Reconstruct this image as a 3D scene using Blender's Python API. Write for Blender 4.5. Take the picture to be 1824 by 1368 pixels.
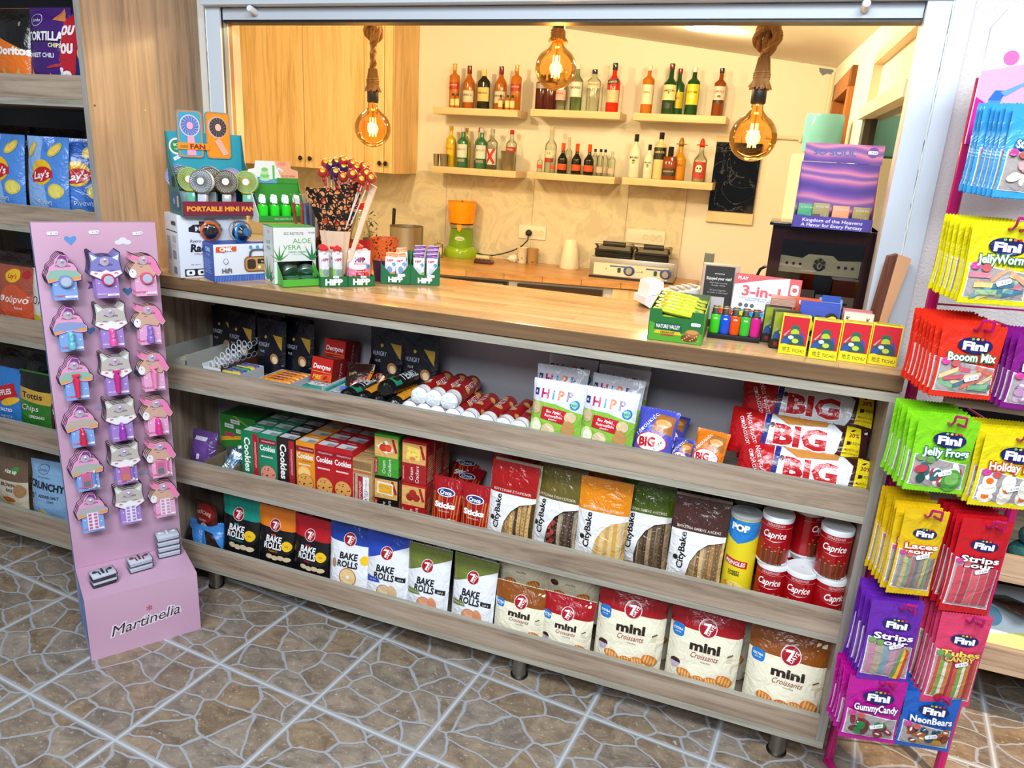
import bpy, bmesh, math, random
from math import sin, cos, pi, sqrt, radians as RAD
from mathutils import Vector, Matrix
random.seed(7)
for o in list(bpy.data.objects): bpy.data.objects.remove(o)
SC = bpy.context.scene
COL = SC.collection

# ---------------------------------------------------------------- camera
CP = Vector((1.3225, -1.6889, 1.4271)); FPX = 1321.02
CR = Matrix(((0.936063, -0.316529, -0.153605), (0.347117, 0.90209, 0.256406), (0.057406, -0.293331, 0.954286)))  # columns: right, forward, up
def px(u, v, x=None, y=None, z=None):
    "point of the photograph on a real plane of the shop (x, y or z given in metres)"
    d = CR @ Vector(((u-912)/FPX, 1, -(v-684)/FPX))
    t = (x-CP.x)/d.x if x is not None else (y-CP.y)/d.y if y is not None else (z-CP.z)/d.z
    return CP + d*t
cam = bpy.data.cameras.new('camera'); cam.sensor_width = 36; cam.lens = FPX/1824*36; cam.clip_start = 0.05
camo = bpy.data.objects.new('camera', cam); COL.objects.link(camo)
r_, f_, u_ = CR.col[0], CR.col[1], CR.col[2]
camo.matrix_world = Matrix(((r_.x, u_.x, -f_.x, CP.x), (r_.y, u_.y, -f_.y, CP.y), (r_.z, u_.z, -f_.z, CP.z), (0, 0, 0, 1)))
SC.camera = camo
# ---------------------------------------------------------------- world, exposure, ceiling lights
w = bpy.data.worlds.new('world'); SC.world = w; w.use_nodes = True
w.node_tree.nodes['Background'].inputs[0].default_value = (0.80, 0.87, 1.0, 1)
w.node_tree.nodes['Background'].inputs[1].default_value = 0.22
SC.view_settings.view_transform = 'Standard'; SC.view_settings.look = 'None'
SC.view_settings.exposure = 0.0; SC.view_settings.gamma = 1.0; SC.view_settings.use_curve_mapping = False
def area(name, loc, target, sx, sy, power, col, spread=180):
    l = bpy.data.lights.new(name, 'AREA'); l.shape = 'RECTANGLE'; l.size = sx; l.size_y = sy; l.energy = power; l.color = col; l.spread = RAD(spread)
    o = bpy.data.objects.new(name, l); COL.objects.link(o); o.location = loc
    o.rotation_euler = (Vector(target)-Vector(loc)).to_track_quat('-Z', 'Y').to_euler(); return o
def spot(name, loc, target, power, col, angle=60, size=.03, blend=.4):
    l = bpy.data.lights.new(name, 'SPOT'); l.energy = power; l.color = col; l.spot_size = RAD(angle); l.spot_blend = blend; l.shadow_soft_size = size
    o = bpy.data.objects.new(name, l); COL.objects.link(o); o.location = loc
    o.rotation_euler = (Vector(target)-Vector(loc)).to_track_quat('-Z', 'Y').to_euler(); return o
COOL = (0.86, 0.93, 1.0); WARM = (1.0, 0.60, 0.22); WARM2 = (1.0, 0.79, 0.42)
area('shop_ceiling_panel', (0.3, -1.7, 2.65), (0.3, -1.2, 0), 1.2, 0.6, 32, COOL)
area('shop_ceiling_panel', (1.9, -1.7, 2.65), (1.7, -1.2, 0), 1.2, 0.6, 78, COOL)
area('shop_ceiling_panel', (1.1, -3.0, 2.65), (0.8, -1.0, 0.6), 1.2, 0.6, 64, COOL)
spot('shop_warm_spotlight', (2.5, -0.7, 2.6), (2.10, 0.28, 0), 420, (1.0, .72, .46), 19, .03, .25)
# kiosk: lights on the kiosk ceiling
KL = ((-0.9, 1.2, 2.17, 62), (0.852, 2.0, 1.99, 20), (0.30, 1.2, 2.03, 47), (0.95, 1.3, 1.94, 17))
for lx, ly, lz, pw in KL:
    l = bpy.data.lights.new('kiosk_ceiling_light', 'POINT'); l.energy = pw; l.color = WARM2; l.shadow_soft_size = .05
    o = bpy.data.objects.new('kiosk_ceiling_light', l); COL.objects.link(o); o.location = (lx, ly, lz)

# ---------------------------------------------------------------- materials
def lin(c):
    if isinstance(c, str):
        c = c.lstrip('#'); c = [int(c[i:i+2], 16)/255 for i in (0, 2, 4)]
    return tuple((x/12.92 if x <= .04045 else ((x+.055)/1.055)**2.4) for x in c[:3]) + (1,)
_M = {}
def setp(b, **k):
    for n, v in k.items():
        n = n.replace('_', ' ')
        if n in b.inputs: b.inputs[n].default_value = v
KINDS = dict(matte=(.75, 0, 0), card=(.45, 0, 0), film=(.26, 0, .012), gloss=(.12, 0, 0), metal=(.36, 1, 0), foil=(.3, .85, .012), rubber=(.6, 0, 0), paint=(.4, 0, 0), wrap=(.22, 0, .02), cloth=(.9, 0, .01))
def M(col, kind='card'):
    key = (col, kind)
    if key in _M: return _M[key]
    m = bpy.data.materials.new(kind+'_'+str(col).strip('#')); m.use_nodes = True; nt = m.node_tree
    b = nt.nodes['Principled BSDF']; b.inputs['Base Color'].default_value = lin(col)
    ro, me, bu = KINDS[kind]; setp(b, Roughness=ro, Metallic=me)
    nz = nt.nodes.new('ShaderNodeTexNoise'); tc = nt.nodes.new('ShaderNodeTexCoord'); nt.links.new(tc.outputs['Object'], nz.inputs['Vector'])
    if bu:
        nz.inputs['Scale'].default_value = 26; nz.inputs['Detail'].default_value = 3; nz.inputs['Distortion'].default_value = 1.2
        bp = nt.nodes.new('ShaderNodeBump'); bp.inputs['Strength'].default_value = .55; bp.inputs['Distance'].default_value = bu
        nt.links.new(nz.outputs['Fac'], bp.inputs['Height']); nt.links.new(bp.outputs['Normal'], b.inputs['Normal'])
        setp(b, Coat_Weight=.25, Coat_Roughness=.08)
    else:
        nz.inputs['Scale'].default_value = 60
        mr = nt.nodes.new('ShaderNodeMapRange'); dv_ = .0 if me else .05; mr.inputs['To Min'].default_value = max(.03, ro-dv_); mr.inputs['To Max'].default_value = ro+dv_
        nt.links.new(nz.outputs['Fac'], mr.inputs['Value']); nt.links.new(mr.outputs['Result'], b.inputs['Roughness'])
    _M[key] = m; return m
def glass(name, col, rough=.02, ior=1.45, trans=1.0, alpha=1.0, refl=.05):
    "thin clear wall (bulb, pane, foil, bottle): tinted see-through layer with a fresnel gloss"
    key = ('g', name)
    if key in _M: return _M[key]
    m = bpy.data.materials.new(name); m.use_nodes = True; nt = m.node_tree; nt.nodes.remove(nt.nodes['Principled BSDF'])
    tr = nt.nodes.new('ShaderNodeBsdfTransparent'); tr.inputs[0].default_value = lin(col); gl_ = nt.nodes.new('ShaderNodeBsdfGlossy'); gl_.inputs['Roughness'].default_value = max(.02, rough)
    lw = nt.nodes.new('ShaderNodeLayerWeight'); lw.inputs['Blend'].default_value = .22; ad = nt.nodes.new('ShaderNodeMath'); ad.operation = 'MULTIPLY_ADD'; ad.inputs[1].default_value = .75; ad.inputs[2].default_value = refl
    nt.links.new(lw.outputs['Fresnel'], ad.inputs[0]); mx = nt.nodes.new('ShaderNodeMixShader'); nt.links.new(ad.outputs[0], mx.inputs[0]); nt.links.new(tr.outputs[0], mx.inputs[1]); nt.links.new(gl_.outputs[0], mx.inputs[2])
    last = mx
    if trans < 1:
        df = nt.nodes.new('ShaderNodeBsdfDiffuse'); df.inputs[0].default_value = lin(col); m2 = nt.nodes.new('ShaderNodeMixShader'); m2.inputs[0].default_value = 1-trans; nt.links.new(mx.outputs[0], m2.inputs[1]); nt.links.new(df.outputs[0], m2.inputs[2]); last = m2
    nt.links.new(last.outputs[0], nt.nodes['Material Output'].inputs['Surface'])
    _M[key] = m; return m
def emis(name, col, s):
    key = ('e', name)
    if key in _M: return _M[key]
    m = bpy.data.materials.new(name); m.use_nodes = True; b = m.node_tree.nodes['Principled BSDF']
    b.inputs['Base Color'].default_value = lin(col); b.inputs['Emission Color'].default_value = lin(col); b.inputs['Emission Strength'].default_value = s
    _M[key] = m; return m
class NT:
    def __init__(s, name):
        s.m = bpy.data.materials.new(name); s.m.use_nodes = True; s.t = s.m.node_tree; s.b = s.t.nodes['Principled BSDF']
    def n(s, ty, **k):
        x = s.t.nodes.new(ty)
        for a, v in k.items():
            if a.startswith('i_'): x.inputs[a[2:].replace('_', ' ')].default_value = v
            else: setattr(x, a, v)
        return x
    def l(s, a, b): s.t.links.new(a, b)
    def ramp(s, src, stops):
        r = s.t.nodes.new('ShaderNodeValToRGB'); e = r.color_ramp.elements
        while len(e) > 1: e.remove(e[-1])
        e[0].position = stops[0][0]; e[0].color = lin(stops[0][1]) if not isinstance(stops[0][1], float) else (stops[0][1],)*3+(1,)
        for p, c in stops[1:]:
            q = e.new(p); q.color = lin(c) if not isinstance(c, float) else (c,)*3+(1,)
        s.l(src, r.inputs[0]); return r.outputs[0]
def wood(name, stops, axis=0, rough=.5, scale=1.0, planks=None, bump=.15, knots=True):
    t = NT(name); tc = t.n('ShaderNodeTexCoord'); mp = t.n('ShaderNodeMapping')
    sc = [14*scale]*3; sc[axis] = 1.1*scale; mp.inputs['Scale'].default_value = sc
    t.l(tc.outputs['Object'], mp.inputs['Vector'])
    vec = mp.outputs['Vector']
    n1 = t.n('ShaderNodeTexNoise', i_Scale=1.6, i_Detail=6.0, i_Roughness=.62, i_Distortion=.9); t.l(vec, n1.inputs['Vector'])
    mp2 = t.n('ShaderNodeMapping'); sc2 = [70*scale]*3; sc2[axis] = 2.4*scale; mp2.inputs['Scale'].default_value = sc2; t.l(tc.outputs['Object'], mp2.inputs['Vector'])
    n2 = t.n('ShaderNodeTexNoise', i_Scale=1.5, i_Detail=4.0, i_Roughness=.7); t.l(mp2.outputs['Vector'], n2.inputs['Vector'])
    mx = t.n('ShaderNodeMix', data_type='FLOAT'); mx.inputs[0].default_value = .38; t.l(n1.outputs['Fac'], mx.inputs[2]); t.l(n2.outputs['Fac'], mx.inputs[3])
    col = t.ramp(mx.outputs[0], stops)
    if planks:
        br = t.n('ShaderNodeTexBrick', offset=.5); mp3 = t.n('ShaderNodeMapping'); t.l(tc.outputs['Object'], mp3.inputs['Vector'])
        if axis == 0: mp3.inputs['Rotation'].default_value = (planks[3] if len(planks) > 3 else 0, 0, 0)
        br.inputs['Scale'].default_value = 1; br.inputs['Brick Width'].default_value = planks[0]; br.inputs['Row Height'].default_value = planks[1]; br.inputs['Mortar Size'].default_value = .0007
        br.inputs['Color1'].default_value = (.72, .72, .72, 1); br.inputs['Color2'].default_value = (1.12, 1.12, 1.12, 1); br.inputs['Mortar'].default_value = (.5, .5, .5, 1); br.inputs['Bias'].default_value = planks[2]
        t.l(mp3.outputs['Vector'], br.inputs['Vector'])
        m2 = t.n('ShaderNodeMix', data_type='RGBA', blend_type='MULTIPLY'); m2.inputs[0].default_value = 1
        t.l(col, m2.inputs[6]); t.l(br.outputs['Color'], m2.inputs[7]); col = m2.outputs[2]
    t.l(col, t.b.inputs['Base Color']); t.b.inputs['Roughness'].default_value = rough
    bp = t.n('ShaderNodeBump', i_Strength=bump, i_Distance=.002); t.l(n2.outputs['Fac'], bp.inputs['Height']); t.l(bp.outputs['Normal'], t.b.inputs['Normal'])
    return t.m
LAM = [(.25, '#4a3c30'), (.38, '#7d6a58'), (.5, '#a08c78'), (.62, '#b29f8b'), (.8, '#c0b0a0')]
LAM_T = [(.25, '#584638'), (.38, '#8d7159'), (.5, '#a98b6d'), (.62, '#b8997a'), (.8, '#c4a78a')]
m_lam = wood('laminate_grey_oak', LAM, 0)
m_lamv = wood('laminate_grey_oak_upright', LAM, 2)
m_lamside = wood('laminate_oak_side', LAM_T, 2)
m_edge = wood('laminate_edge_band', [(.3, '#7b7668'), (.5, '#a09a8b'), (.7, '#b8b3a4')], 0, scale=1.6)
m_edgev = wood('laminate_edge_band_upright', [(.3, '#76706a'), (.5, '#98928a'), (.7, '#aaa59c')], 2, scale=1.6)
m_work = wood('worktop_butcher_block', [(.25, '#9c7248'), (.45, '#c39a68'), (.6, '#d4ad7c'), (.8, '#e0c094')], 0, rough=.16, planks=(.42, .042, .1), bump=.05)
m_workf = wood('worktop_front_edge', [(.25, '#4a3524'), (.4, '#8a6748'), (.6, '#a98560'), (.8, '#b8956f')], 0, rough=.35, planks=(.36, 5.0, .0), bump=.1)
m_kwork = wood('kitchen_worktop_wood', [(.25, '#8a5a2c'), (.45, '#b98046'), (.6, '#cc9659'), (.8, '#d8a86b')], 0, rough=.3, planks=(.42, .05, .1), bump=.05)
m_cab = wood('cabinet_oak_front', [(.22, '#94703f'), (.36, '#c69e62'), (.5, '#e2bc82'), (.65, '#edcb96'), (.85, '#f5dcae')], 2, scale=.8)
m_lightwood = wood('floating_shelf_birch', [(.3, '#c9a878'), (.6, '#dfc398'), (.8, '#e6cfa8')], 0, bump=.03)
m_doorwood = wood('door_frame_pine', [(.3, '#7a4519'), (.6, '#a56428'), (.8, '#b87836')], 2)
def plaster(name, col, sc=90, st=.35, rough=.85):
    t = NT(name); tc = t.n('ShaderNodeTexCoord'); n = t.n('ShaderNodeTexNoise', i_Scale=float(sc), i_Detail=5.0); t.l(tc.outputs['Object'], n.inputs['Vector'])
    bp = t.n('ShaderNodeBump', i_Strength=st, i_Distance=.004); t.l(n.outputs['Fac'], bp.inputs['Height']); t.l(bp.outputs['Normal'], t.b.inputs['Normal'])
    t.b.inputs['Base Color'].default_value = lin(col); t.b.inputs['Roughness'].default_value = rough; return t.m
m_plaster = plaster('rough_white_plaster', '#dcd6d4', 160, .8)
m_wall = plaster('smooth_white_wall', '#e4ddd0', 60, .1)
m_ceil = plaster('white_ceiling', '#e0d8ca', 60, .08)
m_frame = M('#c6d2dc', 'paint')
def marble(name, base, vein, sc, w0=.02, rough=.3):
    t = NT(name); tc = t.n('ShaderNodeTexCoord'); n = t.n('ShaderNodeTexNoise', i_Scale=float(sc), i_Detail=8.0, i_Distortion=1.6, i_Roughness=.6); t.l(tc.outputs['Object'], n.inputs['Vector'])
    s = t.n('ShaderNodeMath', operation='SUBTRACT'); s.inputs[1].default_value = .5; t.l(n.outputs['Fac'], s.inputs[0])
    a = t.n('ShaderNodeMath', operation='ABSOLUTE'); t.l(s.outputs[0], a.inputs[0])
    t.l(t.ramp(a.outputs[0], [(0, vein), (w0, base), (1, base)]), t.b.inputs['Base Color']); t.b.inputs['Roughness'].default_value = rough; return t.m
m_blackmarble = marble('black_marble_sheet', '#0b0d12', '#6b6c74', 5, .006, .06)
m_tile = marble('stone_look_wall_tile', '#c9bda2', '#dccfb2', 4, .10, .35)
def floor_mat():
    t = NT('crazy_paving_floor_tile'); tc = t.n('ShaderNodeTexCoord'); mp = t.n('ShaderNodeMapping'); th = .0961
    mp.vector_type = 'TEXTURE'; mp.inputs['Location'].default_value = (-.0023, -.2783, 0); mp.inputs['Rotation'].default_value = (0, 0, -th); mp.inputs['Scale'].default_value = (.33, .33, .33)
    t.l(tc.outputs['Object'], mp.inputs['Vector']); V = mp.outputs['Vector']
    nz = t.n('ShaderNodeTexNoise', i_Scale=3.0, i_Detail=2.0); t.l(V, nz.inputs['Vector'])
    sub = t.n('ShaderNodeVectorMath', operation='SUBTRACT'); sub.inputs[1].default_value = (.5, .5, .5); t.l(nz.outputs['Color'], sub.inputs[0])
    scl = t.n('ShaderNodeVectorMath', operation='SCALE'); scl.inputs['Scale'].default_value = .16; t.l(sub.outputs[0], scl.inputs[0])
    st = t.n('ShaderNodeMapping'); st.inputs['Rotation'].default_value = (0, 0, .5); st.inputs['Scale'].default_value = (1.0, 1.45, 1); 
    ad = t.n('ShaderNodeVectorMath', operation='ADD'); t.l(V, ad.inputs[0]); t.l(scl.outputs[0], ad.inputs[1]); t.l(ad.outputs[0], st.inputs['Vector'])
    vo = t.n('ShaderNodeTexVoronoi', feature='DISTANCE_TO_EDGE', voronoi_dimensions='2D', i_Scale=2.9, i_Randomness=1.0); t.l(st.outputs[0], vo.inputs['Vector'])
    vc = t.n('ShaderNodeTexVoronoi', feature='F1', voronoi_dimensions='2D', i_Scale=2.9, i_Randomness=1.0); t.l(st.outputs[0], vc.inputs['Vector'])
    g1 = t.n('ShaderNodeMapRange', i_From_Min=.026, i_From_Max=.050); t.l(vo.outputs['Distance'], g1.inputs['Value'])
    # tile joints
    sx = t.n('ShaderNodeSeparateXYZ'); t.l(V, sx.inputs[0]); ds = []
    for ax in (0, 1):
        fr = t.n('ShaderNodeMath', operation='FRACT'); t.l(sx.outputs[ax], fr.inputs[0])
        s5 = t.n('ShaderNodeMath', operation='SUBTRACT'); t.l(fr.outputs[0], s5.inputs[0]); s5.inputs[1].default_value = .5
        ab = t.n('ShaderNodeMath', operation='ABSOLUTE'); t.l(s5.outputs[0], ab.inputs[0]); ds.append(ab.outputs[0])
    mxx = t.n('ShaderNodeMath', operation='MAXIMUM'); t.l(ds[0], mxx.inputs[0]); t.l(ds[1], mxx.inputs[1])
    wide = t.n('ShaderNodeMapRange', i_From_Min=.485, i_From_Max=.465); t.l(mxx.outputs[0], wide.inputs['Value'])
    joint = t.n('ShaderNodeMapRange', i_From_Min=.494, i_From_Max=.490); t.l(mxx.outputs[0], joint.inputs['Value'])
    mn = t.n('ShaderNodeMath', operation='MINIMUM'); t.l(g1.outputs[0], mn.inputs[0]); t.l(wide.outputs[0], mn.inputs[1])
    # stone colour
    n1 = t.n('ShaderNodeTexNoise', i_Scale=5.0, i_Detail=8.0, i_Roughness=.7, i_Distortion=.6); t.l(st.outputs[0], n1.inputs['Vector'])
    sc1 = t.ramp(n1.outputs['Fac'], [(.25, '#574a3b'), (.45, '#7c6b58'), (.6, '#928069'), (.8, '#a3937d')])
    hsv = t.n('ShaderNodeHueSaturation'); t.l(sc1, hsv.inputs['Color']); sp = t.n('ShaderNodeSeparateXYZ'); t.l(vc.outputs['Color'], sp.inputs[0])
    mr = t.n('ShaderNodeMapRange', i_To_Min=.84, i_To_Max=1.12); t.l(sp.outputs[0], mr.inputs['Value']); t.l(mr.outputs[0], hsv.inputs['Value'])
    mr2 = t.n('ShaderNodeMapRange', i_To_Min=.65, i_To_Max=1.1); t.l(sp.outputs[1], mr2.inputs['Value']); t.l(mr2.outputs[0], hsv.inputs['Saturation'])
    n2 = t.n('ShaderNodeTexNoise', i_Scale=22.0, i_Detail=9.0, i_Roughness=.8); t.l(st.outputs[0], n2.inputs['Vector'])
    fl = t.n('ShaderNodeMapRange', i_From_Min=.57, i_From_Max=.64); t.l(n2.outputs['Fac'], fl.inputs['Value'])
    m1 = t.n('ShaderNodeMix', data_type='RGBA'); t.l(fl.outputs[0], m1.inputs[0]); t.l(hsv.outputs[0], m1.inputs[6]); m1.inputs[7].default_value = lin('#b9b2aa')
    m2 = t.n('ShaderNodeMix', data_type='RGBA'); t.l(mn.outputs[0], m2.inputs[0]); m2.inputs[6].default_value = lin('#9c9ea2'); t.l(m1.outputs[2], m2.inputs[7])
    m3 = t.n('ShaderNodeMix', data_type='RGBA'); t.l(joint.outputs[0], m3.inputs[0]); m3.inputs[6].default_value = lin('#bcc0c0'); t.l(m2.outputs[2], m3.inputs[7])
    t.l(m3.outputs[2], t.b.inputs['Base Color'])
    bp = t.n('ShaderNodeBump', i_Strength=.5, i_Distance=.003); ma = t.n('ShaderNodeMath', operation='MULTIPLY_ADD'); ma.inputs[1].default_value = .5
    t.l(n1.outputs['Fac'], ma.inputs[0]); t.l(mn.outputs[0], ma.inputs[2]); t.l(ma.outputs[0], bp.inputs['Height']); t.l(bp.outputs['Normal'], t.b.inputs['Normal'])
    t.b.inputs['Roughness'].default_value = .42; return t.m
m_floor = floor_mat()

# ---------------------------------------------------------------- mesh helpers
class MB:
    def __init__(s): s.v = []; s.f = []; s.m = []; s.s = []; s.mats = []
    def mi(s, mat):
        if isinstance(mat, str): mat = M(mat)
        if mat not in s.mats: s.mats.append(mat)
        return s.mats.index(mat)
    def add(s, vs, fs, mat, smooth=False, mx=None):
        b = len(s.v); k = s.mi(mat)
        s.v += [tuple(mx @ Vector(v)) for v in vs] if mx is not None else [tuple(v) for v in vs]
        for f in fs: s.f.append([b+i for i in f]); s.m.append(k); s.s.append(smooth)
        return s
    def box(s, x0, x1, y0, y1, z0, z1, mat, mx=None, bev=0):
        if bev:
            bm = bmesh.new(); bmesh.ops.create_cube(bm, size=1)
            for v in bm.verts: v.co = Vector(((x0+x1)/2+v.co.x*(x1-x0), (y0+y1)/2+v.co.y*(y1-y0), (z0+z1)/2+v.co.z*(z1-z0)))
            bmesh.ops.bevel(bm, geom=bm.edges[:], offset=bev, segments=2, affect='EDGES', profile=.6)
            vs = [v.co.copy() for v in bm.verts]; fs = [[v.index for v in f.verts] for f in bm.faces]; bm.free()
            return s.add(vs, fs, mat, False, mx)
        vs = [(x, y, z) for z in (z0, z1) for y in (y0, y1) for x in (x0, x1)]
        return s.add(vs, [(0, 2, 3, 1), (4, 5, 7, 6), (0, 1, 5, 4), (2, 6, 7, 3), (0, 4, 6, 2), (1, 3, 7, 5)], mat, False, mx)
    def prism(s, poly, a0, a1, mat, axis='y', mx=None, smooth=False):
        n = len(poly)
        def P(p, a): return {'y': (p[0], a, p[1]), 'z': (p[0], p[1], a), 'x': (a, p[0], p[1])}[axis]
        vs = [P(p, a0) for p in poly]+[P(p, a1) for p in poly]
        fs = [list(range(n)), list(range(2*n-1, n-1, -1))]+[[i, (i+1) % n+0, n+(i+1) % n, n+i][::-1] for i in range(n)]
        return s.add(vs, fs, mat, smooth, mx)
    def lathe(s, prof, mat, seg=24, c=(0, 0, 0), mx=None, smooth=True, squash=1.0):
        vs = []; fs = []; n = len(prof)
        for r, z in prof:
            for k in range(seg):
                a = 2*pi*k/seg; vs.append((c[0]+r*cos(a), c[1]+r*sin(a)*squash, c[2]+z))
        for i in range(n-1):
            for k in range(seg):
                k2 = (k+1) % seg; fs.append((i*seg+k, i*seg+k2, (i+1)*seg+k2, (i+1)*seg+k))
        if prof[0][0] > 1e-4: fs.append(list(range(seg))[::-1])
        if prof[-1][0] > 1e-4: fs.append([(n-1)*seg+k for k in range(seg)])
        return s.add(vs, fs, mat, smooth, mx)
    def tube(s, pts, r, mat, seg=8, closed=False, mx=None, rs=None):
        pts = [Vector(p) for p in pts]; n = len(pts); vs = []; fs = []
        up = Vector((0, 0, 1))
        for i, p in enumerate(pts):
            if closed: d = pts[(i+1) % n]-pts[i-1]
            else: d = pts[min(i+1, n-1)]-pts[max(i-1, 0)]
            d.normalize(); a = d.cross(up)
            if a.length < .05: a = d.cross(Vector((1, 0, 0)))
            if i and a.dot(la) < 0: a = -a
            a.normalize(); la = a; b = d.cross(a); rr = rs[i] if rs else r
            for k in range(seg): t = 2*pi*k/seg; vs.append(p+a*cos(t)*rr+b*sin(t)*rr)
        for i in range(n if closed else n-1):
            j = (i+1) % n
            for k in range(seg): k2 = (k+1) % seg; fs.append((i*seg+k, i*seg+k2, j*seg+k2, j*seg+k))
        if not closed: fs.append(list(range(seg))[::-1]); fs.append([(n-1)*seg+k for k in range(seg)])
        return s.add(vs, fs, mat, True, mx)
    def ball(s, c, r, mat, seg=14, rings=9, sz=1.0, mx=None):
        return s.lathe([(max(r*sin(pi*i/rings), 1e-5), -r*cos(pi*i/rings)*sz) for i in range(rings+1)], mat, seg, c, mx)
    def grid(s, fn, nu, nv, mat, smooth=True, wrap=False, mx=None):
        vs = [fn(i/nu, j/nv) for j in range(nv+1) for i in range(nu+1)]
        fs = [(j*(nu+1)+i, j*(nu+1)+i+1, (j+1)*(nu+1)+i+1, (j+1)*(nu+1)+i) for j in range(nv) for i in range(nu)]
        return s.add(vs, fs, mat, smooth, mx)
    def build(s, name, parent=None):
        me = bpy.data.meshes.new(name); me.from_pydata(s.v, [], s.f)
        for m in s.mats: me.materials.append(m)
        me.polygons.foreach_set('material_index', s.m); me.polygons.foreach_set('use_smooth', s.s); me.update(); me.set_sharp_from_angle(angle=RAD(42))
        o = bpy.data.objects.new(name, me); COL.objects.link(o)
        if parent is not None: o.parent = parent
        return o
def tag(o, label, cat, group=None):
    o['label'] = label; o['category'] = cat
    if group: o['group'] = group
    return o
def struct(o): o['kind'] = 'structure'; return o
def empty(name, loc=(0, 0, 0), rot=(0, 0, 0)):
    o = bpy.data.objects.new(name, None); COL.objects.link(o); o.location = loc; o.rotation_euler = rot; o.empty_display_size = .05; return o
def thing(name, label, cat, loc=(0, 0, 0), rot=(0, 0, 0), group=None): return tag(empty(name, loc, rot), label, cat, group)
CH = {}
def kids(o): return CH.get(o.name, None) or [c for c in o.children]
def dup(root):
    r = root.copy(); COL.objects.link(r)
    for ch in list(root.children):
        c = ch.copy(); COL.objects.link(c); c.parent = r
        for g in list(ch.children):
            d = g.copy(); COL.objects.link(d); d.parent = c
    return r
_K = {}
def put(key, builder, loc, rot=(0, 0, 0), label=None, cat=None, group=None, sc=None):
    "first use of a kind builds it, every later use copies the thing and its parts"
    if key in _K: o = dup(_K[key])
    else: o = builder(); _K[key] = o
    o.location = loc; o.rotation_euler = rot
    if sc: o.scale = (sc, sc, sc) if not isinstance(sc, tuple) else sc
    else: o.scale = (1, 1, 1)
    for k in ('label', 'category', 'group'):
        if k in o: del o[k]
    o['label'] = label; o['category'] = cat
    if group: o['group'] = group
    return o
# ---- printed designs: flat coloured shapes and lettering laid on a surface
_T = {}
def text_geo(txt, bold=0.0, shear=0.0, narrow=1.0):
    key = (txt, bold, shear)
    if key in _T: return _T[key]
    cu = bpy.data.curves.new('t', 'FONT'); cu.body = txt; cu.size = 1; cu.offset = bold; cu.shear = shear; cu.resolution_u = 2; cu.align_x = 'CENTER'
    ob = bpy.data.objects.new('t', cu); me = bpy.data.meshes.new_from_object(ob)
    vs = [(v.co.x, v.co.y) for v in me.vertices]; fs = [list(p.vertices) for p in me.polygons]
    bpy.data.objects.remove(ob); bpy.data.meshes.remove(me)
    if vs:
        x0 = min(v[0] for v in vs); x1 = max(v[0] for v in vs); y1 = max(v[1] for v in vs); cx = (x0+x1)/2; cap = .73
        vs = [((x-cx)/cap, y/cap-.5) for x, y in vs]; wd = (x1-x0)/cap
    else: wd = 1
    _T[key] = (vs, fs, wd); return _T[key]
def shape2d(it):
    k = it[0]
    if k == 'r': _, x0, y0, x1, y1, c = it[:6]; return [(x0, y0), (x1, y0), (x1, y1), (x0, y1)], c
    if k == 'p': return list(it[1]), it[2]
    if k == 'e':
        _, cx, cy, rx, ry, c = it[:6]; a = it[6] if len(it) > 6 else 0; n = 20
        P = [(rx*cos(2*pi*i/n), ry*sin(2*pi*i/n)) for i in range(n)]
        return [(cx+x*cos(a)-y*sin(a), cy+x*sin(a)+y*cos(a)) for x, y in P], c
    if k == 'rr':
        _, x0, y0, x1, y1, c = it[:6]; r = it[6] if len(it) > 6 else min(x1-x0, y1-y0)*.3; P = []
        for cx, cy, a0 in ((x1-r, y0+r, -pi/2), (x1-r, y1-r, 0), (x0+r, y1-r, pi/2), (x0+r, y0+r, pi)):
            P += [(cx+r*cos(a0+pi/2*i/4), cy+r*sin(a0+pi/2*i/4)) for i in range(5)]
        return P, c
def deco(mb, items, mapf, kind='film', gx=None, gy=None, off=.0004, step=None):
    "items in surface coordinates; mapf(x, y, offset) -> 3D point; gx, gy: cut lines so that shapes follow a curved surface"
    L = 0; step = step or (.00016 if gy else .00007)
    for it in items:
        L += 1; o = off+step*L
        if it[0] == 't':
            _, txt, cx, cy, size, c = it[:6]; k = it[6] if len(it) > 6 else {}
            vs, fs, wd = text_geo(txt, k.get('b', 0.0), k.get('sh', 0.0))
            sx = size if 'w' not in k else k['w']/wd
            a = k.get('rot', 0.0); ca, sa = cos(a), sin(a)
            arc = k.get('arc', 0)
            P = [(x*sx, y*size+(arc*(1-(2*x/wd)**2) if arc else 0)) for x, y in vs]; P = [(cx+x*ca-y*sa, cy+x*sa+y*ca) for x, y in P]
            mat = c if not isinstance(c, str) else M(c, kind)
            if gx and (size > .03 or wd*sx > .03):
                _cut(mb, P, fs, mat, mapf, o+.0002, gx, gy)
            else: mb.add([mapf(x, y, o+.0002) for x, y in P], fs, mat, bool(gx))
            continue
        P, c = shape2d(it)
        mat = c if not isinstance(c, str) else M(c, kind)
        if gx: _cut(mb, P, [list(range(len(P)))], mat, mapf, o, gx, gy)
        else: mb.add([mapf(x, y, o) for x, y in P], [list(range(len(P)))], mat)
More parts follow.
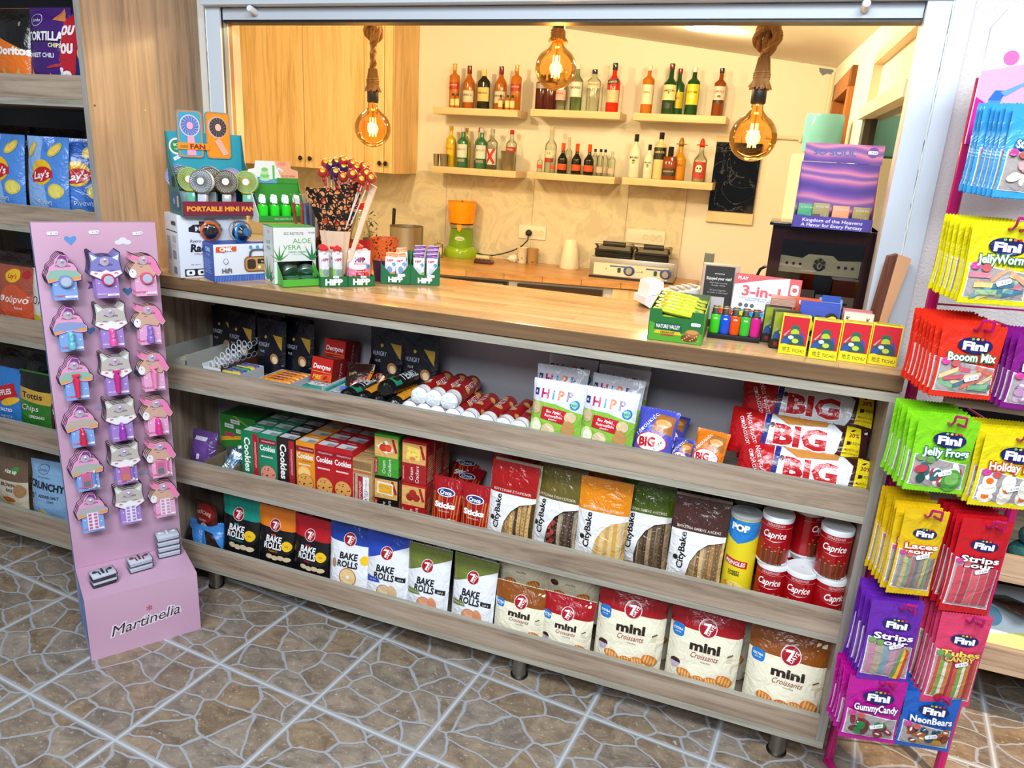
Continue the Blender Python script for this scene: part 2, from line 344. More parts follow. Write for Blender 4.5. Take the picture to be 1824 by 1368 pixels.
def _cut(mb, P, fs, mat, mapf, o, gx, gy):
    bm = bmesh.new(); V = [bm.verts.new((x, y, 0)) for x, y in P]
    for f in fs:
        try: bm.faces.new([V[i] for i in f])
        except ValueError: pass
    big = [f for f in bm.faces if len(f.verts) > 4]
    if big: bmesh.ops.triangulate(bm, faces=big)
    x0 = min(p[0] for p in P); x1 = max(p[0] for p in P); y0 = min(p[1] for p in P); y1 = max(p[1] for p in P)
    for g in gx:
        if x0 < g < x1: bmesh.ops.bisect_plane(bm, geom=bm.verts[:]+bm.edges[:]+bm.faces[:], plane_co=(g, 0, 0), plane_no=(1, 0, 0), dist=1e-6)
    for g in gy:
        if y0 < g < y1: bmesh.ops.bisect_plane(bm, geom=bm.verts[:]+bm.edges[:]+bm.faces[:], plane_co=(0, g, 0), plane_no=(0, 1, 0), dist=1e-6)
    bm.verts.index_update()
    mb.add([mapf(v.co.x, v.co.y, o) for v in bm.verts], [[v.index for v in f.verts] for f in bm.faces], mat, True); bm.free()
def flatmap(x=0, y=0, z=0):
    "front face (towards -Y) of a box whose lower middle is at x, z"
    return lambda a, b, o: (x+a, y-o, z+b)
def sidemap(x, z=0, sgn=1): return lambda a, b, o: (x+sgn*o, a, z+b)
def topmap(z): return lambda a, b, o: (a, b, z+o)
def cylmap(r, cy=0, squash=1): return lambda a, b, o: ((r+o)*sin(a/r), cy-(r+o)*squash*cos(a/r), b)
def price(items, x, y, w=.026, rot=0, txt='€ 2.50'):
    h = w*.36; c, s = cos(rot), sin(rot)
    P = [(-w/2, -h/2+h*.2), (-w/2+h*.2, -h/2), (w/2-h*.3, -h/2), (w/2, 0), (w/2-h*.3, h/2), (-w/2+h*.2, h/2), (-w/2, h/2-h*.2)]
    return [('p', [(x+a*c-b*s, y+a*s+b*c) for a, b in P], '#e6e6ec'), ('t', txt, x+.1*w*c, y+.1*w*s, h*.45, '#3a3a46', dict(rot=rot))]
def sticker(parent, x, y, z, w=.026, rot=0, txt='€ 2.50', mx=None):
    mb = MB(); h = w*.36; P = [(-w/2, -h/2+h*.2), (-w/2+h*.2, -h/2), (w/2-h*.3, -h/2), (w/2, 0), (w/2-h*.3, h/2), (-w/2+h*.2, h/2), (-w/2, h/2-h*.2)]
    mb.prism([(a, b) for a, b in P], -.0004, 0, '#e6e6ec'); vs, fs, wd = text_geo(txt); mb.add([(a*h*.45+.1*w, -.0006, b*h*.45) for a, b in vs], fs, '#3a3a46')
    o = mb.build('price_sticker', parent); o.location = (x, y, z); o.rotation_euler = (0, -rot, 0); return o
# ---- pouches
PROFS = dict(pillow=[(0, .02), (.05, .10), (.14, .62), (.3, .94), (.5, 1), (.7, .92), (.86, .58), (.95, .10), (1, .02)],
             stand=[(0, .86), (.04, .97), (.2, 1), (.5, .93), (.72, .72), (.88, .34), (.95, .10), (1, .03)],
             hang=[(0, .02), (.05, .10), (.15, .72), (.32, 1), (.5, .86), (.68, .5), (.84, .22), (.93, .05), (1, .02)],
             fold=[(0, .9), (.08, 1), (.3, 1), (.6, .85), (.8, .6), (.93, .3), (1, .05)])
def pinterp(pr, t):
    for (a, x), (b, y) in zip(pr, pr[1:]):
        if t <= b: k = (t-a)/(b-a); k = k*k*(3-2*k); return x+(y-x)*k
    return pr[-1][1]
def pouch(mb, w, h, t, prof='pillow', body='#cccccc', back=None, items=(), nx=14, ny=18, zig=True, crink=.0015, kind='film', seed=0, power=2.6, waist=.05, side=None, lean=None):
    pr = PROFS[prof]; rnd = random.Random(seed+int(w*1e4)); ph = [rnd.uniform(0, 6.28) for _ in range(6)]
    def half(x, y):
        s = min(1, abs(2*x/w)); f = pinterp(pr, max(0, min(1, y/h)))
        e = (1-s**power)**.6
        cr = crink*(sin(x*52+ph[0]+y*22)+sin(x*36+ph[1]-y*42)+.7*sin(y*50+ph[2]+x*16))*(.35+.65*(1-f))*(1-s**4)
        return max(.0006, t/2*f*e+cr*.6*min(1, f*2+.3))
    def xs(x, y): f = pinterp(pr, max(0, min(1, y/h))); return x*(1-waist*f)
    gx = [(-.5+i/nx)*w for i in range(nx+1)]; gy = [h*j/ny for j in range(ny+1)]
    bend = (lambda y: 0) if lean is None else (lambda y: lean*(y/h)**2)
    G = [[(xs(x, y), -half(x, y)+bend(y)) for x in gx] for y in gy]
    def mapf(x, y, o):   # bilinear on the grid, so that printed shapes lie exactly on the facets
        x = max(-w/2, min(w/2, x)); y = max(0, min(h, y)); fi = (x/w+.5)*nx; fj = y/h*ny; i = min(nx-1, int(fi+1e-6)); j = min(ny-1, int(fj+1e-6)); a = fi-i; b = fj-j
        P = [(1-a)*(1-b), a*(1-b), (1-a)*b, a*b]; Q = (G[j][i], G[j][i+1], G[j+1][i], G[j+1][i+1])
        return (sum(p*q[0] for p, q in zip(P, Q)), sum(p*q[1] for p, q in zip(P, Q))-o, y)
    base = M(body, kind) if isinstance(body, str) else body
    mb.add([mapf(x, y, 0) for y in gy for x in gx], [(j*(nx+1)+i, j*(nx+1)+i+1, (j+1)*(nx+1)+i+1, (j+1)*(nx+1)+i) for j in range(ny) for i in range(nx)], base, True)
    bk = M(back, kind) if isinstance(back, str) else (back or base)
    mb.add([(xs(x, y), half(x, y)*.8+bend(y), y) for y in gy for x in gx], [(j*(nx+1)+i, (j+1)*(nx+1)+i, (j+1)*(nx+1)+i+1, j*(nx+1)+i+1) for j in range(ny) for i in range(nx)], bk, True)
    # bottom closing strip and side strips
    vs = []; fs = []
    for x in gx: vs += [mapf(x, 0, 0), (xs(x, 0), half(x, 0)*.8, 0)]
    for i in range(nx): fs.append((2*i, 2*i+1, 2*i+3, 2*i+2))
    mb.add(vs, fs, bk, False)
    for sx in (-1, 1):
        vs = []; fs = []
        for y in gy: vs += [mapf(sx*w/2, y, 0), (xs(sx*w/2, y), half(sx*w/2, y)*.8+bend(y), y)]
        for j in range(ny): fs.append((2*j, 2*j+1, 2*j+3, 2*j+2))
        mb.add(vs, fs, side and M(side, kind) or bk, False)
    vs = []; fs = []
    for x in gx: vs += [mapf(x, h, 0), (xs(x, h), half(x, h)*.8+bend(h), h)]
    for i in range(nx): fs.append((2*i, 2*i+1, 2*i+3, 2*i+2))
    mb.add(vs, fs, base, False)
    if zig:
        for yy, s in ((h, 1), (0, -1)):
            if prof in ('stand', 'fold') and s < 0: continue
            n = max(10, int(w/.006)); vs = []; fs = []
            for i in range(n):
                a = -w/2+w*i/n; b = a+w/n; vs += [(xs(a, yy), bend(yy), yy), (xs(b, yy), bend(yy), yy), (xs((a+b)/2, yy), bend(yy), yy+s*.0022)]; fs.append((3*i, 3*i+1, 3*i+2))
            mb.add(vs, fs, base)
    deco(mb, items, mapf, kind, gx, gy)
    return mapf
def bagthing(name, w, h, t, prof, body, items, stk=None, **k):
    mb = MB(); mf = pouch(mb, w, h, t, prof, body, items=items, **k)
    if not stk: return mb.build(name)
    r = empty(name); mb.build('pouch', r)
    for (x, y, rot, txt) in stk: p = mf(x, y, .004); sticker(r, p[0], p[1]-.001, p[2], .026, rot, txt)
    return r
def ordn(i): return ['front', 'second', 'third', 'fourth', 'fifth', 'sixth', 'seventh', 'eighth', 'ninth', 'tenth'][i]
# ================================================================ THE SETTING
def sbox(name, x0, x1, y0, y1, z0, z1, mat, bev=0):
    mb = MB(); mb.box(x0, x1, y0, y1, z0, z1, mat, bev=bev); return struct(mb.build(name))
mb = MB(); mb.add([(-4, -4.5, 0), (4.5, -4.5, 0), (4.5, 3.2, 0), (-4, 3.2, 0)], [(0, 1, 2, 3)], m_floor); struct(mb.build('floor'))
sbox('wall_back', -2.6, 1.9, 3.0, 3.1, 0, 2.6, m_wall)
sbox('wall_left', -2.7, -2.6, .3, 3.1, 0, 2.6, m_wall)
# right wall of the kiosk, slightly out of square, with a door opening and a window opening
RW0, RW1 = Vector((1.56, .30)), Vector((1.433, 3.0)); rd = (RW1-RW0).normalized(); rn = Vector((rd.y, -rd.x))
def rwp(y, z, off=0):   # point on the right wall at depth y
    t = (y-RW0.y)/rd.y; q = RW0+rd*t+rn*off; return (q.x, q.y, z)
def rwbox(mb, y0, y1, z0, z1, o0, o1, mat):
    vs = [rwp(y, z, o) for z in (z0, z1) for y in (y0, y1) for o in (o0, o1)]
    mb.add(vs, [(0, 2, 3, 1), (4, 5, 7, 6), (0, 1, 5, 4), (2, 6, 7, 3), (0, 4, 6, 2), (1, 3, 7, 5)], mat)
mb = MB()
for y0, y1, z0, z1 in ((.30, .45, 0, 2.5), (1.33, 1.86, 0, 2.5), (2.62, 3.0, 0, 2.5), (1.86, 2.62, 1.83, 2.5), (.45, 1.33, 1.83, 2.5)): rwbox(mb, y0, y1, z0, z1, 0, .12, m_wall)
struct(mb.build('wall_right'))
mb = MB(); rwbox(mb, .45, 1.33, 1.665, 1.80, .03, .12, m_wall); rwbox(mb, .45, 1.33, 1.80, 1.83, .0, .12, '#c9b48c'); struct(mb.build('trim_1'))   # roller shutter box
mb = MB()
rwbox(mb, .45, 1.36, 1.62, 1.66, -.02, .05, '#e3dac4'); rwbox(mb, 1.28, 1.36, .9, 1.62, -.0, .05, '#4a4a48'); rwbox(mb, .45, .50, .9, 1.62, 0, .05, '#d8d6d0'); rwbox(mb, .45, 1.36, .86, .9, 0, .05, '#d8d6d0')
wn = mb.build('window_2'); struct(wn)
mb = MB(); rwbox(mb, .5, 1.28, .9, 1.62, .02, .026, glass('clear_pane', '#e8f0f0', .02, 1.1)); mb.build('pane', wn)
sbox('wall_corridor', 2.3, 2.36, .3, 3.0, 0, 2.5, plaster('grey_corridor_wall', '#8f8d8a', 40, .1))
mb = MB()
rwbox(mb, 1.84, 1.93, 0, 1.86, -.02, .13, m_doorwood); rwbox(mb, 2.56, 2.65, 0, 1.86, -.02, .13, m_doorwood); rwbox(mb, 1.84, 2.65, 1.78, 1.86, -.02, .13, m_doorwood); rwbox(mb, 1.93, 2.56, 0, 1.78, .09, .12, m_doorwood)
struct(mb.build('door_1'))
# sloping kiosk ceiling
def cz(x, y): return 1.985+.124*(1.437-x)+.034*(y-3)
mb = MB(); cs = [(-2.7, .36), (1.75, .36), (1.75, 3.1), (-2.7, 3.1)]
mb.add([(x, y, cz(x, y)) for x, y in cs]+[(x, y, cz(x, y)+.1) for x, y in cs], [(3, 2, 1, 0), (4, 5, 6, 7), (0, 1, 5, 4), (1, 2, 6, 5), (2, 3, 7, 6), (3, 0, 4, 7)], m_ceil); struct(mb.build('ceiling'))
# shop side wall around the serving window
mb = MB(); mb.box(-2.7, -.46, .33, .42, 0, 2.8, m_wall); mb.box(1.62, 1.74, .30, .42, 0, 2.8, m_plaster); mb.box(1.74, 2.9, .30, .42, .945, 2.8, m_plaster); mb.box(-.46, 1.62, .30, .42, 0, .99, m_wall); mb.box(-.46, 1.62, .30, .42, 1.86, 2.8, m_wall)
struct(mb.build('wall_front'))
mb = MB(); mb.box(1.62, 4.5, .92, 1.0, 0, 2.8, m_plaster); struct(mb.build('wall_shop_back'))
# wall tiles behind the kitchen worktop
mb = MB()
for i in range(-3, 4):
    x0 = -.865+i*.617
    if x0 > .6: continue
    mb.box(x0+.001, min(x0+.616, .72), 2.985, 3.0, .76, 1.299, m_tile)
struct(mb.build('trim_2'))
sbox('baseboard_right', 1.62, 1.74, .288, .30, 0, .08, m_plaster)
# serving window frame
fr = MB()
fr.box(-.46, -.424, .33, .38, 1.036, 1.86, '#8a9aa4'); fr.box(-.424, -.372, .295, .302, 1.036, 1.805, m_frame)
fr.box(1.53, 1.58, .285, .37, 1.036, 1.84, m_frame, bev=.003); fr.box(1.583, 1.622, .28, .32, 1.0, 1.84, m_frame, bev=.002)
fr.box(-.424, 1.60, .27, .36, 1.803, 1.86, m_frame, bev=.006)
fr.box(-.368, 1.528, .305, .34, 1.769, 1.800, '#b9c2cc'); fr.box(-.37, 1.53, .31, .36, 1.762, 1.768, '#15171a')
win = struct(fr.build('window_1'))
for x in (-.245, 1.408):
    k = MB(); k.lathe([(.009, 0), (.0095, .004), (.0095, .032), (.008, .035)], '#dfe3e6', 18, mx=Matrix.Translation((x, .306, 1.787)) @ Matrix.Rotation(RAD(78), 4, 'X')); k.build('knob', win)
for x0, n, s in ((-.4235, 60, 1), (1.5815, 60, 1)):     # silicone beads along the jambs
    k = MB(); k.tube([(x0+random.uniform(-.0012, .0012), .296 if x0 < 0 else .284, 1.04+.76*i/n) for i in range(n+1)], .0022, '#dfe2dc', 6); k.build('silicone_bead', win)
jb = MB(); ys_ = [.302]+[px(u, 60, x=-.372).y for u in (399, 405.5, 407.5, 413.5, 427)]
for y0, y1, c in zip(ys_, ys_[1:], ('#2c3236', '#8a959b', '#e4d8bc', '#a87a4a', '#e0c79e')): jb.box(-.400, -.372, y0, y1-.0003, 1.0, 1.95, c)
struct(jb.build('trim_3'))
# recessed downlight
def downlight():
    t = empty('ceiling_downlight'); mb = MB(); mb.lathe([(.105, -.004), (.105, .0), (.09, -.006), (.086, -.004)], '#e9e6df', 32); mb.build('rim', t)
    mb = MB(); mb.lathe([(.0001, -.0055), (.086, -.0055), (.086, -.002)], emis('downlight_diffuser', '#fff0cc', 14), 32); mb.build('diffuser', t); return t
for k, (x, y, z, pw) in enumerate(KL): put('down', downlight, (x, y, cz(x, y)), (0, 0, 0), ['round ceiling light over the oak wall cabinets', 'glowing round ceiling light seen right of the middle bulb', 'round ceiling light over the middle of the kiosk', 'round ceiling light near the kiosk door'][k], 'ceiling light')

# ================================================================ DISPLAY COUNTER
XL, XR = -.482, 1.5985
cnt = thing('display_counter', 'long grey oak display counter with three lipped shelves on steel legs', 'display counter', (0, 0, 0))
def cbox(name, *a, mats=None, bev=0): mb = MB(); mb.box(*a, bev=bev); return mb.build(name, cnt)
def board(name, parent, x0, x1, y0, y1, z0, z1, face, edge, edgeaxis='y', mx=None):
    "laminate board with a lighter edge band on the side facing the shop"
    mb = MB(); mb.box(x0, x1, y0, y1, z0, z1, face)
    mb.box(x0, x1, y0-.0008, y0, z0, z1, edge); o = mb.build(name, parent); return o
board('top_panel', cnt, XL, XR, .0, .30, .975, .9945, m_lam, m_edge)
board('side_panel', cnt, XR-.019, XR, .0, .30, .0925, .975, m_lamv, m_edgev)
board('side_panel', cnt, XL, XL+.019, .0, .30, .0925, .975, m_lamv, m_edgev)
cbox('back_panel', XL+.019, XR-.019, .288, .30, .0925, .975, M('#a9a7ad', 'card'))
for z0, z1 in ((.6855, .704), (.371, .389), (.0725, .0915)):
    board('shelf_board', cnt, XL+(.019 if z0 > .1 else 0), XR-(.019 if z0 > .1 else 0), .002 if z0 > .1 else 0, .288, z0, z1, m_lam, m_edge)
for z0, z1 in ((.7045, .762), (.3895, .4485), (.092, .156)):
    mb = MB(); mb.box(XL+.019, XR-.0192, .0, .018, z0, z1, m_lam); mb.box(XL+.019, XR-.0192, .0, .018, z1, z1+.0008, m_edge); mb.build('lip', cnt)
for x, y in ((-.285, .034), (.793, .034), (1.50, .034), (-.285, .25), (.793, .25), (1.50, .25)):
    mb = MB(); mb.lathe([(.025, 0), (.025, .004)], M('#6f6b66', 'metal'), 28, (x, y, 0)); mb.lathe([(.0205, .0042), (.0205, .0722)], M('#8f8b84', 'metal'), 28, (x, y, 0)); mb.build('leg', cnt)
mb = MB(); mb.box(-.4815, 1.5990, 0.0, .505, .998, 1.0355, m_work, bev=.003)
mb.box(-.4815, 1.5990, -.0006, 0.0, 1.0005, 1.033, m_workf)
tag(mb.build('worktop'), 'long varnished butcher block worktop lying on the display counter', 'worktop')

# ================================================================ LEFT SHELF UNIT
SY = -.098
lu = thing('wall_shelf_unit', 'tall grey oak shelf unit full of crisps left of the counter', 'shelf unit', (0, 0, 0))
mb = MB(); mb.box(-.502, -.483, SY+.0008, .325, 0, 2.2, m_lamside); mb.box(-.502, -.483, SY, SY+.0008, 0, 2.2, m_edgev)
mb.build('side_panel', lu)
mb = MB(); mb.box(-1.4, -1.381, SY, .325, 0, 2.2, m_lamv); mb.build('side_panel', lu)
mb = MB(); mb.box(-1.381, -.502, .31, .325, 0, 2.2, M('#6d7684')); mb.build('back_panel', lu)
LZ = ((1.486, 1.565), (1.13, 1.207), (.772, .857), (.421, .50), (.078, .175), (1.84, 1.915))
for z0, z1 in LZ:
    board('shelf_board', lu, -1.381, -.502, SY+.001, .31, z0, z0+.018, m_lam, m_edge)
    mb = MB(); mb.box(-1.381, -.5022, SY, SY+.018, z0+.0185, z1, m_lam); mb.box(-1.381, -.5022, SY, SY+.018, z1, z1+.0008, m_edge); mb.build('lip', lu)
for u, v in ((169, 188), (258.5, 196)):
    mb = MB(); q = px(u, v, x=-.4826); mb.lathe([(.0028, 0), (.0028, .001)], '#5a4632' if u < 200 else '#e0c060', 10, mx=Matrix.Translation((-.483, q.y, q.z)) @ Matrix.Rotation(pi/2, 4, 'Y')); mb.build('screw', lu)
# right shelf unit
ru = thing('wall_shelf_unit', 'grey oak shelf unit half hidden behind the magenta candy rack', 'shelf unit', (0, 0, 0))
for x0 in (1.75, 2.9):
    mb = MB(); mb.box(x0, x0+.019, .35, .90, .09, .895, m_lamv); mb.build('side_panel', ru)
mb = MB(); mb.box(1.769, 2.9, .89, .905, .09, .895, M('#23282e')); mb.build('back_panel', ru)
RY = .35
for z0, z1 in ((.184, .258), (.450, .523)):
    mb = MB(); mb.box(1.769, 2.9, RY+.001, .89, z0, z0+.018, m_lam); mb.build('shelf_board', ru)
    mb = MB(); mb.box(1.769, 2.9, RY, RY+.018, z0+.0185, z1, m_lam); mb.build('lip', ru)
mb = MB(); mb.box(1.75, 2.919, RY, .905, .895, .913, m_lam); mb.build('top_panel', ru)
for x0 in (1.78, 2.87): mb = MB(); mb.lathe([(.02, 0), (.02, .09)], M('#8f8b84', 'metal'), 16, (x0, .42, 0)); mb.build('leg', ru)
# ================================================================ PRODUCTS ON THE COUNTER SHELVES
S1, S2, S3 = .7045, .3895, .092
def lift(items, h, f):
    "move a printed design up by the plain lower part f of the bag"
    out = []; Y = lambda y: h*f+y*(1-f)
    for it in items:
        it = list(it); k = it[0]
        if k in ('r', 'rr'): it[2] = Y(it[2]) if it[2] > 1e-6 else 0; it[4] = Y(it[4])
        elif k == 'p': it[1] = [(x, Y(y) if y > 1e-6 else 0) for x, y in it[1]]
        elif k == 't': it[3] = Y(it[3]); it[4] *= 1
        else: it[2] = Y(it[2])
        out.append(tuple(it))
    return out
def blob(cx, cy, r, c, n=14, k=.12, sx=1.0, seed=1):
    rd_ = random.Random(seed); return ('p', [(cx+r*sx*(1+rd_.uniform(-k, k))*cos(2*pi*i/n), cy+r*(1+rd_.uniform(-k, k))*sin(2*pi*i/n)) for i in range(n)], c)
def cookie(cx, cy, r, c='#d99a4e', chip='#4a2a18', seed=3):
    rd_ = random.Random(seed); out = [('e', cx, cy, r*1.05, r*1.05, '#a3682e'), ('e', cx, cy, r, r, c)]
    for i in range(11):
        a = rd_.uniform(0, 6.28); q = r*sqrt(rd_.uniform(0, .8)); out.append(('e', cx+q*cos(a), cy+q*sin(a), r*.09, r*.07, chip))
    return out
def seven(cx, cy, r):
    return [('e', cx, cy, r*1.1, r*1.1, '#e9dada'), ('e', cx, cy, r, r, '#a3131f'), ('p', [(cx-r*.55, cy+r*.68), (cx+r*.35, cy+r*.74), (cx+r*.28, cy+r*.45), (cx-r*.12, cy-r*.8), (cx-r*.42, cy-r*.72), (cx-r*.02, cy+r*.42), (cx-r*.6, cy+r*.4)], '#f6f1f1'),
            ('t', 'DAYS', cx+r*.36, cy-r*.12, r*.42, '#f6f1f1', dict(rot=1.05, b=.02))]
def croissant(cx, cy, s, a=0):
    o = [('e', cx, cy, s, s*.62, '#c9742a', a)]
    for k in (-.6, -.2, .2, .6): o.append(('e', cx+s*k*cos(a), cy+s*k*sin(a), s*.13, s*.5, '#e6ad66', a+.3))
    return o
# ---------- bake rolls (standing pouches)
def bake(col, body, txt, mini=None, diag=False, w=.115, h=.175, t=.05):
    it = [('r', -w/2, 0, w/2, h, body)]
    it.append(('p', [(-w/2, h*.55), (w/2, h*.86), (w/2, h), (-w/2, h)] if diag else [(-w/2, h*.66), (w/2, h*.62), (w/2, h), (-w/2, h)], col))
    it += seven(0, h*.70, w*.13)
    if mini: it.append(('t', 'mini', w*-.02, h*.53, .008, mini, dict(sh=.2, b=.02)))
    it += [('t', 'BAKE', 0, h*.455, .021, txt, dict(b=.035, sh=.12, w=w*.42)), ('t', 'ROLLS', -w*.02, h*.33, .021, txt, dict(b=.035, sh=.12, w=w*.48))]
    if body == '#101014': it += [('e', w*.33, h*.36, w*.12, w*.12, '#f2c21a'), ('t', '160g', w*.33, h*.36, .005, '#3a2a10')]; it += [('e', w*(.05+.15*k), h*.12+.003*(k % 2), w*.09, w*.055, '#d8c29a') for k in range(-1, 3)]; it.append(('t', {'#108a78': 'SPRING ONION', '#e07a16': 'TOMATO', '#b81420': 'PIZZA'}.get(col, ''), 0, h*.235, .006, col, dict(b=.01)))
    elif not diag: it += [('e', w*.36, h*.42, w*.1, w*.1, '#f0c61c'), ('t', 'SALT', 0, h*.25, .006, '#2150a8')]+[('e', 0, h*.13, w*.2, w*.2, '#b8752e'), ('e', 0, h*.13, w*.18, w*.18, '#e6c48c'), ('e', 0, h*.13, w*.04, w*.04, '#f3efe8'), ('e', -w*.33, h*.32, w*.05, w*.1, '#a98a68')]
    else: it += [('p', [(w*.24, h*.3), (w*.45, h*.27), (w*.45, h*.35), (w*.24, h*.37)], '#16161a'), ('t', '160 g', w*.35, h*.32, .006, '#f0f0f0'), ('p', [(-w*.42, h*.2), (-w*.1, h*.22), (-w*.14, h*.28), (-w*.42, h*.3)], col), ('t', 'SEA SALT' if col[1] == '2' else 'TOMATO OLIVE', -w*.27, h*.25, .004, '#f0f0f0'),
               ('e', 0, h*.08, w*.17, w*.16, '#b9673a' if col[1] != '2' else '#a8794a'), ('e', 0, h*.08, w*.155, w*.145, '#e2a07a' if col[1] != '2' else '#dcc096'), ('e', w*.2, h*.1, w*.1, w*.16, '#d98f68' if col[1] != '2' else '#d6b48a', .3)]
    it = lift(it, h, .17)
    return lambda: bagthing('rusk_bag', w, h, t, 'stand', body, it, back=col, side=col if body == '#101014' else '#8f9096', seed=len(col), power=3.2)
def onshelf(key, b, uL, uR, v, y, z, label, cat='bag', group=None, rz=0.0, tilt=-.10, w0=None, dz=0.0):
    a = px((uL+uR)/2, v, y=y); sc = None
    if w0: q = px(uL, v, y=y); r = px(uR, v, y=y); sc = abs(r.x-q.x)/w0
    return put(key, b, (a.x, y+.012, z+dz), (tilt, 0, rz), label, cat, group, sc)
BK = [('teal', '#108a78', '#101014', '#f2f2f2', '#35b09c', 0), ('orange', '#e07a16', '#101014', '#f2f2f2', '#e2682a', 0), ('red', '#b81420', '#101014', '#f2f2f2', '#c22330', 0), ('blue', '#1a3f9e', '#e9ecf1', '#16161a', None, 0), ('bluediag', '#2747b4', '#e9ecf1', '#16161a', None, 1), ('olive', '#6f7a34', '#e9ecf1', '#16161a', None, 1), ('olive', '#6f7a34', '#e9ecf1', '#16161a', None, 1)]
spans = [(388, 458, 960, .05), (455, 523, 1000, .045), (516, 584, 1020, .04), (584, 656, 1010, .03), (648, 722, 1030, .03), (718, 796, 1050, .03), (796, 880, 1070, .03)]
BKL = ['teal and black pouch of mini rusks beside the blue coffee bag', 'orange and black pouch of mini rusks in the front of the bottom shelf', 'red and black pouch of mini rusks in the front of the bottom shelf', 'white rusk pouch with straight dark blue top and round rusk picture', 'white rusk pouch with slanted blue top', 'white rusk pouch with slanted olive top, left of the two front ones', 'white rusk pouch with slanted olive top, right of the two front ones']
for i, ((k, c, bd, tx, mi, dg), (a, b, v, y)) in enumerate(zip(BK, spans)):
    W_ = (.158, .145, .142, .152, .148, .142, .142)[i]; H_ = (.225, .222, .220, .255, .235, .225, .225)[i]; key = 'bake%d' % i
    onshelf(key, bake(c, bd, tx, mi, bool(dg), W_, H_), a, b, v, y+.012, S3, BKL[i], 'rusk bag', rz=(-.06, .02, -.05, .08, .05, 0, -.06)[i])
    for j in (1, 2):
        if i == 0 and j == 2: continue
        onshelf(key, None, a, b, v, y+.012+.075*j, S3, BKL[i].split(',')[0].replace(' in the front of the bottom shelf', '').replace(' beside the blue coffee bag', '')+(', second' if j == 1 else ', third')+' from the front'+(' in the left olive row' if i == 5 else ' in the right olive row' if i == 6 else ''), 'rusk bag', rz=.05*(-1)**(i+j), dz=.010*j, tilt=-.12)
# ---------- mini croissant bags
def crois(col, w=.16, h=.19, t=.06, back=False):
    if back:
        it = [('r', -w/2, 0, w/2, h, '#e9e0c0')]+croissant(-w*.2, h*.42, w*.13, .2)+croissant(0, h*.30, w*.13, -.2)+croissant(w*.24, h*.45, w*.13, .3)+[('t', 'cocoa filling', 0, h*.62, .005, '#4a3a2a')]
        if col == 'r': it += [('e', -w*.3, h*.6, w*.08, w*.05, '#4a2416')]
        return lambda: bagthing('croissant_bag', w, h, t, 'pillow', '#e9e0c0', it, seed=5)
    it = [('r', -w/2, 0, w/2, h, '#ece6cc'), ('p', [(-w/2, h*.66), (0, h*.65), (w/2, h*.63), (w/2, h), (-w/2, h)], col)]
    it += [('rr', -w*.46, h*.52, -w*.29, h*.68, '#1f76c4'), ('t', 'EXTRA', -w*.375, h*.61, .006, '#ffffff', dict(b=.03)), ('t', 'SOFTER', -w*.375, h*.57, .0035, '#ffffff')]
    it += seven(w*.02, h*.70, w*.115)
    it += [('t', 'mini', w*.02, h*.475, h*.095, '#2b1a10', dict(b=.045, w=w*.42)), ('t', 'Croissants', w*.03, h*.355, h*.062, '#a01c1c' if col != '#8a4a12' else '#8c3a20', dict(sh=.35, w=w*.38)), ('t', 'cocoa filling', w*.05, h*.285, .004, '#4a3a2a')]
    it += [('r', w*.33, h*.34, w*.40, h*.42, '#d8cfae'), ('p', [(w*.34, h*.40), (w*.41, h*.43), (w*.40, h*.45), (w*.33, h*.42)], '#6a5a44')]
    if col != '#8a4a12': it += [('e', -w*.36, h*.2, w*.07, w*.05, '#3c1a10'), ('p', [(-w*.42, h*.19), (-w*.30, h*.19), (-w*.32, h*.12), (-w*.40, h*.12)], '#b9a8c0')]
    it += croissant(-w*.22, h*.08, w*.11, -.3)+croissant(-w*.02, h*.05, w*.1, .1)+croissant(w*.16, h*.07, w*.1, 0)+croissant(w*.34, h*.1, w*.12, -.5)
    it = lift(it, h, .18)
    return lambda: bagthing('croissant_bag', w, h, t, 'stand', '#ece6cc', it, back=col, side='#a8a692', seed=9, power=3)
BR, RD = '#8a4a12', '#a0101a'
onshelf('crBs', crois(BR, .162, .180), 874, 972, 1100, .04, S3, 'small white and brown bag of mini croissants beside the olive rusk bags', 'croissant bag')
onshelf('crRs', crois(RD, .152, .182), 962, 1052, 1110, .04, S3, 'small white and red bag of mini croissants left of the large red one', 'croissant bag')
onshelf('crRl', crois(RD, .192, .262, .075), 1056, 1186, 1120, .045, S3, 'large white and red bag of mini croissants, left of the two large red ones', 'croissant bag', rz=.05)
onshelf('crRl', None, 1183, 1325, 1150, .045, S3, 'large white and red bag of mini croissants, right of the two large red ones', 'croissant bag', rz=0)
onshelf('crBl', crois(BR, .200, .240, .075), 1322, 1475, 1210, .045, S3, 'large white and brown bag of mini croissants at the right end of the bottom shelf', 'croissant bag', rz=-.03)
onshelf('crBb', crois('b', .165, .19, back=True), 884, 974, 1035, .11, S3, 'cream croissant bag showing its back above the small brown one', 'croissant bag', rz=0, dz=.08, tilt=-.05)
onshelf('crRb', crois('r', .165, .19, back=True), 972, 1062, 1050, .11, S3, 'cream croissant bag showing its back with a cocoa cup above the small red one', 'croissant bag', dz=.078, tilt=-.05)
onshelf('crRl', None, 1085, 1200, 1080, .15, S3, 'red topped croissant bag standing behind the left large red one', 'croissant bag', dz=.005)
onshelf('crRl', None, 1215, 1340, 1110, .15, S3, 'red topped croissant bag standing behind the right large red one', 'croissant bag', dz=.005)
onshelf('crBl', None, 1345, 1470, 1135, .15, S3, 'brown topped croissant bag standing behind the large brown one', 'croissant bag', dz=.025)
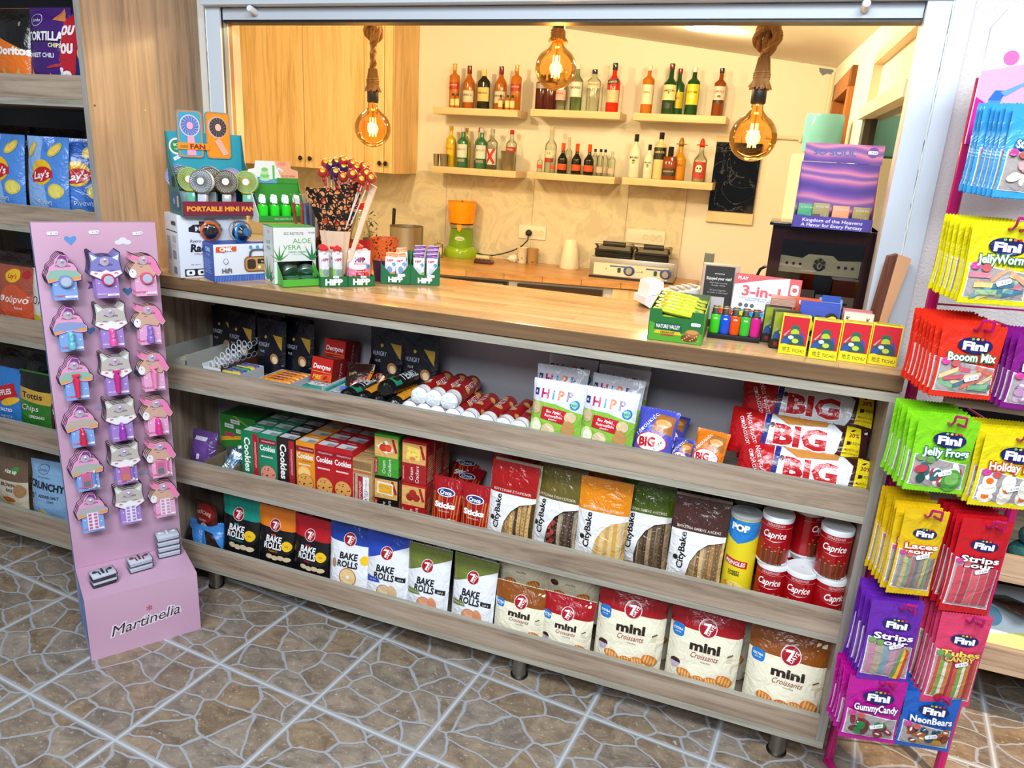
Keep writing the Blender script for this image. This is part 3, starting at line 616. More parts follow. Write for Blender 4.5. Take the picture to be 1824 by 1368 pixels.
# coffee bag and blue bags at the left end
cf = [('r', -.05, 0, .05, .15, '#4a1c14'), ('e', 0, .115, .046, .03, '#8c1c18'), ('t', 'NESCAFÉ', 0, .112, .011, '#e8dcc8', dict(arc=.008, w=.07)), ('t', 'CLASSIC', 0, .094, .007, '#e8dcc8'), ('e', .008, .06, .02, .026, '#cfb084'), ('r', -.05, 0, .05, .02, '#2f6fc0')]
onshelf('coffee', lambda: bagthing('coffee_bag', .1, .15, .05, 'stand', '#4a1c14', cf), 345, 388, 930, .10, S3, 'dark brown coffee bag on the bottom shelf behind blue film', 'coffee bag', rz=-.15, tilt=.02, dz=.01)
def bluefilm(): return bagthing('film_bag', .1, .1, .06, 'pillow', '#3f86cf', [('p', [(-.02, .0), (.03, .0), (-.01, .07), (-.04, .08)], '#2a1c1e')], crink=.006)
onshelf('bluefilm', bluefilm, 330, 350, 975, .05, S3, 'crumpled blue film bag at the far left end of the bottom shelf', 'bag', tilt=-.5, dz=-.002)
onshelf('bluefilm', None, 368, 392, 975, .06, S3, 'crumpled blue film bag between the coffee bag and the teal rusk pouch', 'bag', tilt=-.4, rz=.5)

# ---------- middle shelf: cookie boxes
def cartonbox(name, w, d, h, side, front, top=None, right=None, left=None, kind='card'):
    "closed carton; front artwork on -Y"
    mb = MB(); mb.box(-w/2, w/2, 0, d, 0, h, M(side, kind), bev=.0006)
    deco(mb, front, flatmap(0, 0, 0), kind)
    if top: deco(mb, top, topmap(h), kind)
    if right: deco(mb, right, sidemap(w/2), kind)
    if left: deco(mb, left, sidemap(-w/2, 0, -1), kind)
    return mb.build(name)
def cookiebox(col, narrow=False, pic='#d99a4e', orange=False):
    w, d, h = .0645, .062, .19
    top = [('r', -w*.42, d*.1, w*.42, d*.62, '#c9ced0'), ('r', 0, d*.12, w*.4, d*.42, '#8c9094'), ('t', 'Cookies', 0, d*.82, .007, '#f4f4f0')]
    if narrow:
        f = [('t', 'Cookies', -w*.14, h*.6, .022, '#f4f4f0', dict(rot=-pi/2, b=.03, w=h*.6)), ('r', w*.16, 0, w*.46, h*.98, '#a81a26'), ('t', 'ΠΑΠΑΔΟΠΟΥΛΟΥ', w*.31, h*.62, .006, '#f4e8e8', dict(rot=-pi/2, w=h*.45)),
             ('p', [(-w*.45, 0), (-w*.1, 0), (0, h*.18), (-w*.4, h*.2)], '#6a3a20'), ('p', [(-w*.2, h*.02), (-w*.06, h*.02), (-w*.2, h*.2), (-w*.33, h*.2)], '#e8e6e0')]
    else:
        f = [('r', -w/2+.0008, h*.84, w/2-.0008, h*.93, '#8f1420' if col != '#b3141c' else '#94101a'), ('t', 'ΠΑΠΑΔΟΠΟΥΛΟΥ', w*.06, h*.885, .005, '#f4e8e8', dict(w=w*.75)), ('t', 'Cookies', 0, h*.775, .018, '#f4f4f0', dict(b=.03, w=w*.86)),
             ('r', -w*.36, h*.61, w*.28, h*.635, '#f0e8e0'), ('t', 'CHOCOLATE', 0, h*.622, .004, col), ('t', 'με σοκολάτα', w*.1, h*.69, .004, '#2a1a14')]+cookie(0, h*.33, w*.42, pic)
        if orange: f += [('e', -w*.05, h*.49, w*.36, w*.34, '#f0b050'), ('e', -w*.05, h*.49, w*.3, w*.28, '#f6c878')]+cookie(0, h*.33, w*.42, pic)
    return lambda: cartonbox('cookie_box', w, d, h, col, f, top)
cols = [('#12754a', True, 427.7, 460, 768, 'narrow green side'), ('#14805c', False, 459, 492, 775, 'pink biscuit picture'), ('#2a1a18', True, 492.5, 524.6, 782, ''), ('#e08a18', False, 525, 561, 791, ''), ('#b3141c', False, 561.5, 593.5, 800, ''), ('#b3141c', False, 594, 627.5, 808, '')]
cn = ['dark green cookie box with upright white lettering', 'green cookie box with a pink strawberry biscuit', 'dark brown cookie box with upright white lettering', 'orange cookie box with an orange slice picture', 'red cookie box, left of the two red columns', 'red cookie box, right of the two red columns']
for i, (c, nar, a, b, v, _) in enumerate(cols):
    x = px((a+b)/2, v, y=.034).x
    for j in range(4):
        lab = cn[i]+', '+ordn(j)+' in its row' if j else cn[i]+', at the front behind the lip'
        put('ck%d' % (i if i < 5 else 4), cookiebox(c, nar, '#d98a74' if i == 1 else '#d99a4e', i == 3), (x, .034+.0635*j, S2+.001*i), (0, 0, .0), lab, 'cookie box', None, (1.0, 1, 1))
# petit beurre packs
def petit():
    w, d, h = .068, .06, .176; mb = MB(); mb.box(-w/2, w/2, 0, d, 0, h, M('#b08c5c', 'film'), bev=.004)
    it = [('r', -w*.44, .0, w*.3, h*.74, '#b8a48a'), ('r', -w*.40, .0, -w*.34, h*.74, '#a81a22'), ('r', -w*.22, .0, w*.04, h*.7, '#a81a22'), ('r', w*.04, .0, w*.34, h*.7, '#eceae6'), ('t', 'ΠΑΠΑΔΟΠΟΥΛΟΥ', -w*.09, h*.34, .008, '#f4f0e8', dict(rot=pi/2, w=h*.55)), ('t', 'ΠΤΙ-ΜΠΕΡ', w*.2, h*.28, .010, '#23408c', dict(rot=pi/2, w=h*.4)), ('t', 'ΜΠΙΣΚΟΤΑ', w*.2, h*.58, .004, '#23408c', dict(rot=pi/2)), ('r', -w*.44, h*.76, w*.44, h*.79, '#c0603a'), ('r', -w*.44, h*.80, w*.44, h*.81, '#e0c890')]
    for k in range(9): it.append(('r', -w*.46, h*.83+k*.0028, w*.46, h*.83+k*.0028+.001, '#7c5c34'))
    deco(mb, it, flatmap(0, 0, 0), 'film'); return mb.build('biscuit_pack')
x = px(645, 830, y=.036).x
for j in range(3): put('petit', petit, (x, .036+.064*j, S2), (0, 0, 0), 'tan checked biscuit pack with upright red lettering, '+ordn(j)+' in its row', 'biscuit pack')
# cracker packs, stacked two high
def cracker(col, pic):
    w, d, h = .078, .05, .130; mb = MB(); mb.box(-w/2, w/2, 0, d, 0, h, M(col, 'film'), bev=.005)
    it = [('r', -w*.46, h*.48, w*.46, h*.94, '#d9a860'), ('p', [(w*.2, h*.92), (w*.3, h*.92), (w*.45, h*.62), (w*.35, h*.60)], '#a01a22'), ('t', 'Cream', -w*.1, h*.24, .011, '#f4f4ec', dict(rot=pi/2, sh=.2)), ('t', 'Crackers', w*.13, h*.24, .011, '#f4f4ec', dict(rot=pi/2, sh=.2, w=h*.4)), ('r', -w*.47, h*.05, -w*.34, h*.45, '#a01a22'), ('t', 'ΠΑΠΑΔΟΠΟΥΛΟΥ', -w*.405, h*.25, .0035, '#f4e8e8', dict(rot=pi/2))]
    it += pic(w, h); deco(mb, it, flatmap(0, 0, 0), 'film')
    deco(mb, [('r', .004, .004, d-.004, h-.006, '#b98a52' if col[1] in '1b' else col)]+[('r', .004, .006+k*.006, d-.004, .008+k*.006, '#d0a468') for k in range(14)], sidemap(w/2), 'film')
    return mb.build('cracker_pack')
tom = lambda w, h: [('p', [(-w*.4, h*.72), (0, h*.88), (w*.3, h*.66), (0, h*.56)], '#ece4dc'), ('e', -w*.1, h*.7, w*.18, h*.09, '#c8321e'), ('e', w*.08, h*.70, w*.14, h*.09, '#d8452c'), ('e', -w*.1, h*.8, w*.05, h*.03, '#3f8a30')]
che = lambda w, h: [('p', [(-w*.3, h*.58), (w*.22, h*.56), (w*.26, h*.84), (-w*.26, h*.88)], '#edd060'), ('e', -w*.1, h*.74, w*.04, h*.02, '#c8a030'), ('e', w*.1, h*.66, w*.04, h*.02, '#c8a030'), ('e', -w*.05, h*.6, w*.12, h*.04, '#d98050')]
ff = lambda w, h: [('p', [(-w*.36, h*.6), (w*.28, h*.56), (w*.3, h*.86), (-w*.34, h*.88)], '#ece4dc'), ('p', [(-w*.3, h*.62), (w*.24, h*.6), (w*.24, h*.82), (-w*.3, h*.84)], '#e0a626')]
rt = lambda w, h: [('e', -w*.14, h*.68, w*.15, h*.09, '#8f1a14'), ('e', w*.12, h*.68, w*.15, h*.09, '#9c2018'), ('e', -w*.02, h*.78, w*.15, h*.09, '#a8261c')]
xg, xr = px(688, 830, y=.05).x, px(737, 845, y=.045).x
for j in range(3):
    o = ordn(j)
    put('crg', lambda: cracker('#3f9a2c', tom), (xg, .05+.055*j, S2+.1305), (0, 0, .06), 'bright green cracker pack stacked on a black one, %s in its row' % o, 'cracker pack')
    put('crk', lambda: cracker('#1a1614', ff), (xg, .05+.055*j, S2), (0, 0, .06), 'black cracker pack under the green one, %s in its row' % o, 'cracker pack')
    put('crr', lambda: cracker('#a3141c', che), (xr, .045+.055*j, S2+.1305), (0, 0, .03), 'red cracker pack with a cheese picture, %s in the top of its stack' % o, 'cracker pack')
    put('crt', lambda: cracker('#ac1a1e', rt), (xr, .045+.055*j, S2), (0, 0, .03), 'red cracker pack with a tomato picture, %s in the bottom of its stack' % o, 'cracker pack')
# pretzel stick bags
def sticks():
    w, h = .092, .165; it = [('r', -w/2, 0, w/2, h, '#9c1018')]; rd_ = random.Random(4)
    for k in range(9):
        x0 = -w*.42+k*w*.1; dx = rd_.uniform(-.012, .012); it.append(('p', [(x0, .002), (x0+.0028, .002), (x0+dx+.0028, h*.74), (x0+dx, h*.74)], '#c9762e'))
    for k in range(2): it.append(('p', [(-w*.47, h*(.17+.1*k)), (w*.4, h*(.24+.05*k)), (w*.4, h*(.26+.05*k)), (-w*.47, h*(.19+.1*k))], '#d98a3c'))
    it += [('e', 0, h*.76, w*.31, h*.075, '#e8eef4'), ('e', 0, h*.76, w*.28, h*.06, '#2a3570'), ('t', 'Croco', 0, h*.76, .012, '#f4f4f4', dict(b=.03, w=w*.4)), ('t', 'Sticks', 0, h*.54, .016, '#f4f4f4', dict(b=.05, w=w*.7)), ('t', 'KRÄCK·ZACK', 0, h*.43, .004, '#f0e0d8'), ('e', w*.1, h*.08, w*.13, h*.05, '#6fae3a')]
    return bagthing('pretzel_bag', w, h, .03, 'pillow', '#9c1018', it, [(.012, h*.27, .5, '€ 1.90')], seed=2)
onshelf('sticks', sticks, 768, 812, 880, .03, S2, 'red bag of pretzel sticks, the left one with a green mark', 'snack bag', tilt=-.15)
onshelf('sticks', None, 818, 868, 900, .03, S2, 'red bag of pretzel sticks, the right one beside the bread stick bags', 'snack bag', tilt=-.1, rz=-.05)
for j in range(3):
    onshelf('sticks', None, 780+8*j, 830+8*j, 868, .12+.05*j, S2, 'dark red pretzel bag lying back behind the standing ones, %s of three' % ordn(j), 'snack bag', tilt=-1.0, rz=.15*j, dz=.02+.02*j)
# bread stick bags
def bread(col, st, txt, red=False, seed=1):
    w, h = .138, .25; it = [('r', -w/2, 0, w/2, h, '#c3b49c')]; rd_ = random.Random(seed)
    for k in range(8):
        x0 = -w*.16+k*w*.085; dx = rd_.uniform(-.004, .004)
        it.append(('p', [(x0, .004), (x0+w*.07, .004), (x0+w*.07+dx, h*.60), (x0+dx, h*.60)], st[k % len(st)]))
        if len(st) > 2:
            for q in range(14): it.append(('e', x0+w*.035+rd_.uniform(-.003, .003), h*.03+q*h*.041, .0011, .0013, st[-1]))
    if red: it += [('e', -w*.05+.01*(q % 2), h*.06+q*h*.05, .006, .008, '#a83a34') for q in range(9)]
    it += [('r', -w*.5, 0, -w*.12, h*.12, '#8f6c4e'), ('e', -w*.36, h*.06, w*.13, h*.04, '#c8a070')]
    it += [('p', [(-w/2, h*.1)]+[(-w/2+w*.32*sin(a), h*.1-(.0)+h*.0*a) for a in (0,)]+[(-w*.12, h*.1), (-w*.13, h*.2), (-w*.08, h*.36), (w*.04, h*.48), (w*.2, h*.56), (w/2, h*.60), (w/2, h*.66), (-w/2, h*.66)], '#e3e2e2')]
    it += [('t', 'CityBake', -w*.27, h*.45, .017, '#141414', dict(rot=pi/2, b=.03, w=h*.38)), ('e', -w*.36, h*.37, w*.05, w*.05, '#141414'), ('r', -w/2, h*.655, w/2, h, col), ('t', txt, 0, h*.69, .0065, '#e8dcd0', dict(w=w*.8))]
    return lambda: bagthing('bread_stick_bag', w, h, .045, 'hang', '#c3b49c', it, seed=seed, kind='wrap', lean=.0)
SES = ['#c49a5a', '#b88c4c', '#cfa565', '#4a3620']
BS = [('red', '#a01414', SES, 'ΚΡΙΤΣΙΝΙΑ ΣΤΑΡΕΝΙΑ', 0, 870, 950, 905, .035, -.05, 'red topped bag of seeded bread sticks'), ('olive', '#665a26', ['#4c3c30', '#5a463a', '#3e3028', '#b09a80'], 'ΚΡΙΤΣΙΝΙΑ ΠΟΛΥΣΠΟΡΑ', 1, 950, 1026, 930, .06, -.12, 'olive topped bag of dark multigrain bread sticks'),
      ('amber', '#d9810e', ['#dcb870', '#c89a50'], 'ΚΡΙΤΣΙΝΙΑ ΚΑΛΑΜΠΟΚΙΟΥ', 0, 1022, 1112, 960, .03, .02, 'orange topped bag of pale corn bread sticks'), ('green', '#4a5c0c', ['#5a4634', '#6a543c', '#4c3a2c', '#a88c68'], 'ΚΡΙΤΣΙΝΙΑ ΟΛΙΚΗΣ ΑΛΕΣΕΩΣ', 0, 1106, 1188, 940, .09, 0, 'green topped bag of wholemeal bread sticks'),
      ('brown', '#452822', ['#8f6a40', '#a47c4c', '#7c5a36', '#d0ac78'], 'ΚΡΙΤΣΙΝΙΑ ΟΛΙΚΗΣ ΑΛΕΣΗΣ', 0, 1192, 1286, 985, .045, 0, 'dark brown topped bag of bread sticks beside the tall yellow tube')]
for i, (k, c, st, tx, rdm, a, b, v, y, rz, lab) in enumerate(BS):
    onshelf('bs'+k, bread(c, st, tx, bool(rdm), i+1), a, b, v, y, S2, lab+', front one', 'bread sticks', tilt=-.13, rz=rz)
    for j in (1, 2):
        onshelf('bs'+k, None, a, b, v-14*j, y+.06*j, S2, lab+', '+ordn(j)+' one', 'bread sticks', tilt=-.16, rz=.05*(-1)**j, dz=.006*j)
# tall crisp tubes and wafer tins
def cyl_items(mb, items, r, n=26, hmax=.3):
    gx = [(-1+2*k/n)*pi*r for k in range(n+1)]; deco(mb, items, cylmap(r), 'film', gx, [], off=.0002)
def tube_can():
    r, h = .0375, .235; root = empty('crisp_tube'); mb = MB(); mb.lathe([(r-.001, 0), (r, .001), (r, h-.004)], M('#e3cc1c', 'card'), 40)
    it = [('p', [(-.055, h*.80), (-.035, h*.76), (0, h*.70), (.035, h*.76), (.055, h*.80), (.055, h*.965), (-.055, h*.965)], '#1f7fc8'), ('t', 'POP', 0, h*.885, .017, '#f4f4f4', dict(b=.06, w=.045)), ('e', 0, h*.885, .0045, .006, '#30343c'), ('t', 'STAR', -.018, h*.945, .004, '#20306a'), ('t', 'PLAY', .014, h*.83, .004, '#20306a'),
          ('p', [(-.030, h*.53), (.030, h*.50), (.030, h*.42), (-.030, h*.45)], '#c01a20'), ('t', 'PRINGLES', 0, h*.475, .011, '#f6f2ea', dict(b=.03, w=.05, rot=-.06)), ('t', 'CHEESY', 0, h*.375, .006, '#22301c', dict(b=.03)), ('t', 'CHEESE', 0, h*.345, .006, '#22301c', dict(b=.03)), ('e', -.008, h*.16, .02, .022, '#e89a20', .4), ('e', .008, h*.21, .022, .01, '#ecd27a', -.3)]
    cyl_items(mb, it, r); mb.build('tube', root)
    mb = MB(); mb.lathe([(r+.0008, h-.005), (r+.0012, h), (r+.0002, h+.003), (r-.004, h+.003), (r-.006, h+.001), (.0001, h+.001)], glass('grey_plastic_lid', '#b9bec2', .25, 1.4, .35), 40)
    deco(mb, [('e', 0, 0, .014, .008, '#8c9094'), ('e', 0, 0, .011, .005, '#aab0b4')], topmap(h+.001), 'matte'); mb.build('lid', root); return root
def tin():
    r, h = .0365, .125; root = empty('wafer_tin'); mb = MB(); mb.lathe([(r-.001, 0), (r, .001), (r, h-.004)], M('#a00c14', 'gloss'), 40)
    it = [('r', -.05, h*.9, .05, h*.905, '#e0b0b0'), ('t', 'ΠΑΠΑΔΟΠΟΥΛΟΥ', 0, h*.855, .0065, '#f0dada', dict(w=.042)), ('r', -.05, h*.8, .05, h*.805, '#e0b0b0'), ('t', 'Caprice', 0, h*.66, .018, '#f4f0ee', dict(sh=.3, b=.02, w=.055)), ('p', [(-.022, h*.53), (0, h*.50), (.024, h*.54), (0, h*.515)], '#f4f0ee')]
    rd_ = random.Random(8)
    for k in range(9):
        x0 = -.024+k*.006; hh = h*(.3+.12*rd_.random()); dx = (k-4)*.0009
        it += [('p', [(x0-.0028, .003), (x0+.0028, .003), (x0+dx+.0028, hh), (x0+dx-.0028, hh)], '#6a3018' if k % 2 else '#7c3c20'), ('e', x0+dx, hh, .0028, .0014, '#b98058')]
    cyl_items(mb, it, r); mb.build('tin', root)
    mb = MB(); mb.lathe([(r+.0006, h-.012), (r+.0012, h-.001), (r, h+.0015), (r-.003, h+.0005), (.0001, h+.0005)], M('#dfe3e4', 'card'), 40); mb.lathe([(.0001, h+.0008), (.003, h+.0009), (.004, h+.0005)], M('#c8cccf', 'card'), 16); mb.build('lid', root)
    mb = MB(); mb.lathe([(r+.0005, .0), (r+.001, .003), (r+.0002, .006)], M('#d8dcde', 'card'), 40); mb.build('base_ring', root); return root
xp_ = px(1323, 960, y=.035+.04).x
put('prg', tube_can, (xp_, .075, S2), (0, 0, -.25), 'tall yellow and blue crisp tube in the middle shelf, front one', 'crisp tube')
put('prg', None, (xp_+.0, .158, S2), (0, 0, .3), 'tall yellow and blue crisp tube behind the front one', 'crisp tube')
R_ = .0395
def tinat(u, v, y, lev, lab, rz=0): put('tin', tin, (px(u, v, y=y-R_).x, y, S2+lev*.1268), (0, 0, rz-.08), lab, 'wafer tin')
tinat(1370, 1050, .072, 0, 'red wafer tin at the front left under another tin'); tinat(1377, 985, .072, 1, 'red wafer tin stacked at the front left on another tin')
tinat(1422, 1065, .066, 0, 'red wafer tin standing alone at the front between the two stacks')
tinat(1476, 1075, .064, 0, 'red wafer tin at the front right under another tin', .5); tinat(1484, 1005, .066, 1, 'red wafer tin stacked at the front right on another tin')
tinat(1436, 1010, .148, 0, 'red wafer tin in the second row, lower middle'); tinat(1436, 960, .148, 1, 'red wafer tin showing its small print in the second row, upper middle', 1.1)
tinat(1386, 1000, .154, 0, 'red wafer tin in the second row, lower left'); tinat(1388, 940, .154, 1, 'red wafer tin in the second row, upper left')
tinat(1487, 1000, .146, 0, 'red wafer tin in the second row, lower right'); tinat(1489, 950, .146, 1, 'red wafer tin in the second row, upper right')
for k, (u, nm) in enumerate(((1352, 'left'), (1404, 'middle'), (1452, 'right'))): tinat(u, 915, .235, 1, 'red wafer tin in the dark back row, %s' % nm, .4*k); tinat(u, 915, .235, 0, 'red wafer tin carrying the %s tin of the dark back row' % nm, .4*k)
# left end of the middle shelf: nut bag, sachet box, green carton
def nuts():
    r = bagthing('nut_bag', .1, .13, .05, 'stand', '#5a3a78', [('r', -.05, 0, .05, .03, '#6a4a34'), ('r', -.04, .05, .03, .1, '#6a4490'), ('r', -.03, .1, .02, .112, '#cfc6d8'), ('rr', -.006, .04, .006, .058, '#d8d4e0')]+[('e', -.04+.009*k, .012+.008*(k % 3), .006, .005, '#8a6242') for k in range(9)], kind='wrap'); return r
onshelf('nuts', nuts, 330, 372, 800, .06, S2, 'clear and purple bag of nuts at the left end of the middle shelf', 'nut bag', tilt=-.25, dz=-.0)
def sachetbox():
    root = empty('sachet_box'); mb = MB(); w, d, h = .115, .20, .062
    for a in ((-w/2, -w/2+.003, 0, d, 0, h), (w/2-.003, w/2, 0, d, 0, h), (-w/2, w/2, 0, .003, 0, h*.8), (-w/2, w/2, d-.003, d, 0, h), (-w/2, w/2, 0, d, 0, .002)): mb.box(*a, M('#7c6a50', 'card'))
    mb.build('carton', root); return root
xb = px(396, 830, y=.04).x
put('sbx', sachetbox, (xb, .03, S2), (0, 0, 0), 'open brown cardboard box holding silver blue sachets', 'box')
def sachet():
    mb = MB(); pouch(mb, .045, .07, .008, 'pillow', '#8fa0ae', items=[('r', -.02, .01, .02, .03, '#a9bcc8'), ('r', -.012, .036, .012, .05, '#5c7c98')], nx=6, ny=8, kind='foil', crink=.003); return mb.build('sachet')
rd_ = random.Random(5)
for k in range(18):
    put('sach', sachet, (xb+rd_.uniform(-.035, .035), .05+.0085*k, S2+.018+rd_.uniform(0, .012)), (rd_.uniform(-1.1, -.3), rd_.uniform(-.5, .5), rd_.uniform(-.6, .6)), 'silver blue foil sachet in the open cardboard box on the middle shelf', 'sachet', 'foil sachets in the cardboard box')
gb = [('r', -.07, 0, .07, .115, '#2c7a2c'), ('p', [(-.07, .02), (.07, .05), (.07, .06), (-.07, .035)], '#d8a020'), ('p', [(-.02, .115), (.07, .07), (.07, .075), (-.01, .115)], '#8ab030')]
for (cx_, cy_, c_) in ((-.01, .095, '#d8d8d8'), (-.035, .078, '#d8d8d8'), (-.035, .048, '#c03a60'), (.01, .064, '#d8d8d8')): gb += [('p', [(cx_-.018, cy_-.006), (cx_+.018, cy_-.008), (cx_+.018, cy_+.006), (cx_-.018, cy_+.008)], c_), ('t', 'TONIC', cx_, cy_, .006, '#2c3a2c')]
gb += [('t', 'KEEP', .03, .035, .009, '#e8f0e0', dict(b=.02)), ('t', '"FRESH"', .035, .02, .009, '#e8f0e0', dict(b=.02))]
tag(cartonbox('display_carton', .14, .10, .115, '#1f5e24', gb), 'dark green carton with sweet pictures standing behind the sachet box', 'carton').location = (px(420, 760, y=.14).x, .15, S2+.062)
# ---------- top shelf
# chips / sweets trays
def tray(w, d, h, col='#c9ccd0', name='display_tray', front=.8):
    mb = MB()
    for a in ((-w/2, -w/2+.002, 0, d, 0, h), (w/2-.002, w/2, 0, d, 0, h), (-w/2, w/2, 0, .002, 0, h*front), (-w/2, w/2, d-.002, d, 0, h), (-w/2, w/2, 0, d, 0, .002)): mb.box(*a, M(col, 'card'))
    return mb.build(name)
xa = px(330, 650, y=.03).x
tag(tray(.12, .24, .085, '#a8a89e'), 'long open white cardboard tray at the left end of the top shelf', 'tray').location = (-.401, .03, S1)
def bar(): mb = MB(); pouch(mb, .036, .125, .016, 'pillow', '#a8925c', items=[('r', -.014, .03, .014, .08, '#d8cfb0')], nx=6, ny=10); return mb.build('snack_bar')
for k in range(5): put('bar0', bar, (-.435+.018*k, .05+.008*k, S1+.03), (-1.35, 0, .1*k-.2), 'cream wrapped snack bar lying in the left cardboard tray', 'snack bar', 'snack bars in the left tray')
def lattice():
    root = empty('lattice_display_box'); mb = MB(); w, d = .07, .20
    mb.box(-w/2, w/2, 0, .002, 0, .062, '#d8dade'); mb.box(-w/2, -w/2+.002, 0, d, 0, .07, '#d8dade'); mb.box(w/2-.002, w/2, 0, d, 0, .07, '#4a261c'); mb.box(-w/2, w/2, 0, d, 0, .002, '#c8c8cc')
    deco(mb, [('e', .008, .03, .013, .010, '#8c2440'), ('t', 'Nut', .008, .03, .006, '#f0e8ec')], flatmap(0, 0, 0), 'card'); deco(mb, [('t', 'Protein wafers', .10, .045, .008, '#e8dcd0')], sidemap(w/2), 'card'); mb.build('carton', root)
    mb = MB()
    for j in range(7):
        for i in range(3):
            x = -w/2+.014+i*.021; y = .02+j*.026; z = .062+.008*j
            mb.tube([(x+.008*cos(2*pi*k/10), y, z+.011*sin(2*pi*k/10)) for k in range(10)], .0016, '#d0d2d8', 5, True)
    for j in range(7):
        for i in range(6): mb.tube([(w/2+.001, .02+j*.026+.0125*cos(2*pi*k/8), .07+.008*j-.010*i+.008*sin(2*pi*k/8)) for k in range(8)] if i < 1 else [(w/2+.001, .02+j*.026+.0125*cos(2*pi*k/8), .075+.008*sin(2*pi*k/8)) for k in range(8)], .0012, '#b8bac2', 4, True)
    mb.build('loop_rows', root); return root
put('latt', lattice, (px(378, 655, y=.03).x, .028, S1), (0, 0, 0), 'white display box with looped paper lattice rows on the top shelf', 'display box')
def roll(col, txt, tc, L=.125, r=.0095, c2=None):
    def f():
        mb = MB(); mb.tube([(-L/2, 0, r), (-L/2+.006, 0, r), (L/2-.006, 0, r), (L/2, 0, r)], r, M(col, 'film'), 12, rs=[r*.6, r, r, r*.6])
        deco(mb, [('r', -L*.36, -.006, L*.36, .006, c2 or col), ('t', txt, 0, 0, .0085, tc, dict(b=.04, w=L*.5)), ('r', L*.37, -.005, L*.43, .005, '#e8c020')], lambda a, b, o: (a, -b if False else b, 2*r+o*.5-.4*b*b/r), 'film'); return mb.build('mint_roll')
    return f
def mints(key, col, c2, tc, u, v, n, m, lab, grp, L=.11):
    a = px(u, v, z=.757)
    tag(tray(L+.012, .021*n+.004, .056, '#bfc2c6'), 'low white cardboard tray under the '+grp, 'tray').location = (a.x, .0275, S1)
    for i in range(n):
        for j in range(m):
            c = col[(i+j) % len(col)]; put(key+c, roll(c, 'mentos', tc, L, c2=c2), (a.x+random.uniform(-.002, .002), .041+i*.0205, S1+.020+j*.0205), (0, 0, random.uniform(-.03, .03)), lab % (ordn(i), 'top' if j else 'bottom'), 'mint roll', grp)
mints('mtf', ['#2c8a4c', '#c8b838', '#4a4a9c'], '#d8dce0', '#2a2a7c', 418, 657, 5, 2, '%s roll from the lip in the %s layer of the mixed fruit mint tray', 'mixed fruit mint rolls')
mints('mto', ['#d97818', '#e08a28'], '#e8a860', '#3a2a6c', 497, 677, 5, 2, '%s roll from the lip in the %s layer of the orange mint tray', 'orange mint rolls', .1)
def gum(col):
    def f():
        mb = MB(); mb.box(-.042, .042, -.029, .029, 0, .018, M(col, 'film'), bev=.004)
        deco(mb, [('rr', -.034, -.012, .034, .018, '#d8ecea'), ('t', 'mentos', 0, .011, .009, '#2a2a7c', dict(b=.04, w=.05)), ('t', 'PURE', -.004, -.002, .008, '#2a8a74' if col[1] != '3' else '#2a6ab4'), ('r', -.035, .019, .0, .025, '#c84a3a'), ('e', .026, -.008, .006, .003, '#202428')], topmap(.018), 'film'); return mb.build('gum_pack')
    return f
a = px(562, 690, z=.757)
tag(tray(.10, .125, .052, '#bfc2c6'), 'low white cardboard tray under the teal gum packs', 'tray').location = (a.x, .0275, S1)
for i in range(2):
    for j in range(2): put('gumt', gum('#2c9484'), (a.x, .062+i*.06, S1+.020+j*.0185), (0, 0, 0), 'teal gum pack, %s one in the %s layer' % (('near', 'far')[i], ('bottom', 'top')[j]), 'gum pack')
a = px(612, 700, y=.06)
tag(tray(.085, .13, .062, '#c8ccd4', front=.7), 'white cardboard tray with upright walls holding blue gum packs', 'tray').location = (a.x-.008, .0275, S1)
for i in range(2): put('gumb', gum('#3a7ac8'), (a.x-.008, .06+i*.06, S1+.028), (-.1, 0, 0), 'blue gum pack in the walled tray, %s one' % ('near', 'far')[i], 'gum pack'); put('gumb', None, (a.x-.008, .06+i*.06, S1+.008), (-.1, 0, 0), 'blue gum pack under the %s one in the walled tray' % ('near', 'far')[i], 'gum pack')
# black nut pouches
def nutpouch():
    w, h = .118, .17; it = [('r', -w/2, 0, w/2, h, '#0c0f1a'), ('p', [(w*.12, h*.74), (w*.42, h*.72), (w*.42, h*.46)], '#b8902c'), ('t', 'HUNGRY', -w*.18, h*.54, .014, '#b9bcc8', dict(b=.0, w=w*.42)), ('t', 'nut', -w*.22, h*.42, .011, '#b9bcc8'), ('e', -w*.12, h*.68, .005, .005, '#c8a030'), ('e', w*.2, h*.3, w*.13, h*.1, '#a87448', .5), ('e', w*.22, h*.28, w*.08, h*.07, '#d9c29a', .5)]
    return bagthing('nut_pouch', w, h, .03, 'stand', '#0c0f1a', it, back='#0a0c14', seed=3)
NP = [(395, 600, .22, 'farthest left'), (425, 605, .19, 'second from the left'), (478, 615, .16, 'third from the left, with a bacon picture'), (528, 625, .18, 'fourth from the left, beside the cinnamon gum boxes')]
for u, v, y, s in NP:
    for j in (0, 1): onshelf('nutp', nutpouch, u-30, u+30, v, y+.045*j, S1, 'black nut pouch, %s%s' % (s, ' (rear of the pair)' if j else ''), 'nut pouch', tilt=-.05, rz=-.1, dz=.045-.02)
for u, v, y, s in ((686, 630, .18, 'left'), (745, 640, .17, 'right')):
    for j in (0, 1): onshelf('nutp', None, u-30, u+30, v, y+.035*j, S1, 'black nut pouch of the %s pair behind the black cookie rolls%s' % (s, ', rear one' if j else ', near one'), 'nut pouch', tilt=-.05, rz=.0, dz=.05)
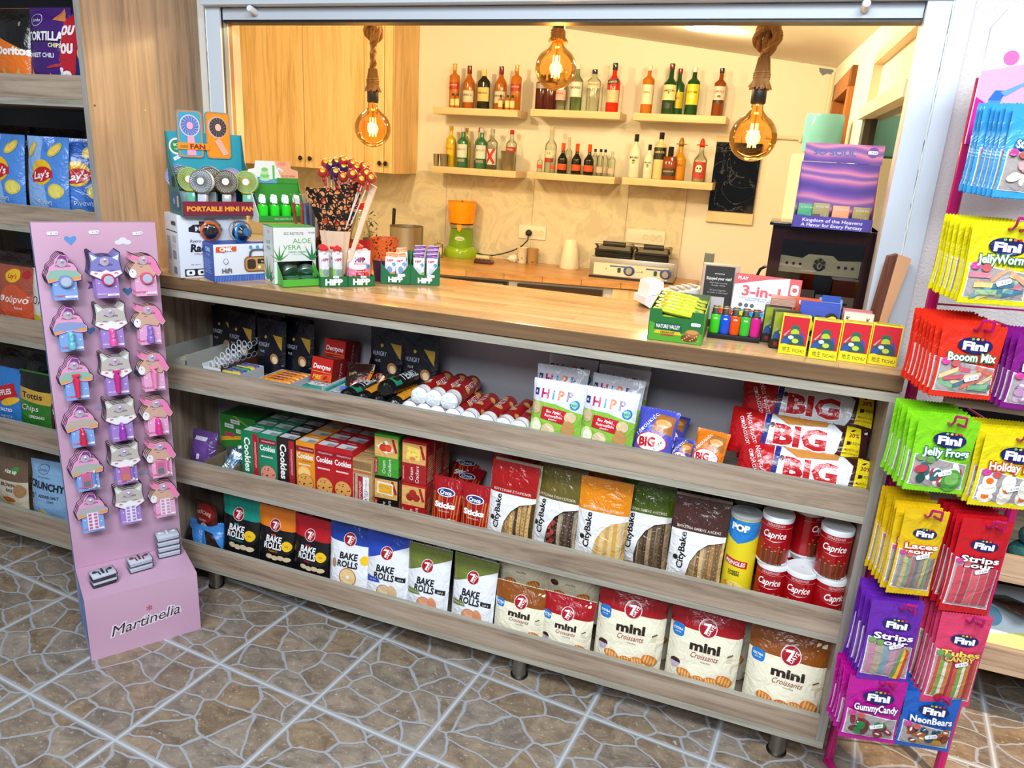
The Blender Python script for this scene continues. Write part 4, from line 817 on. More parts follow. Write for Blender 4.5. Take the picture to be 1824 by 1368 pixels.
# cinnamon gum boxes
def firebox():
    w, h = .078, .10; f = [('r', -w/2, 0, w/2, h, '#b81c10'), ('p', [(-w/2, 0), (w/2, 0), (w/2, h*.55), (-w*.1, h*.5), (-w/2, h*.2)], '#d8501c'), ('t', 'Dentyne', 0, h*.74, .015, '#f4f0f0', dict(sh=.2, b=.02, w=w*.84)), ('r', -w*.45, h*.57, w*.45, h*.585, '#e8b050'), ('t', 'FIRE', -w*.18, h*.42, .013, '#f0c040', dict(sh=.2, b=.02)), ('e', w*.2, h*.42, w*.12, h*.05, '#a81c10', .6), ('e', w*.28, h*.28, w*.12, h*.05, '#a81c10', .6), ('e', 0, h*.24, w*.1, h*.04, '#e8a040', .8)]
    return cartonbox('gum_box', w, .07, h, '#6e0e0a', f, [('t', 'Dentyne', 0, .03, .012, '#d8c0c0', dict(w=.06))], [('t', 'Dentyne', .035, .05, .012, '#b89090', dict(rot=pi/2, w=.08))])
a = px(568, 660, y=.09); put('fire', firebox, (a.x, .09, S1+.025), (-.2, 0, -.12), 'red and orange cinnamon gum box, the lower one in front', 'gum box')
a = px(590, 640, y=.17); put('fire', None, (a.x, .175, S1+.06), (-.18, 0, -.1), 'red and orange cinnamon gum box, the higher one behind', 'gum box')
def chocbag():
    w, h = .085, .11; it = [('r', -w/2, 0, w/2, h, '#2a1210'), ('p', [(w*.15, 0), (w*.32, 0), (w/2, h*.8), (w/2, h)], '#d8801c'), ('t', 'NUTTY', w*.12, h*.5, .014, '#c8502c', dict(rot=.5, b=.02)), ('t', 'Dark', -w*.2, h*.7, .009, '#c8b070', dict(rot=.4)), ('p', [(-w*.4, h*.1), (-w*.1, h*.2), (-w*.2, h*.32), (-w*.45, h*.25)], '#d8c8a0')]
    return bagthing('chocolate_bag', w, h, .04, 'stand', '#2a1210', it, [(-.005, h*.35, .8, '€ 1.60')], seed=4)
onshelf('choc', chocbag, 608, 650, 670, .10, S1, 'dark chocolate nut bag with an orange stripe beside the gum boxes, left one', 'chocolate bag', tilt=-.5, rz=.2, dz=.01)
onshelf('choc', None, 640, 676, 665, .15, S1, 'dark chocolate nut bag with an orange stripe behind the black cookie rolls, right one', 'chocolate bag', tilt=-.5, rz=-.1, dz=.015)
# cookie rolls lying front to back
def croll(body, cap, items, r=.025, L=.205, crink=.003):
    def f():
        mb = MB(); rd2 = random.Random(3); seg = 18; vs = []; fs = []; prof = [(0, .001), (.0, .55), (.006, .9), (.012, 1), (.03, 1), (L-.03, 1), (L-.012, 1), (L-.004, .8), (L, .3), (L, .001)]
        n = len(prof)
        for i, (y, k) in enumerate(prof):
            for s in range(seg):
                a = 2*pi*s/seg; rr = r*k*(1+(rd2.uniform(-.12, .12) if k < 1 and k > .01 else 0)); vs.append((rr*cos(a), y+(rd2.uniform(-.003, .003) if i in (1, 2) else 0), rr*sin(a)))
        idx = lambda i, s: i*seg+s % seg
        mb.add(vs, [(idx(i, s), idx(i+1, s), idx(i+1, s+1), idx(i, s+1)) for i in (3, 4, 5) for s in range(seg)], M(body, 'film'), True)
        mb.add(vs, [(idx(i, s), idx(i+1, s), idx(i+1, s+1), idx(i, s+1)) for i in (0, 1, 2, 6, 7, 8) for s in range(seg)], M(cap, 'film'), False)
        mp = lambda a, b, o: ((r+o)*sin(a/r), b, (r+o)*cos(a/r)); deco(mb, items, mp, 'film', [(-1+2*k/22)*pi*r for k in range(23)], [], off=.0003); root = mb.build('cookie_roll')
        return root
    return f
red = [('r', -.078, .014, .078, .04, '#e4e6e8')]
for k, (x, y) in enumerate(((-.02, .07), (.012, .09), (-.045, .13), (.04, .06), (.0, .165), (.03, .15), (-.03, .18))): red += [('e', x, y, .011, .013, '#a8682c'), ('e', x, y, .009, .011, '#cf9450')]
red += [('t', 'ΓΕΜΙΣΤΑ', .006, .12, .014, '#f0e4e0', dict(rot=pi/2, w=.07)), ('rr', -.02, .07, -.013, .09, '#d8dce0'), ('t', 'ΓΕΜΙΣΤΑ', -.038, .10, .012, '#f0e4e0', dict(rot=pi/2, w=.06))]
blk = [('r', -.06, .03, -.02, .2, '#8f1418'), ('r', -.018, .03, -.012, .2, '#1c7a5c'), ('t', 'ΠΑΠΑΔΟΠΟΥΛΟΥ', -.036, .1, .007, '#e8d8d8', dict(rot=pi/2, w=.06)), ('r', -.012, .03, .03, .06, '#1c8a68'), ('e', .008, .05, .010, .012, '#2a1a14'), ('t', 'ΓΕΜΙΣΤΑ', .01, .125, .024, '#c8ccd0', dict(rot=pi/2, w=.1, b=.03))]
blk2 = [('r', -.06, .02, -.03, .2, '#8f1418'), ('t', 'ΠΑΠΑΔΟΠΟΥΛΟΥ', -.04, .07, .008, '#e8d8d8', dict(rot=pi/2, w=.07)), ('r', -.005, .03, .02, .2, '#d8901c'), ('e', -.015, .05, .008, .008, '#e8e8e8'), ('e', -.018, .07, .006, .006, '#e8e8e8')]
def rl(key, b, u, v, lev, r, lab, grp, rz=0, y=.022): a = px(u, v, y=y); put(key, b, (a.x, y+.004*lev, S1+.0185+r+lev*r*1.72), (0, RAD(random.uniform(-40, 40)) if key == 'rr' else RAD(random.uniform(-15, 15)), rz), lab, 'cookie roll', grp)
for i, (u, v) in enumerate(((614, 697), (642, 701), (670, 705), (697, 709))): rl('rb%d' % (i % 2), croll('#141416', '#0c0c0e', blk if i % 2 == 0 else blk2), u, v, 0, .025, 'black wrapped cookie roll in the bottom layer, %s from the left' % ['first', 'second', 'third', 'fourth'][i], 'black cookie rolls')
rl('rb0', None, 681, 681, 1, .025, 'black wrapped cookie roll with a green end lying on top of the others', 'black cookie rolls', -.12)
WH = croll('#9c1216', '#dfe6ea', red, r=.0245)
for i, (u, v) in enumerate(((726, 720), (752, 722), (776, 727), (804, 729), (831, 735), (863, 739), (893, 752), (921, 758))): rl('rr', WH, u, v, 0, .0245, 'red cookie roll with crumpled white ends in the bottom layer, number %d from the left' % (i+1), 'red and white cookie rolls', random.uniform(-.04, .04))
for i, (u, v) in enumerate(((743, 699), (769, 702), (797, 708))): rl('rr', None, u, v, 1, .0245, 'red cookie roll with crumpled white ends lying in the top layer, %s' % ['left', 'middle', 'right'][i], 'red and white cookie rolls', random.uniform(-.05, .05))
mb = MB(); mb.box(px(600, 700, y=.02).x, px(935, 760, y=.02).x, .0195, .24, S1, S1+.018, M('#8c7458')); tag(mb.build('cardboard_sheet'), 'flat brown cardboard base under the black and red cookie rolls', 'cardboard')
# rice cake bags
def rice():
    w, h = .142, .180; it = [('r', -w/2, 0, w/2, h, '#d2d3da'), ('p', [(-w/2, 0), (w/2, 0), (w/2, h*.48), (0, h*.60), (-w/2, h*.62)], '#86b840'), ('t', 'H', -w*.24, h*.77, .024, '#b01858', dict(b=.03)), ('t', 'i', -w*.08, h*.77, .024, '#2a8ac8', dict(b=.03)), ('t', 'P', w*.07, h*.77, .024, '#e06428', dict(b=.03)), ('t', 'P', w*.24, h*.77, .024, '#3a2068', dict(b=.03)),
        ('e', w*.35, h*.63, w*.09, w*.09, '#1f7cc0'), ('e', w*.35, h*.63, w*.06, w*.06, '#8cc8a0'), ('t', 'BIO', w*.35, h*.63, .006, '#164a78'), ('r', -w*.45, h*.72, -w*.37, h*.84, '#23306c'), ('t', '8.', -w*.41, h*.78, .007, '#ffffff'),
        ('p', [(-w*.26, h*.54), (w*.22, h*.50), (w*.18, h*.26), (-w*.28, h*.32)], '#b81c24'), ('t', 'Bio Apfel', -w*.03, h*.46, .008, '#ffffff', dict(rot=-.05)), ('t', 'Reiswaffeln', -w*.02, h*.385, .008, '#ffffff', dict(rot=-.05)), ('t', 'glutenfrei', -w*.03, h*.325, .0045, '#ffffff', dict(rot=-.05)),
        ('e', -w*.38, h*.5, w*.09, h*.09, '#cdb28c'), ('e', -w*.10, h*.12, w*.13, h*.10, '#d8c09a'), ('e', w*.30, h*.40, w*.11, h*.08, '#d0b890'), ('e', -w*.36, h*.16, w*.12, h*.12, '#d5e4a0'), ('e', -w*.34, h*.15, w*.08, h*.09, '#eef0d0'), ('e', w*.28, h*.18, w*.12, h*.13, '#b98850'), ('p', [(w*.2, .003), (w*.38, .003), (w*.36, h*.08), (w*.2, h*.08)], '#b83030')]
    it = lift(it, h, .2)
    return bagthing('rice_cake_bag', w, h, .045, 'pillow', '#d2d3da', it, seed=6, crink=.003)
for u0, u1, v, y, dz, lab, rz in ((942, 1034, 720, .03, .0, 'left column, front', 0), (948, 1040, 700, .10, .02, 'left column, second', .05), (965, 1055, 690, .17, .03, 'left column, third', -.05), (1034, 1128, 735, .03, 0, 'right column, front', -.02), (1045, 1138, 715, .09, .018, 'right column, second', -.1), (1055, 1150, 700, .15, .028, 'right column, third', -.06), (1060, 1150, 690, .21, .036, 'right column, fourth', 0)):
    onshelf('rice', rice, u0, u1, v, y, S1, 'white and green rice cake bag, '+lab, 'rice cake bag', tilt=-.18, rz=rz, dz=dz)
# cake bar bags
def cake(body, c2, w=.085, h=.125, sil='#b8bcc4'):
    it = [('r', -w/2, 0, w/2, h, body), ('p', [(-w*.05, h*.62), (w*.45, h*.58), (w*.45, h*.9), (0, h*.92)], '#a86a34'), ('e', w*.2, h*.76, w*.2, h*.07, '#d8a060'), ('e', 0, h*.42, w*.40, h*.17, '#b8141c'), ('e', 0, h*.42, w*.37, h*.15, '#f0eef0'), ('t', 'BIG', -w*.1, h*.42, .019, '#b8141c', dict(rot=.1, b=.05, w=w*.42)), ('t', 'taste', w*.18, h*.39, .009, '#16161a', dict(rot=.9)), ('t', 'Μπουκιές', -w*.2, h*.72, .010, '#f0f0f4', dict(rot=1.0)), ('r', -w*.3, .0, w*.3, h*.12, sil), ('r', -w/2, 0, -w*.3, h*.14, c2)]
    return lambda: bagthing('cake_bag', w, h, .05, 'pillow', body, it, seed=8, crink=.004)
onshelf('cakeb', cake('#4a50b8', '#5a60c8'), 1122, 1198, 765, .03, S1, 'blue and white cake bag beside the rice cake bags', 'cake bag', tilt=-.45, rz=-.12, w0=.085)
onshelf('cakes', cake('#4048a0', '#a82830', .06, .1), 1192, 1232, 790, .03, S1, 'small blue and white cake bag between the large blue one and the orange one', 'cake bag', tilt=-.5, rz=-.15, w0=.06)
onshelf('cakeo', cake('#e07818', '#e08a28'), 1228, 1288, 790, .03, S1, 'orange and white cake bag beside the large red croissant packs', 'cake bag', tilt=-.5, rz=-.2, w0=.08)
onshelf('cakeb', None, 1150, 1215, 752, .12, S1, 'blue and white cake bag lying behind the front blue one', 'cake bag', tilt=-.9, rz=-.1, w0=.085)
# giant croissant packs lying along the shelf
def bigc(choc=False):
    w, h = .315, .115
    it = [('r', -w/2, 0, w/2, h, '#dfe2e6'), ('r', -w/2, 0, -w*.25, h, '#b4141a'), ('p', [(-w*.27, 0), (-w*.23, 0), (-w*.20, h), (-w*.24, h)], '#26307c'), ('p', [(w*.28, 0), (w/2, 0), (w/2, h), (w*.22, h), (w*.31, h*.8), (w*.29, h*.4), (w*.24, h*.15)], '#3c1a14')]
    it += [('p', [(w*.32, h*.32), (w*.45, h*.28), (w*.44, h*.94), (w*.34, h*.98)], '#e6d21c'), ('t', '30%', w*.395, h*.78, .010, '#8f1a14', dict(b=.02)), ('t', 'ΓΕΜΙΣΗ', w*.395, h*.62, .006, '#2a1a10'), ('t', 'πραλίνα', w*.39, h*.48, .006, '#8f1a14'), ('t', 'φουντουκιού', w*.39, h*.40, .005, '#8f1a14'), ('e', w*.38, h*.16, .012, .009, '#b08858'), ('e', w*.385, h*.155, .005, .006, '#e8dcc0')]
    if choc: it += [('p', [(-w*.22, h), (-w*.08, h*.78), (0, h*.9), (w*.2, h*.86), (w*.22, h)], '#c8853c')]
    it += [('t', 'BIG', .006, h*.56, .05, '#e8ecf0', dict(b=.075, w=w*.40)), ('t', 'BIG', .006, h*.56, .048, '#b8141c', dict(b=.045, w=w*.38)), ('t', 'το', -w*.17, h*.24, .009, '#16161a', dict(sh=.2, b=.02)), ('t', 'τεράστιο', -w*.06, h*.235, .009, '#b8141c', dict(sh=.2, b=.02)), ('t', 'κρουασάν', w*.12, h*.23, .009, '#16161a', dict(sh=.2, b=.02)), ('t', '250g', -w*.20, h*.36, .007, '#b8141c'), ('t', 'PRALINE FILLING CROISSANT', -w*.05, h*.1, .006, '#b84a4a'), ('e', -w*.19, h*.72, .006, .006, '#4a2a20'), ('e', -w*.24, h*.6, .007, .007, '#4a2a20'), ('t', 'Νέα γεμάτη', -w*.33, h*.55, .011, '#f0e8e8', dict(rot=-1.2)), ('t', 'απόλαυση', -w*.38, h*.5, .011, '#f0e8e8', dict(rot=-1.2))]
    mb = MB(); w_ = w; rd3 = random.Random(2)
    # sausage shaped pack: thick along its length, crimped at both ends
    def half(x, y): s = min(1, abs(2*x/w)); e = min(1, (1-s)*3.4)**.55; f = sqrt(max(0, 1-(2*y/h-1)**2)); return max(.001, .036*e*f+.0012*sin(x*120+y*40)*(1-.3*e))
    nx, ny = 26, 12; gx = [(-.5+i/nx)*w for i in range(nx+1)]; gy = [h*j/ny for j in range(ny+1)]
    def sq(x, y): s = min(1, abs(2*x/w)); return h/2+(y-h/2)*(.86+.14*(1 if .2 < s < .8 else 1))
    mf = lambda x, y, o: (x, -half(max(-w/2, min(w/2, x)), max(0, min(h, y)))-o, sq(x, y))
    mb.add([mf(x, y, 0) for y in gy for x in gx], [(j*(nx+1)+i, j*(nx+1)+i+1, (j+1)*(nx+1)+i+1, (j+1)*(nx+1)+i) for j in range(ny) for i in range(nx)], M('#dfe2e6', 'film'), True)
    mb.add([(x, half(x, y), sq(x, y)) for y in gy for x in gx], [(j*(nx+1)+i, (j+1)*(nx+1)+i, (j+1)*(nx+1)+i+1, j*(nx+1)+i+1) for j in range(ny) for i in range(nx)], M('#8f1418', 'film'), True)
    deco(mb, it, mf, 'film', gx, gy); return mb.build('croissant_pack')
a = px(1425, 820, y=.05)
for k, (u, v, y, dz, tl, ry, lab, ch) in enumerate(((1435, 850, .06, -.014, -.35, .0, 'lowest in front, cut by the lip', 1), (1415, 800, .105, .048, -.35, .012, 'middle of the stack', 1), (1440, 742, .15, .115, -.35, .0, 'upper one with the full lettering', 0), (1440, 700, .215, .17, -.4, .02, 'topmost under the shelf top', 0), (1430, 800, .2, .0, -.3, 0, 'at the very back of the stack', 0), (1440, 760, .22, .085, -.3, 0, 'second one at the back of the stack', 0))):
    put('big%d' % ch, lambda ch=ch: bigc(bool(ch)), (px(u, v, y=y).x, y, S1+dz+.01), (tl, ry, 0), 'large red and white croissant pack, '+lab, 'croissant pack', sc=.98)
# ================================================================ THINGS ON THE WORKTOP
CT = 1.0357
def oncorner(u, v, z, th, w, du=0.0):
    "front middle of a box whose lower left front corner shows at u, v"
    a = px(u, v, z=z); return (a.x+w/2*cos(th), a.y+w/2*sin(th), z)
TH = RAD(61)
# radio cartons
def meier():
    w, d, h = .20, .112, .178
    f = [('p', [(-w*.35, h*.80), (-w*.28, h*.85), (-w*.2, h*.85), (-w*.2, h*.90), (-w*.12, h*.90), (-w*.12, h*.85), (w*.05, h*.85), (w*.1, h*.80), (w*.1, h*.74), (-w*.12, h*.70), (-w*.35, h*.74)], '#1a1c22'), ('t', 'MEIER', -w*.12, h*.785, .013, '#e8e8ec', dict(b=.04, w=.055)), ('t', 'Retro style', -w*.19, h*.59, .010, '#1a1c22', dict(sh=.2)), ('t', 'Radio', -w*.17, h*.48, .022, '#16181e', dict(b=.04, sh=.15)), ('t', 'WIRELESS SPEAKER', -w*.15, h*.38, .005, '#a03a3a'),
         ('r', -w*.44, h*.02, w*.1, h*.14, '#14161a'), ('t', 'HK-1.5/10 S', -w*.28, h*.21, .004, '#50545c')]+[('rr', -w*.42+k*.032, h*.035, -w*.42+k*.032+.024, h*.125, '#e8eaee') for k in range(3)]+[('r', -w*.42+k*.032+.008, h*.06, -w*.42+k*.032+.016, h*.10, '#14161a') for k in range(3)]
    l = [('t', 'MEIER', d*.72, h*.86, .011, '#1a1c22', dict(b=.05)), ('r', .01, h*.72, d-.006, h*.735, '#1a1c22'), ('r', d*.52, h*.28, d*.78, h*.42, '#8a8e94'), ('r', d*.5, h*.46, d*.8, h*.52, '#c8ccd2'), ('r', d*.55, h*.55, d*.80, h*.66, '#b4b8be')]+[('r', d*.15, h*(.26+.03*k), d*.4, h*(.27+.03*k), '#6c7078') for k in range(13)]+[('r', d*(.55+.028*k), h*.04, d*(.563+.028*k), h*.16, '#30343a') for k in range(9)]
    l = [tuple([it[0]]+[d-it[3] if False else it[1]]+list(it[2:])) for it in l]
    mb = MB(); mb.box(-w/2, w/2, 0, d, 0, h, M('#d5dae3'), bev=.0006); deco(mb, f, flatmap(), 'card'); deco(mb, l, lambda a, b, o: (-w/2-o, d-a if False else d-a, b), 'card'); return mb.build('radio_carton')
put('meier', meier, oncorner(322.5, 495.5, CT, TH, .20), (0, 0, TH), 'tall white radio carton with a black logo standing under the fan display', 'carton')
def cmik():
    w, d, h = .17, .085, .106
    f = [('r', -w/2, 0, w/2, h*.17, '#2a50a8')]+[('r', -w/2+k*.0045, 0, -w/2+k*.0045+.0012, h*.15, '#7c9ad0') for k in range(37)]+[('p', [(-w*.47, h*.80), (-w*.46, h*.94), (-w*.12, h*.94), (-w*.13, h*.82), (-w*.32, h*.81), (-w*.34, h*.77), (-w*.36, h*.80)], '#d8541c'), ('t', 'CMiK', -w*.295, h*.875, .011, '#f4f0ea', dict(b=.05)), ('t', 'HiFi', -w*.30, h*.3, .013, '#50545c', dict(b=.03)), ('e', -w*.31, h*.55, .007, .008, '#7c8088'), ('e', -w*.31, h*.55, .0055, .0065, '#d8dce2'),
         ('rr', w*.0, h*.24, w*.47, h*.66, '#7c4a22'), ('rr', w*.02, h*.27, w*.45, h*.63, '#b88a4c'), ('rr', w*.05, h*.31, w*.20, h*.58, '#3a2a1e'), ('rr', w*.23, h*.45, w*.44, h*.58, '#241c18'), ('t', '88:88', w*.335, h*.515, .005, '#d8d0c0'), ('e', w*.26, h*.36, .005, .005, '#e0d4c0'), ('e', w*.4, h*.36, .005, .005, '#e0d4c0'), ('p', [(w*.08, h*.66), (w*.1, h*.80), (w*.16, h*.86), (w*.34, h*.86), (w*.40, h*.80), (w*.42, h*.66), (w*.38, h*.66), (w*.36, h*.78), (w*.32, h*.81), (w*.17, h*.81), (w*.14, h*.77), (w*.12, h*.66)], '#50545a')]+[('e', w*(.12+.12*k), h*.91, .005, .005, '#4a94c8') for k in range(4)]
    l = [('t', 'CMiK', d*.5, h*.84, .012, '#c8d4ec', dict(b=.04)), ('t', 'MK-118BT', d*.5, h*.70, .005, '#c8d4ec')]+[('r', d*.15, h*(.2+.05*k), d*(.8-.1*(k % 3)), h*(.212+.05*k), '#9cb4e0') for k in range(8)]
    mb = MB(); mb.box(-w/2, w/2, 0, d, 0, h, M('#d6dae2'), bev=.0006)
    deco(mb, [('r', -w/2, 0, w/2, d, '#2a50a8')], topmap(h), 'card'); deco(mb, [('r', 0, 0, d, h, '#2450ac')]+l, lambda a, b, o: (-w/2-o, d-a, b), 'card'); deco(mb, f, flatmap(), 'card'); return mb.build('radio_carton')
cl = oncorner(383.4, 503, CT, TH, .17); put('cmik', cmik, cl, (0, 0, TH), 'blue and white radio carton with a brown retro radio picture', 'carton')
def gadget(c1, c2):
    def f():
        root = empty('mini_speaker'); mb = MB(); mb.ball((0, 0, .026), .024, M(c2, 'film'), 16, 10, .9); mb.build('body', root)
        mb = MB(); mb.tube([(.0245*cos(a), .004*0-.004, .026+.0245*sin(a)) for a in [2*pi*k/20 for k in range(20)]], .0045, M(c1, 'film'), 8, True); mb.lathe([(.0001, .0), (.012, 0), (.012, .004)], M(c1 if c1[1] == '1' else '#2a2c30', 'film'), 16, mx=Matrix.Translation((0, -.020, .03)) @ Matrix.Rotation(pi/2, 4, 'X')); mb.build('rim', root)
        mb = MB(); mb.grid(lambda a, b: (.032*(1+.09*sin(9*a*6.28+b*7))*sin(pi*(.06+.9*b))*cos(2*pi*a), .032*sin(pi*(.06+.9*b))*sin(2*pi*a)*(1+.08*cos(11*a*6.28)), .031-.031*cos(pi*(.06+.9*b))), 30, 12, glass('cellophane', '#ffffff', .06, 1.08)); mb.tube([(-.02, 0, .055), (-.036, .004, .066)], .004, glass('cellophane', '#ffffff'), 6, rs=[.002, .008]); mb.build('cellophane_wrap', root); return root
    return f
zt = CT+.1062
a = px(375, 428, z=zt); put('gdo', gadget('#e8681c', '#1c1a1c'), (a.x, a.y, zt), (0, 0, 1.0), 'orange and black mini speaker in cellophane on the blue radio carton', 'speaker')
a = px(431, 431, z=zt); put('gdb', gadget('#1f8ad0', '#141a2c'), (a.x-.004, a.y, zt), (0, 0, 1.6), 'blue and black mini speaker in cellophane on the blue radio carton', 'speaker')
# mini fan display
FZ = CT+.1785
fw, fd = .215, .11
floc = oncorner(326.6, 384.8, FZ, TH, fw)
def fandisplay():
    root = empty('fan_display_box'); w, d = fw, fd; mb = MB(); T = '#2f6e6c'
    mb.box(-w/2, w/2, 0, .002, 0, .040, M('#7c1a34')); mb.box(-w/2, w/2, 0, d, 0, .002, M(T))
    for s in (-1, 1): mb.prism([(0, 0), (d, 0), (d, .225), (d-.006, .225), (d-.012, .20), (d*.8, .15), (0, .042)], s*w/2-.001, s*w/2+.001, M(T), 'x')
    mb.box(-w/2, w/2, d-.002, d, 0, .225, M('#2a98ac'))
    deco(mb, [('t', 'PORTABLE MINI FAN', 0, .020, .013, '#f0a030', dict(b=.04, w=w*.9))], flatmap(), 'card')
    deco(mb, [('r', .035+.0045*k, .075, .0375+.0045*k, .105, '#20282c') for k in range(6)]+[('rr', .02, .012, .095, .062, '#2a5c84'), ('r', .07, .022, .084, .052, '#c8b8a0'), ('e', .045, .036, .006, .009, '#9cb8cc')], lambda a, b, o: (-w/2-.001-o, d-a, b), 'card')
    deco(mb, [('e', -w*.36, .185, .023, .023, '#e8f0e8'), ('e', -w*.36, .185, .018, .018, '#2c8a4c'), ('t', 'ECO', -w*.36, .189, .007, '#ffffff', dict(b=.03)), ('t', '100%', -w*.36, .178, .005, '#ffffff')]+price([], -w*.36, .155, .026, .5, '€ 12.50'), lambda a, b, o: (a, d-.002-o, b), 'card')
    mb.build('carton', root)
    mb = MB()
    for k, (cx, bg, fan, hub) in enumerate(((-.040, '#3aa0c0', '#5a78c0', '#f0a8c8'), (.040, '#e89018', '#3a3238', '#e8b8a0'))):
        P = shape2d(('rr', cx-.036, .155, cx+.036, .285, '', .010))[0]
        mb.prism(P, d-.006, d-.0025, M('#2a98ac'), 'y')
        it = [('rr', cx-.034, .157, cx+.034, .283, '#e87a1c', .009), ('rr', cx-.031, .160, cx+.031, .280, bg, .008), ('e', cx+(.0 if k == 0 else -.002), .243, .028, .030, '#d8c8dc' if k == 0 else '#c8b0a8'), ('e', cx, .243, .025, .027, fan)]
        for q in range(16):
            a_ = 2*pi*q/16; it.append(('p', [(cx+.009*cos(a_), .243+.009*sin(a_)), (cx+.024*cos(a_+.5), .243+.026*sin(a_+.5)), (cx+.024*cos(a_+.58), .243+.026*sin(a_+.58))], '#b8b8d8' if k == 0 else '#8a8088'))
        it += [('e', cx, .243, .009, .010, hub)]
        it += [('p', [(cx-.012, .162), (cx+.014, .162), (cx+.010, .215), (cx-.008, .215)], '#f0a0c0')] if k == 0 else [('p', [(cx-.012, .205), (cx+.004, .213), (cx+.028, .170), (cx+.012, .164)], '#d8a898')]
        deco(mb, it, lambda a, b, o: (a, d-.006-o, b), 'card')
    deco(mb, [('r', -.078, .178, .010, .196, '#e8921c'), ('t', 'mini', -.060, .187, .010, '#3a2418', dict(sh=.3, w=.022)), ('t', 'FAN', -.022, .187, .013, '#8c1c24', dict(b=.04, w=.042))], lambda a, b, o: (a, d-.0095-o, b), 'card')
    mb.build('header_card', root); return root
put('fdisp', fandisplay, floc, (0, 0, TH), 'teal cardboard display for mini fans with a crimson front strip', 'display box')
def fan(body, grill):
    def f():
        root = empty('mini_fan'); mb = MB(); cz_ = .078; mxh = Matrix.Translation((0, -.004, cz_)) @ Matrix.Rotation(pi/2, 4, 'X')
        mb.lathe([(.022, -.022), (.031, -.016), (.0335, -.006), (.0335, .004), (.032, .006)], M(body, 'gloss'), 30, mx=mxh)
        mb.box(-.013, .013, -.006, .012, 0, .044, M(body, 'gloss'), bev=.004); mb.build('body', root)
        mb = MB()
        mb.tube([(.0315*cos(2*pi*k/28), -.011, cz_+.0315*sin(2*pi*k/28)) for k in range(28)], .0016, M(grill, 'card'), 6, True)
        for q in range(26):
            a_ = 2*pi*q/26; mb.tube([((.009+.0075*i)*cos(a_+.28*i), -.0125+.0004*i, cz_+(.009+.0075*i)*sin(a_+.28*i)) for i in range(4)], .0010, M(grill, 'card'), 4)
        mb.build('grille', root)
        mb = MB(); mb.lathe([(.0001, .0), (.0095, 0), (.0105, -.003)], M('#dcdcda', 'card'), 20, mx=Matrix.Translation((0, -.0155, cz_)) @ Matrix.Rotation(pi/2, 4, 'X')); mb.build('hub', root)
        mb = MB(); mb.tube([(.016*cos(a_), .003+.011*sin(a_), .047) for a_ in [2*pi*k/12 for k in range(12)]], .0035, M(grill, 'rubber'), 6, True); mb.build('strap', root)
        mb = MB(); mb.lathe([(.0001, 0), (.028, .001), (.0285, .003)], M('#23251f', 'card'), 24, mx=Matrix.Translation((0, .004, cz_)) @ Matrix.Rotation(pi/2, 4, 'X')); mb.build('inner_disc', root)
        return root
    return f
def inlocal(loc, th, lx, ly, lz=0): return (loc[0]+lx*cos(th)-ly*sin(th), loc[1]+lx*sin(th)+ly*cos(th), loc[2]+lz)
FANS = [('gw', '#c8ccd8', '#7c7a70', -.045, .028, 'light grey front row mini fan with a white hub'), ('kb', '#aab0ac', '#6c5838', .025, .028, 'brown grille front row mini fan'), ('ty', '#6cb89c', '#c8b83c', .085, .028, 'teal and yellow mini fan at the right end of the front row'),
        ('ty', 0, 0, -.068, .055, 'teal and yellow mini fan in the second row'), ('gg', '#b8c0c8', '#6c7470', -.080, .075, 'grey mini fan left in the back row'), ('kb', 0, 0, -.004, .065, 'brown grille mini fan in the second row'), ('pb', '#d8a8c8', '#7c94c0', -.088, .094, 'pink and blue mini fan in the far corner of the display'), ('pb', 0, 0, .055, .070, 'pink and blue mini fan in the second row'), ('gw', 0, 0, .0, .094, 'light grey mini fan in the back row')]
for k, b_, g_, lx, ly, lab in FANS: put('fan'+k, fan(b_, g_), inlocal(floc, TH, lx, ly-.004, .012+ly*.12), (-.12, 0, TH-.62+.12*sin(lx*40)), lab, 'mini fan')
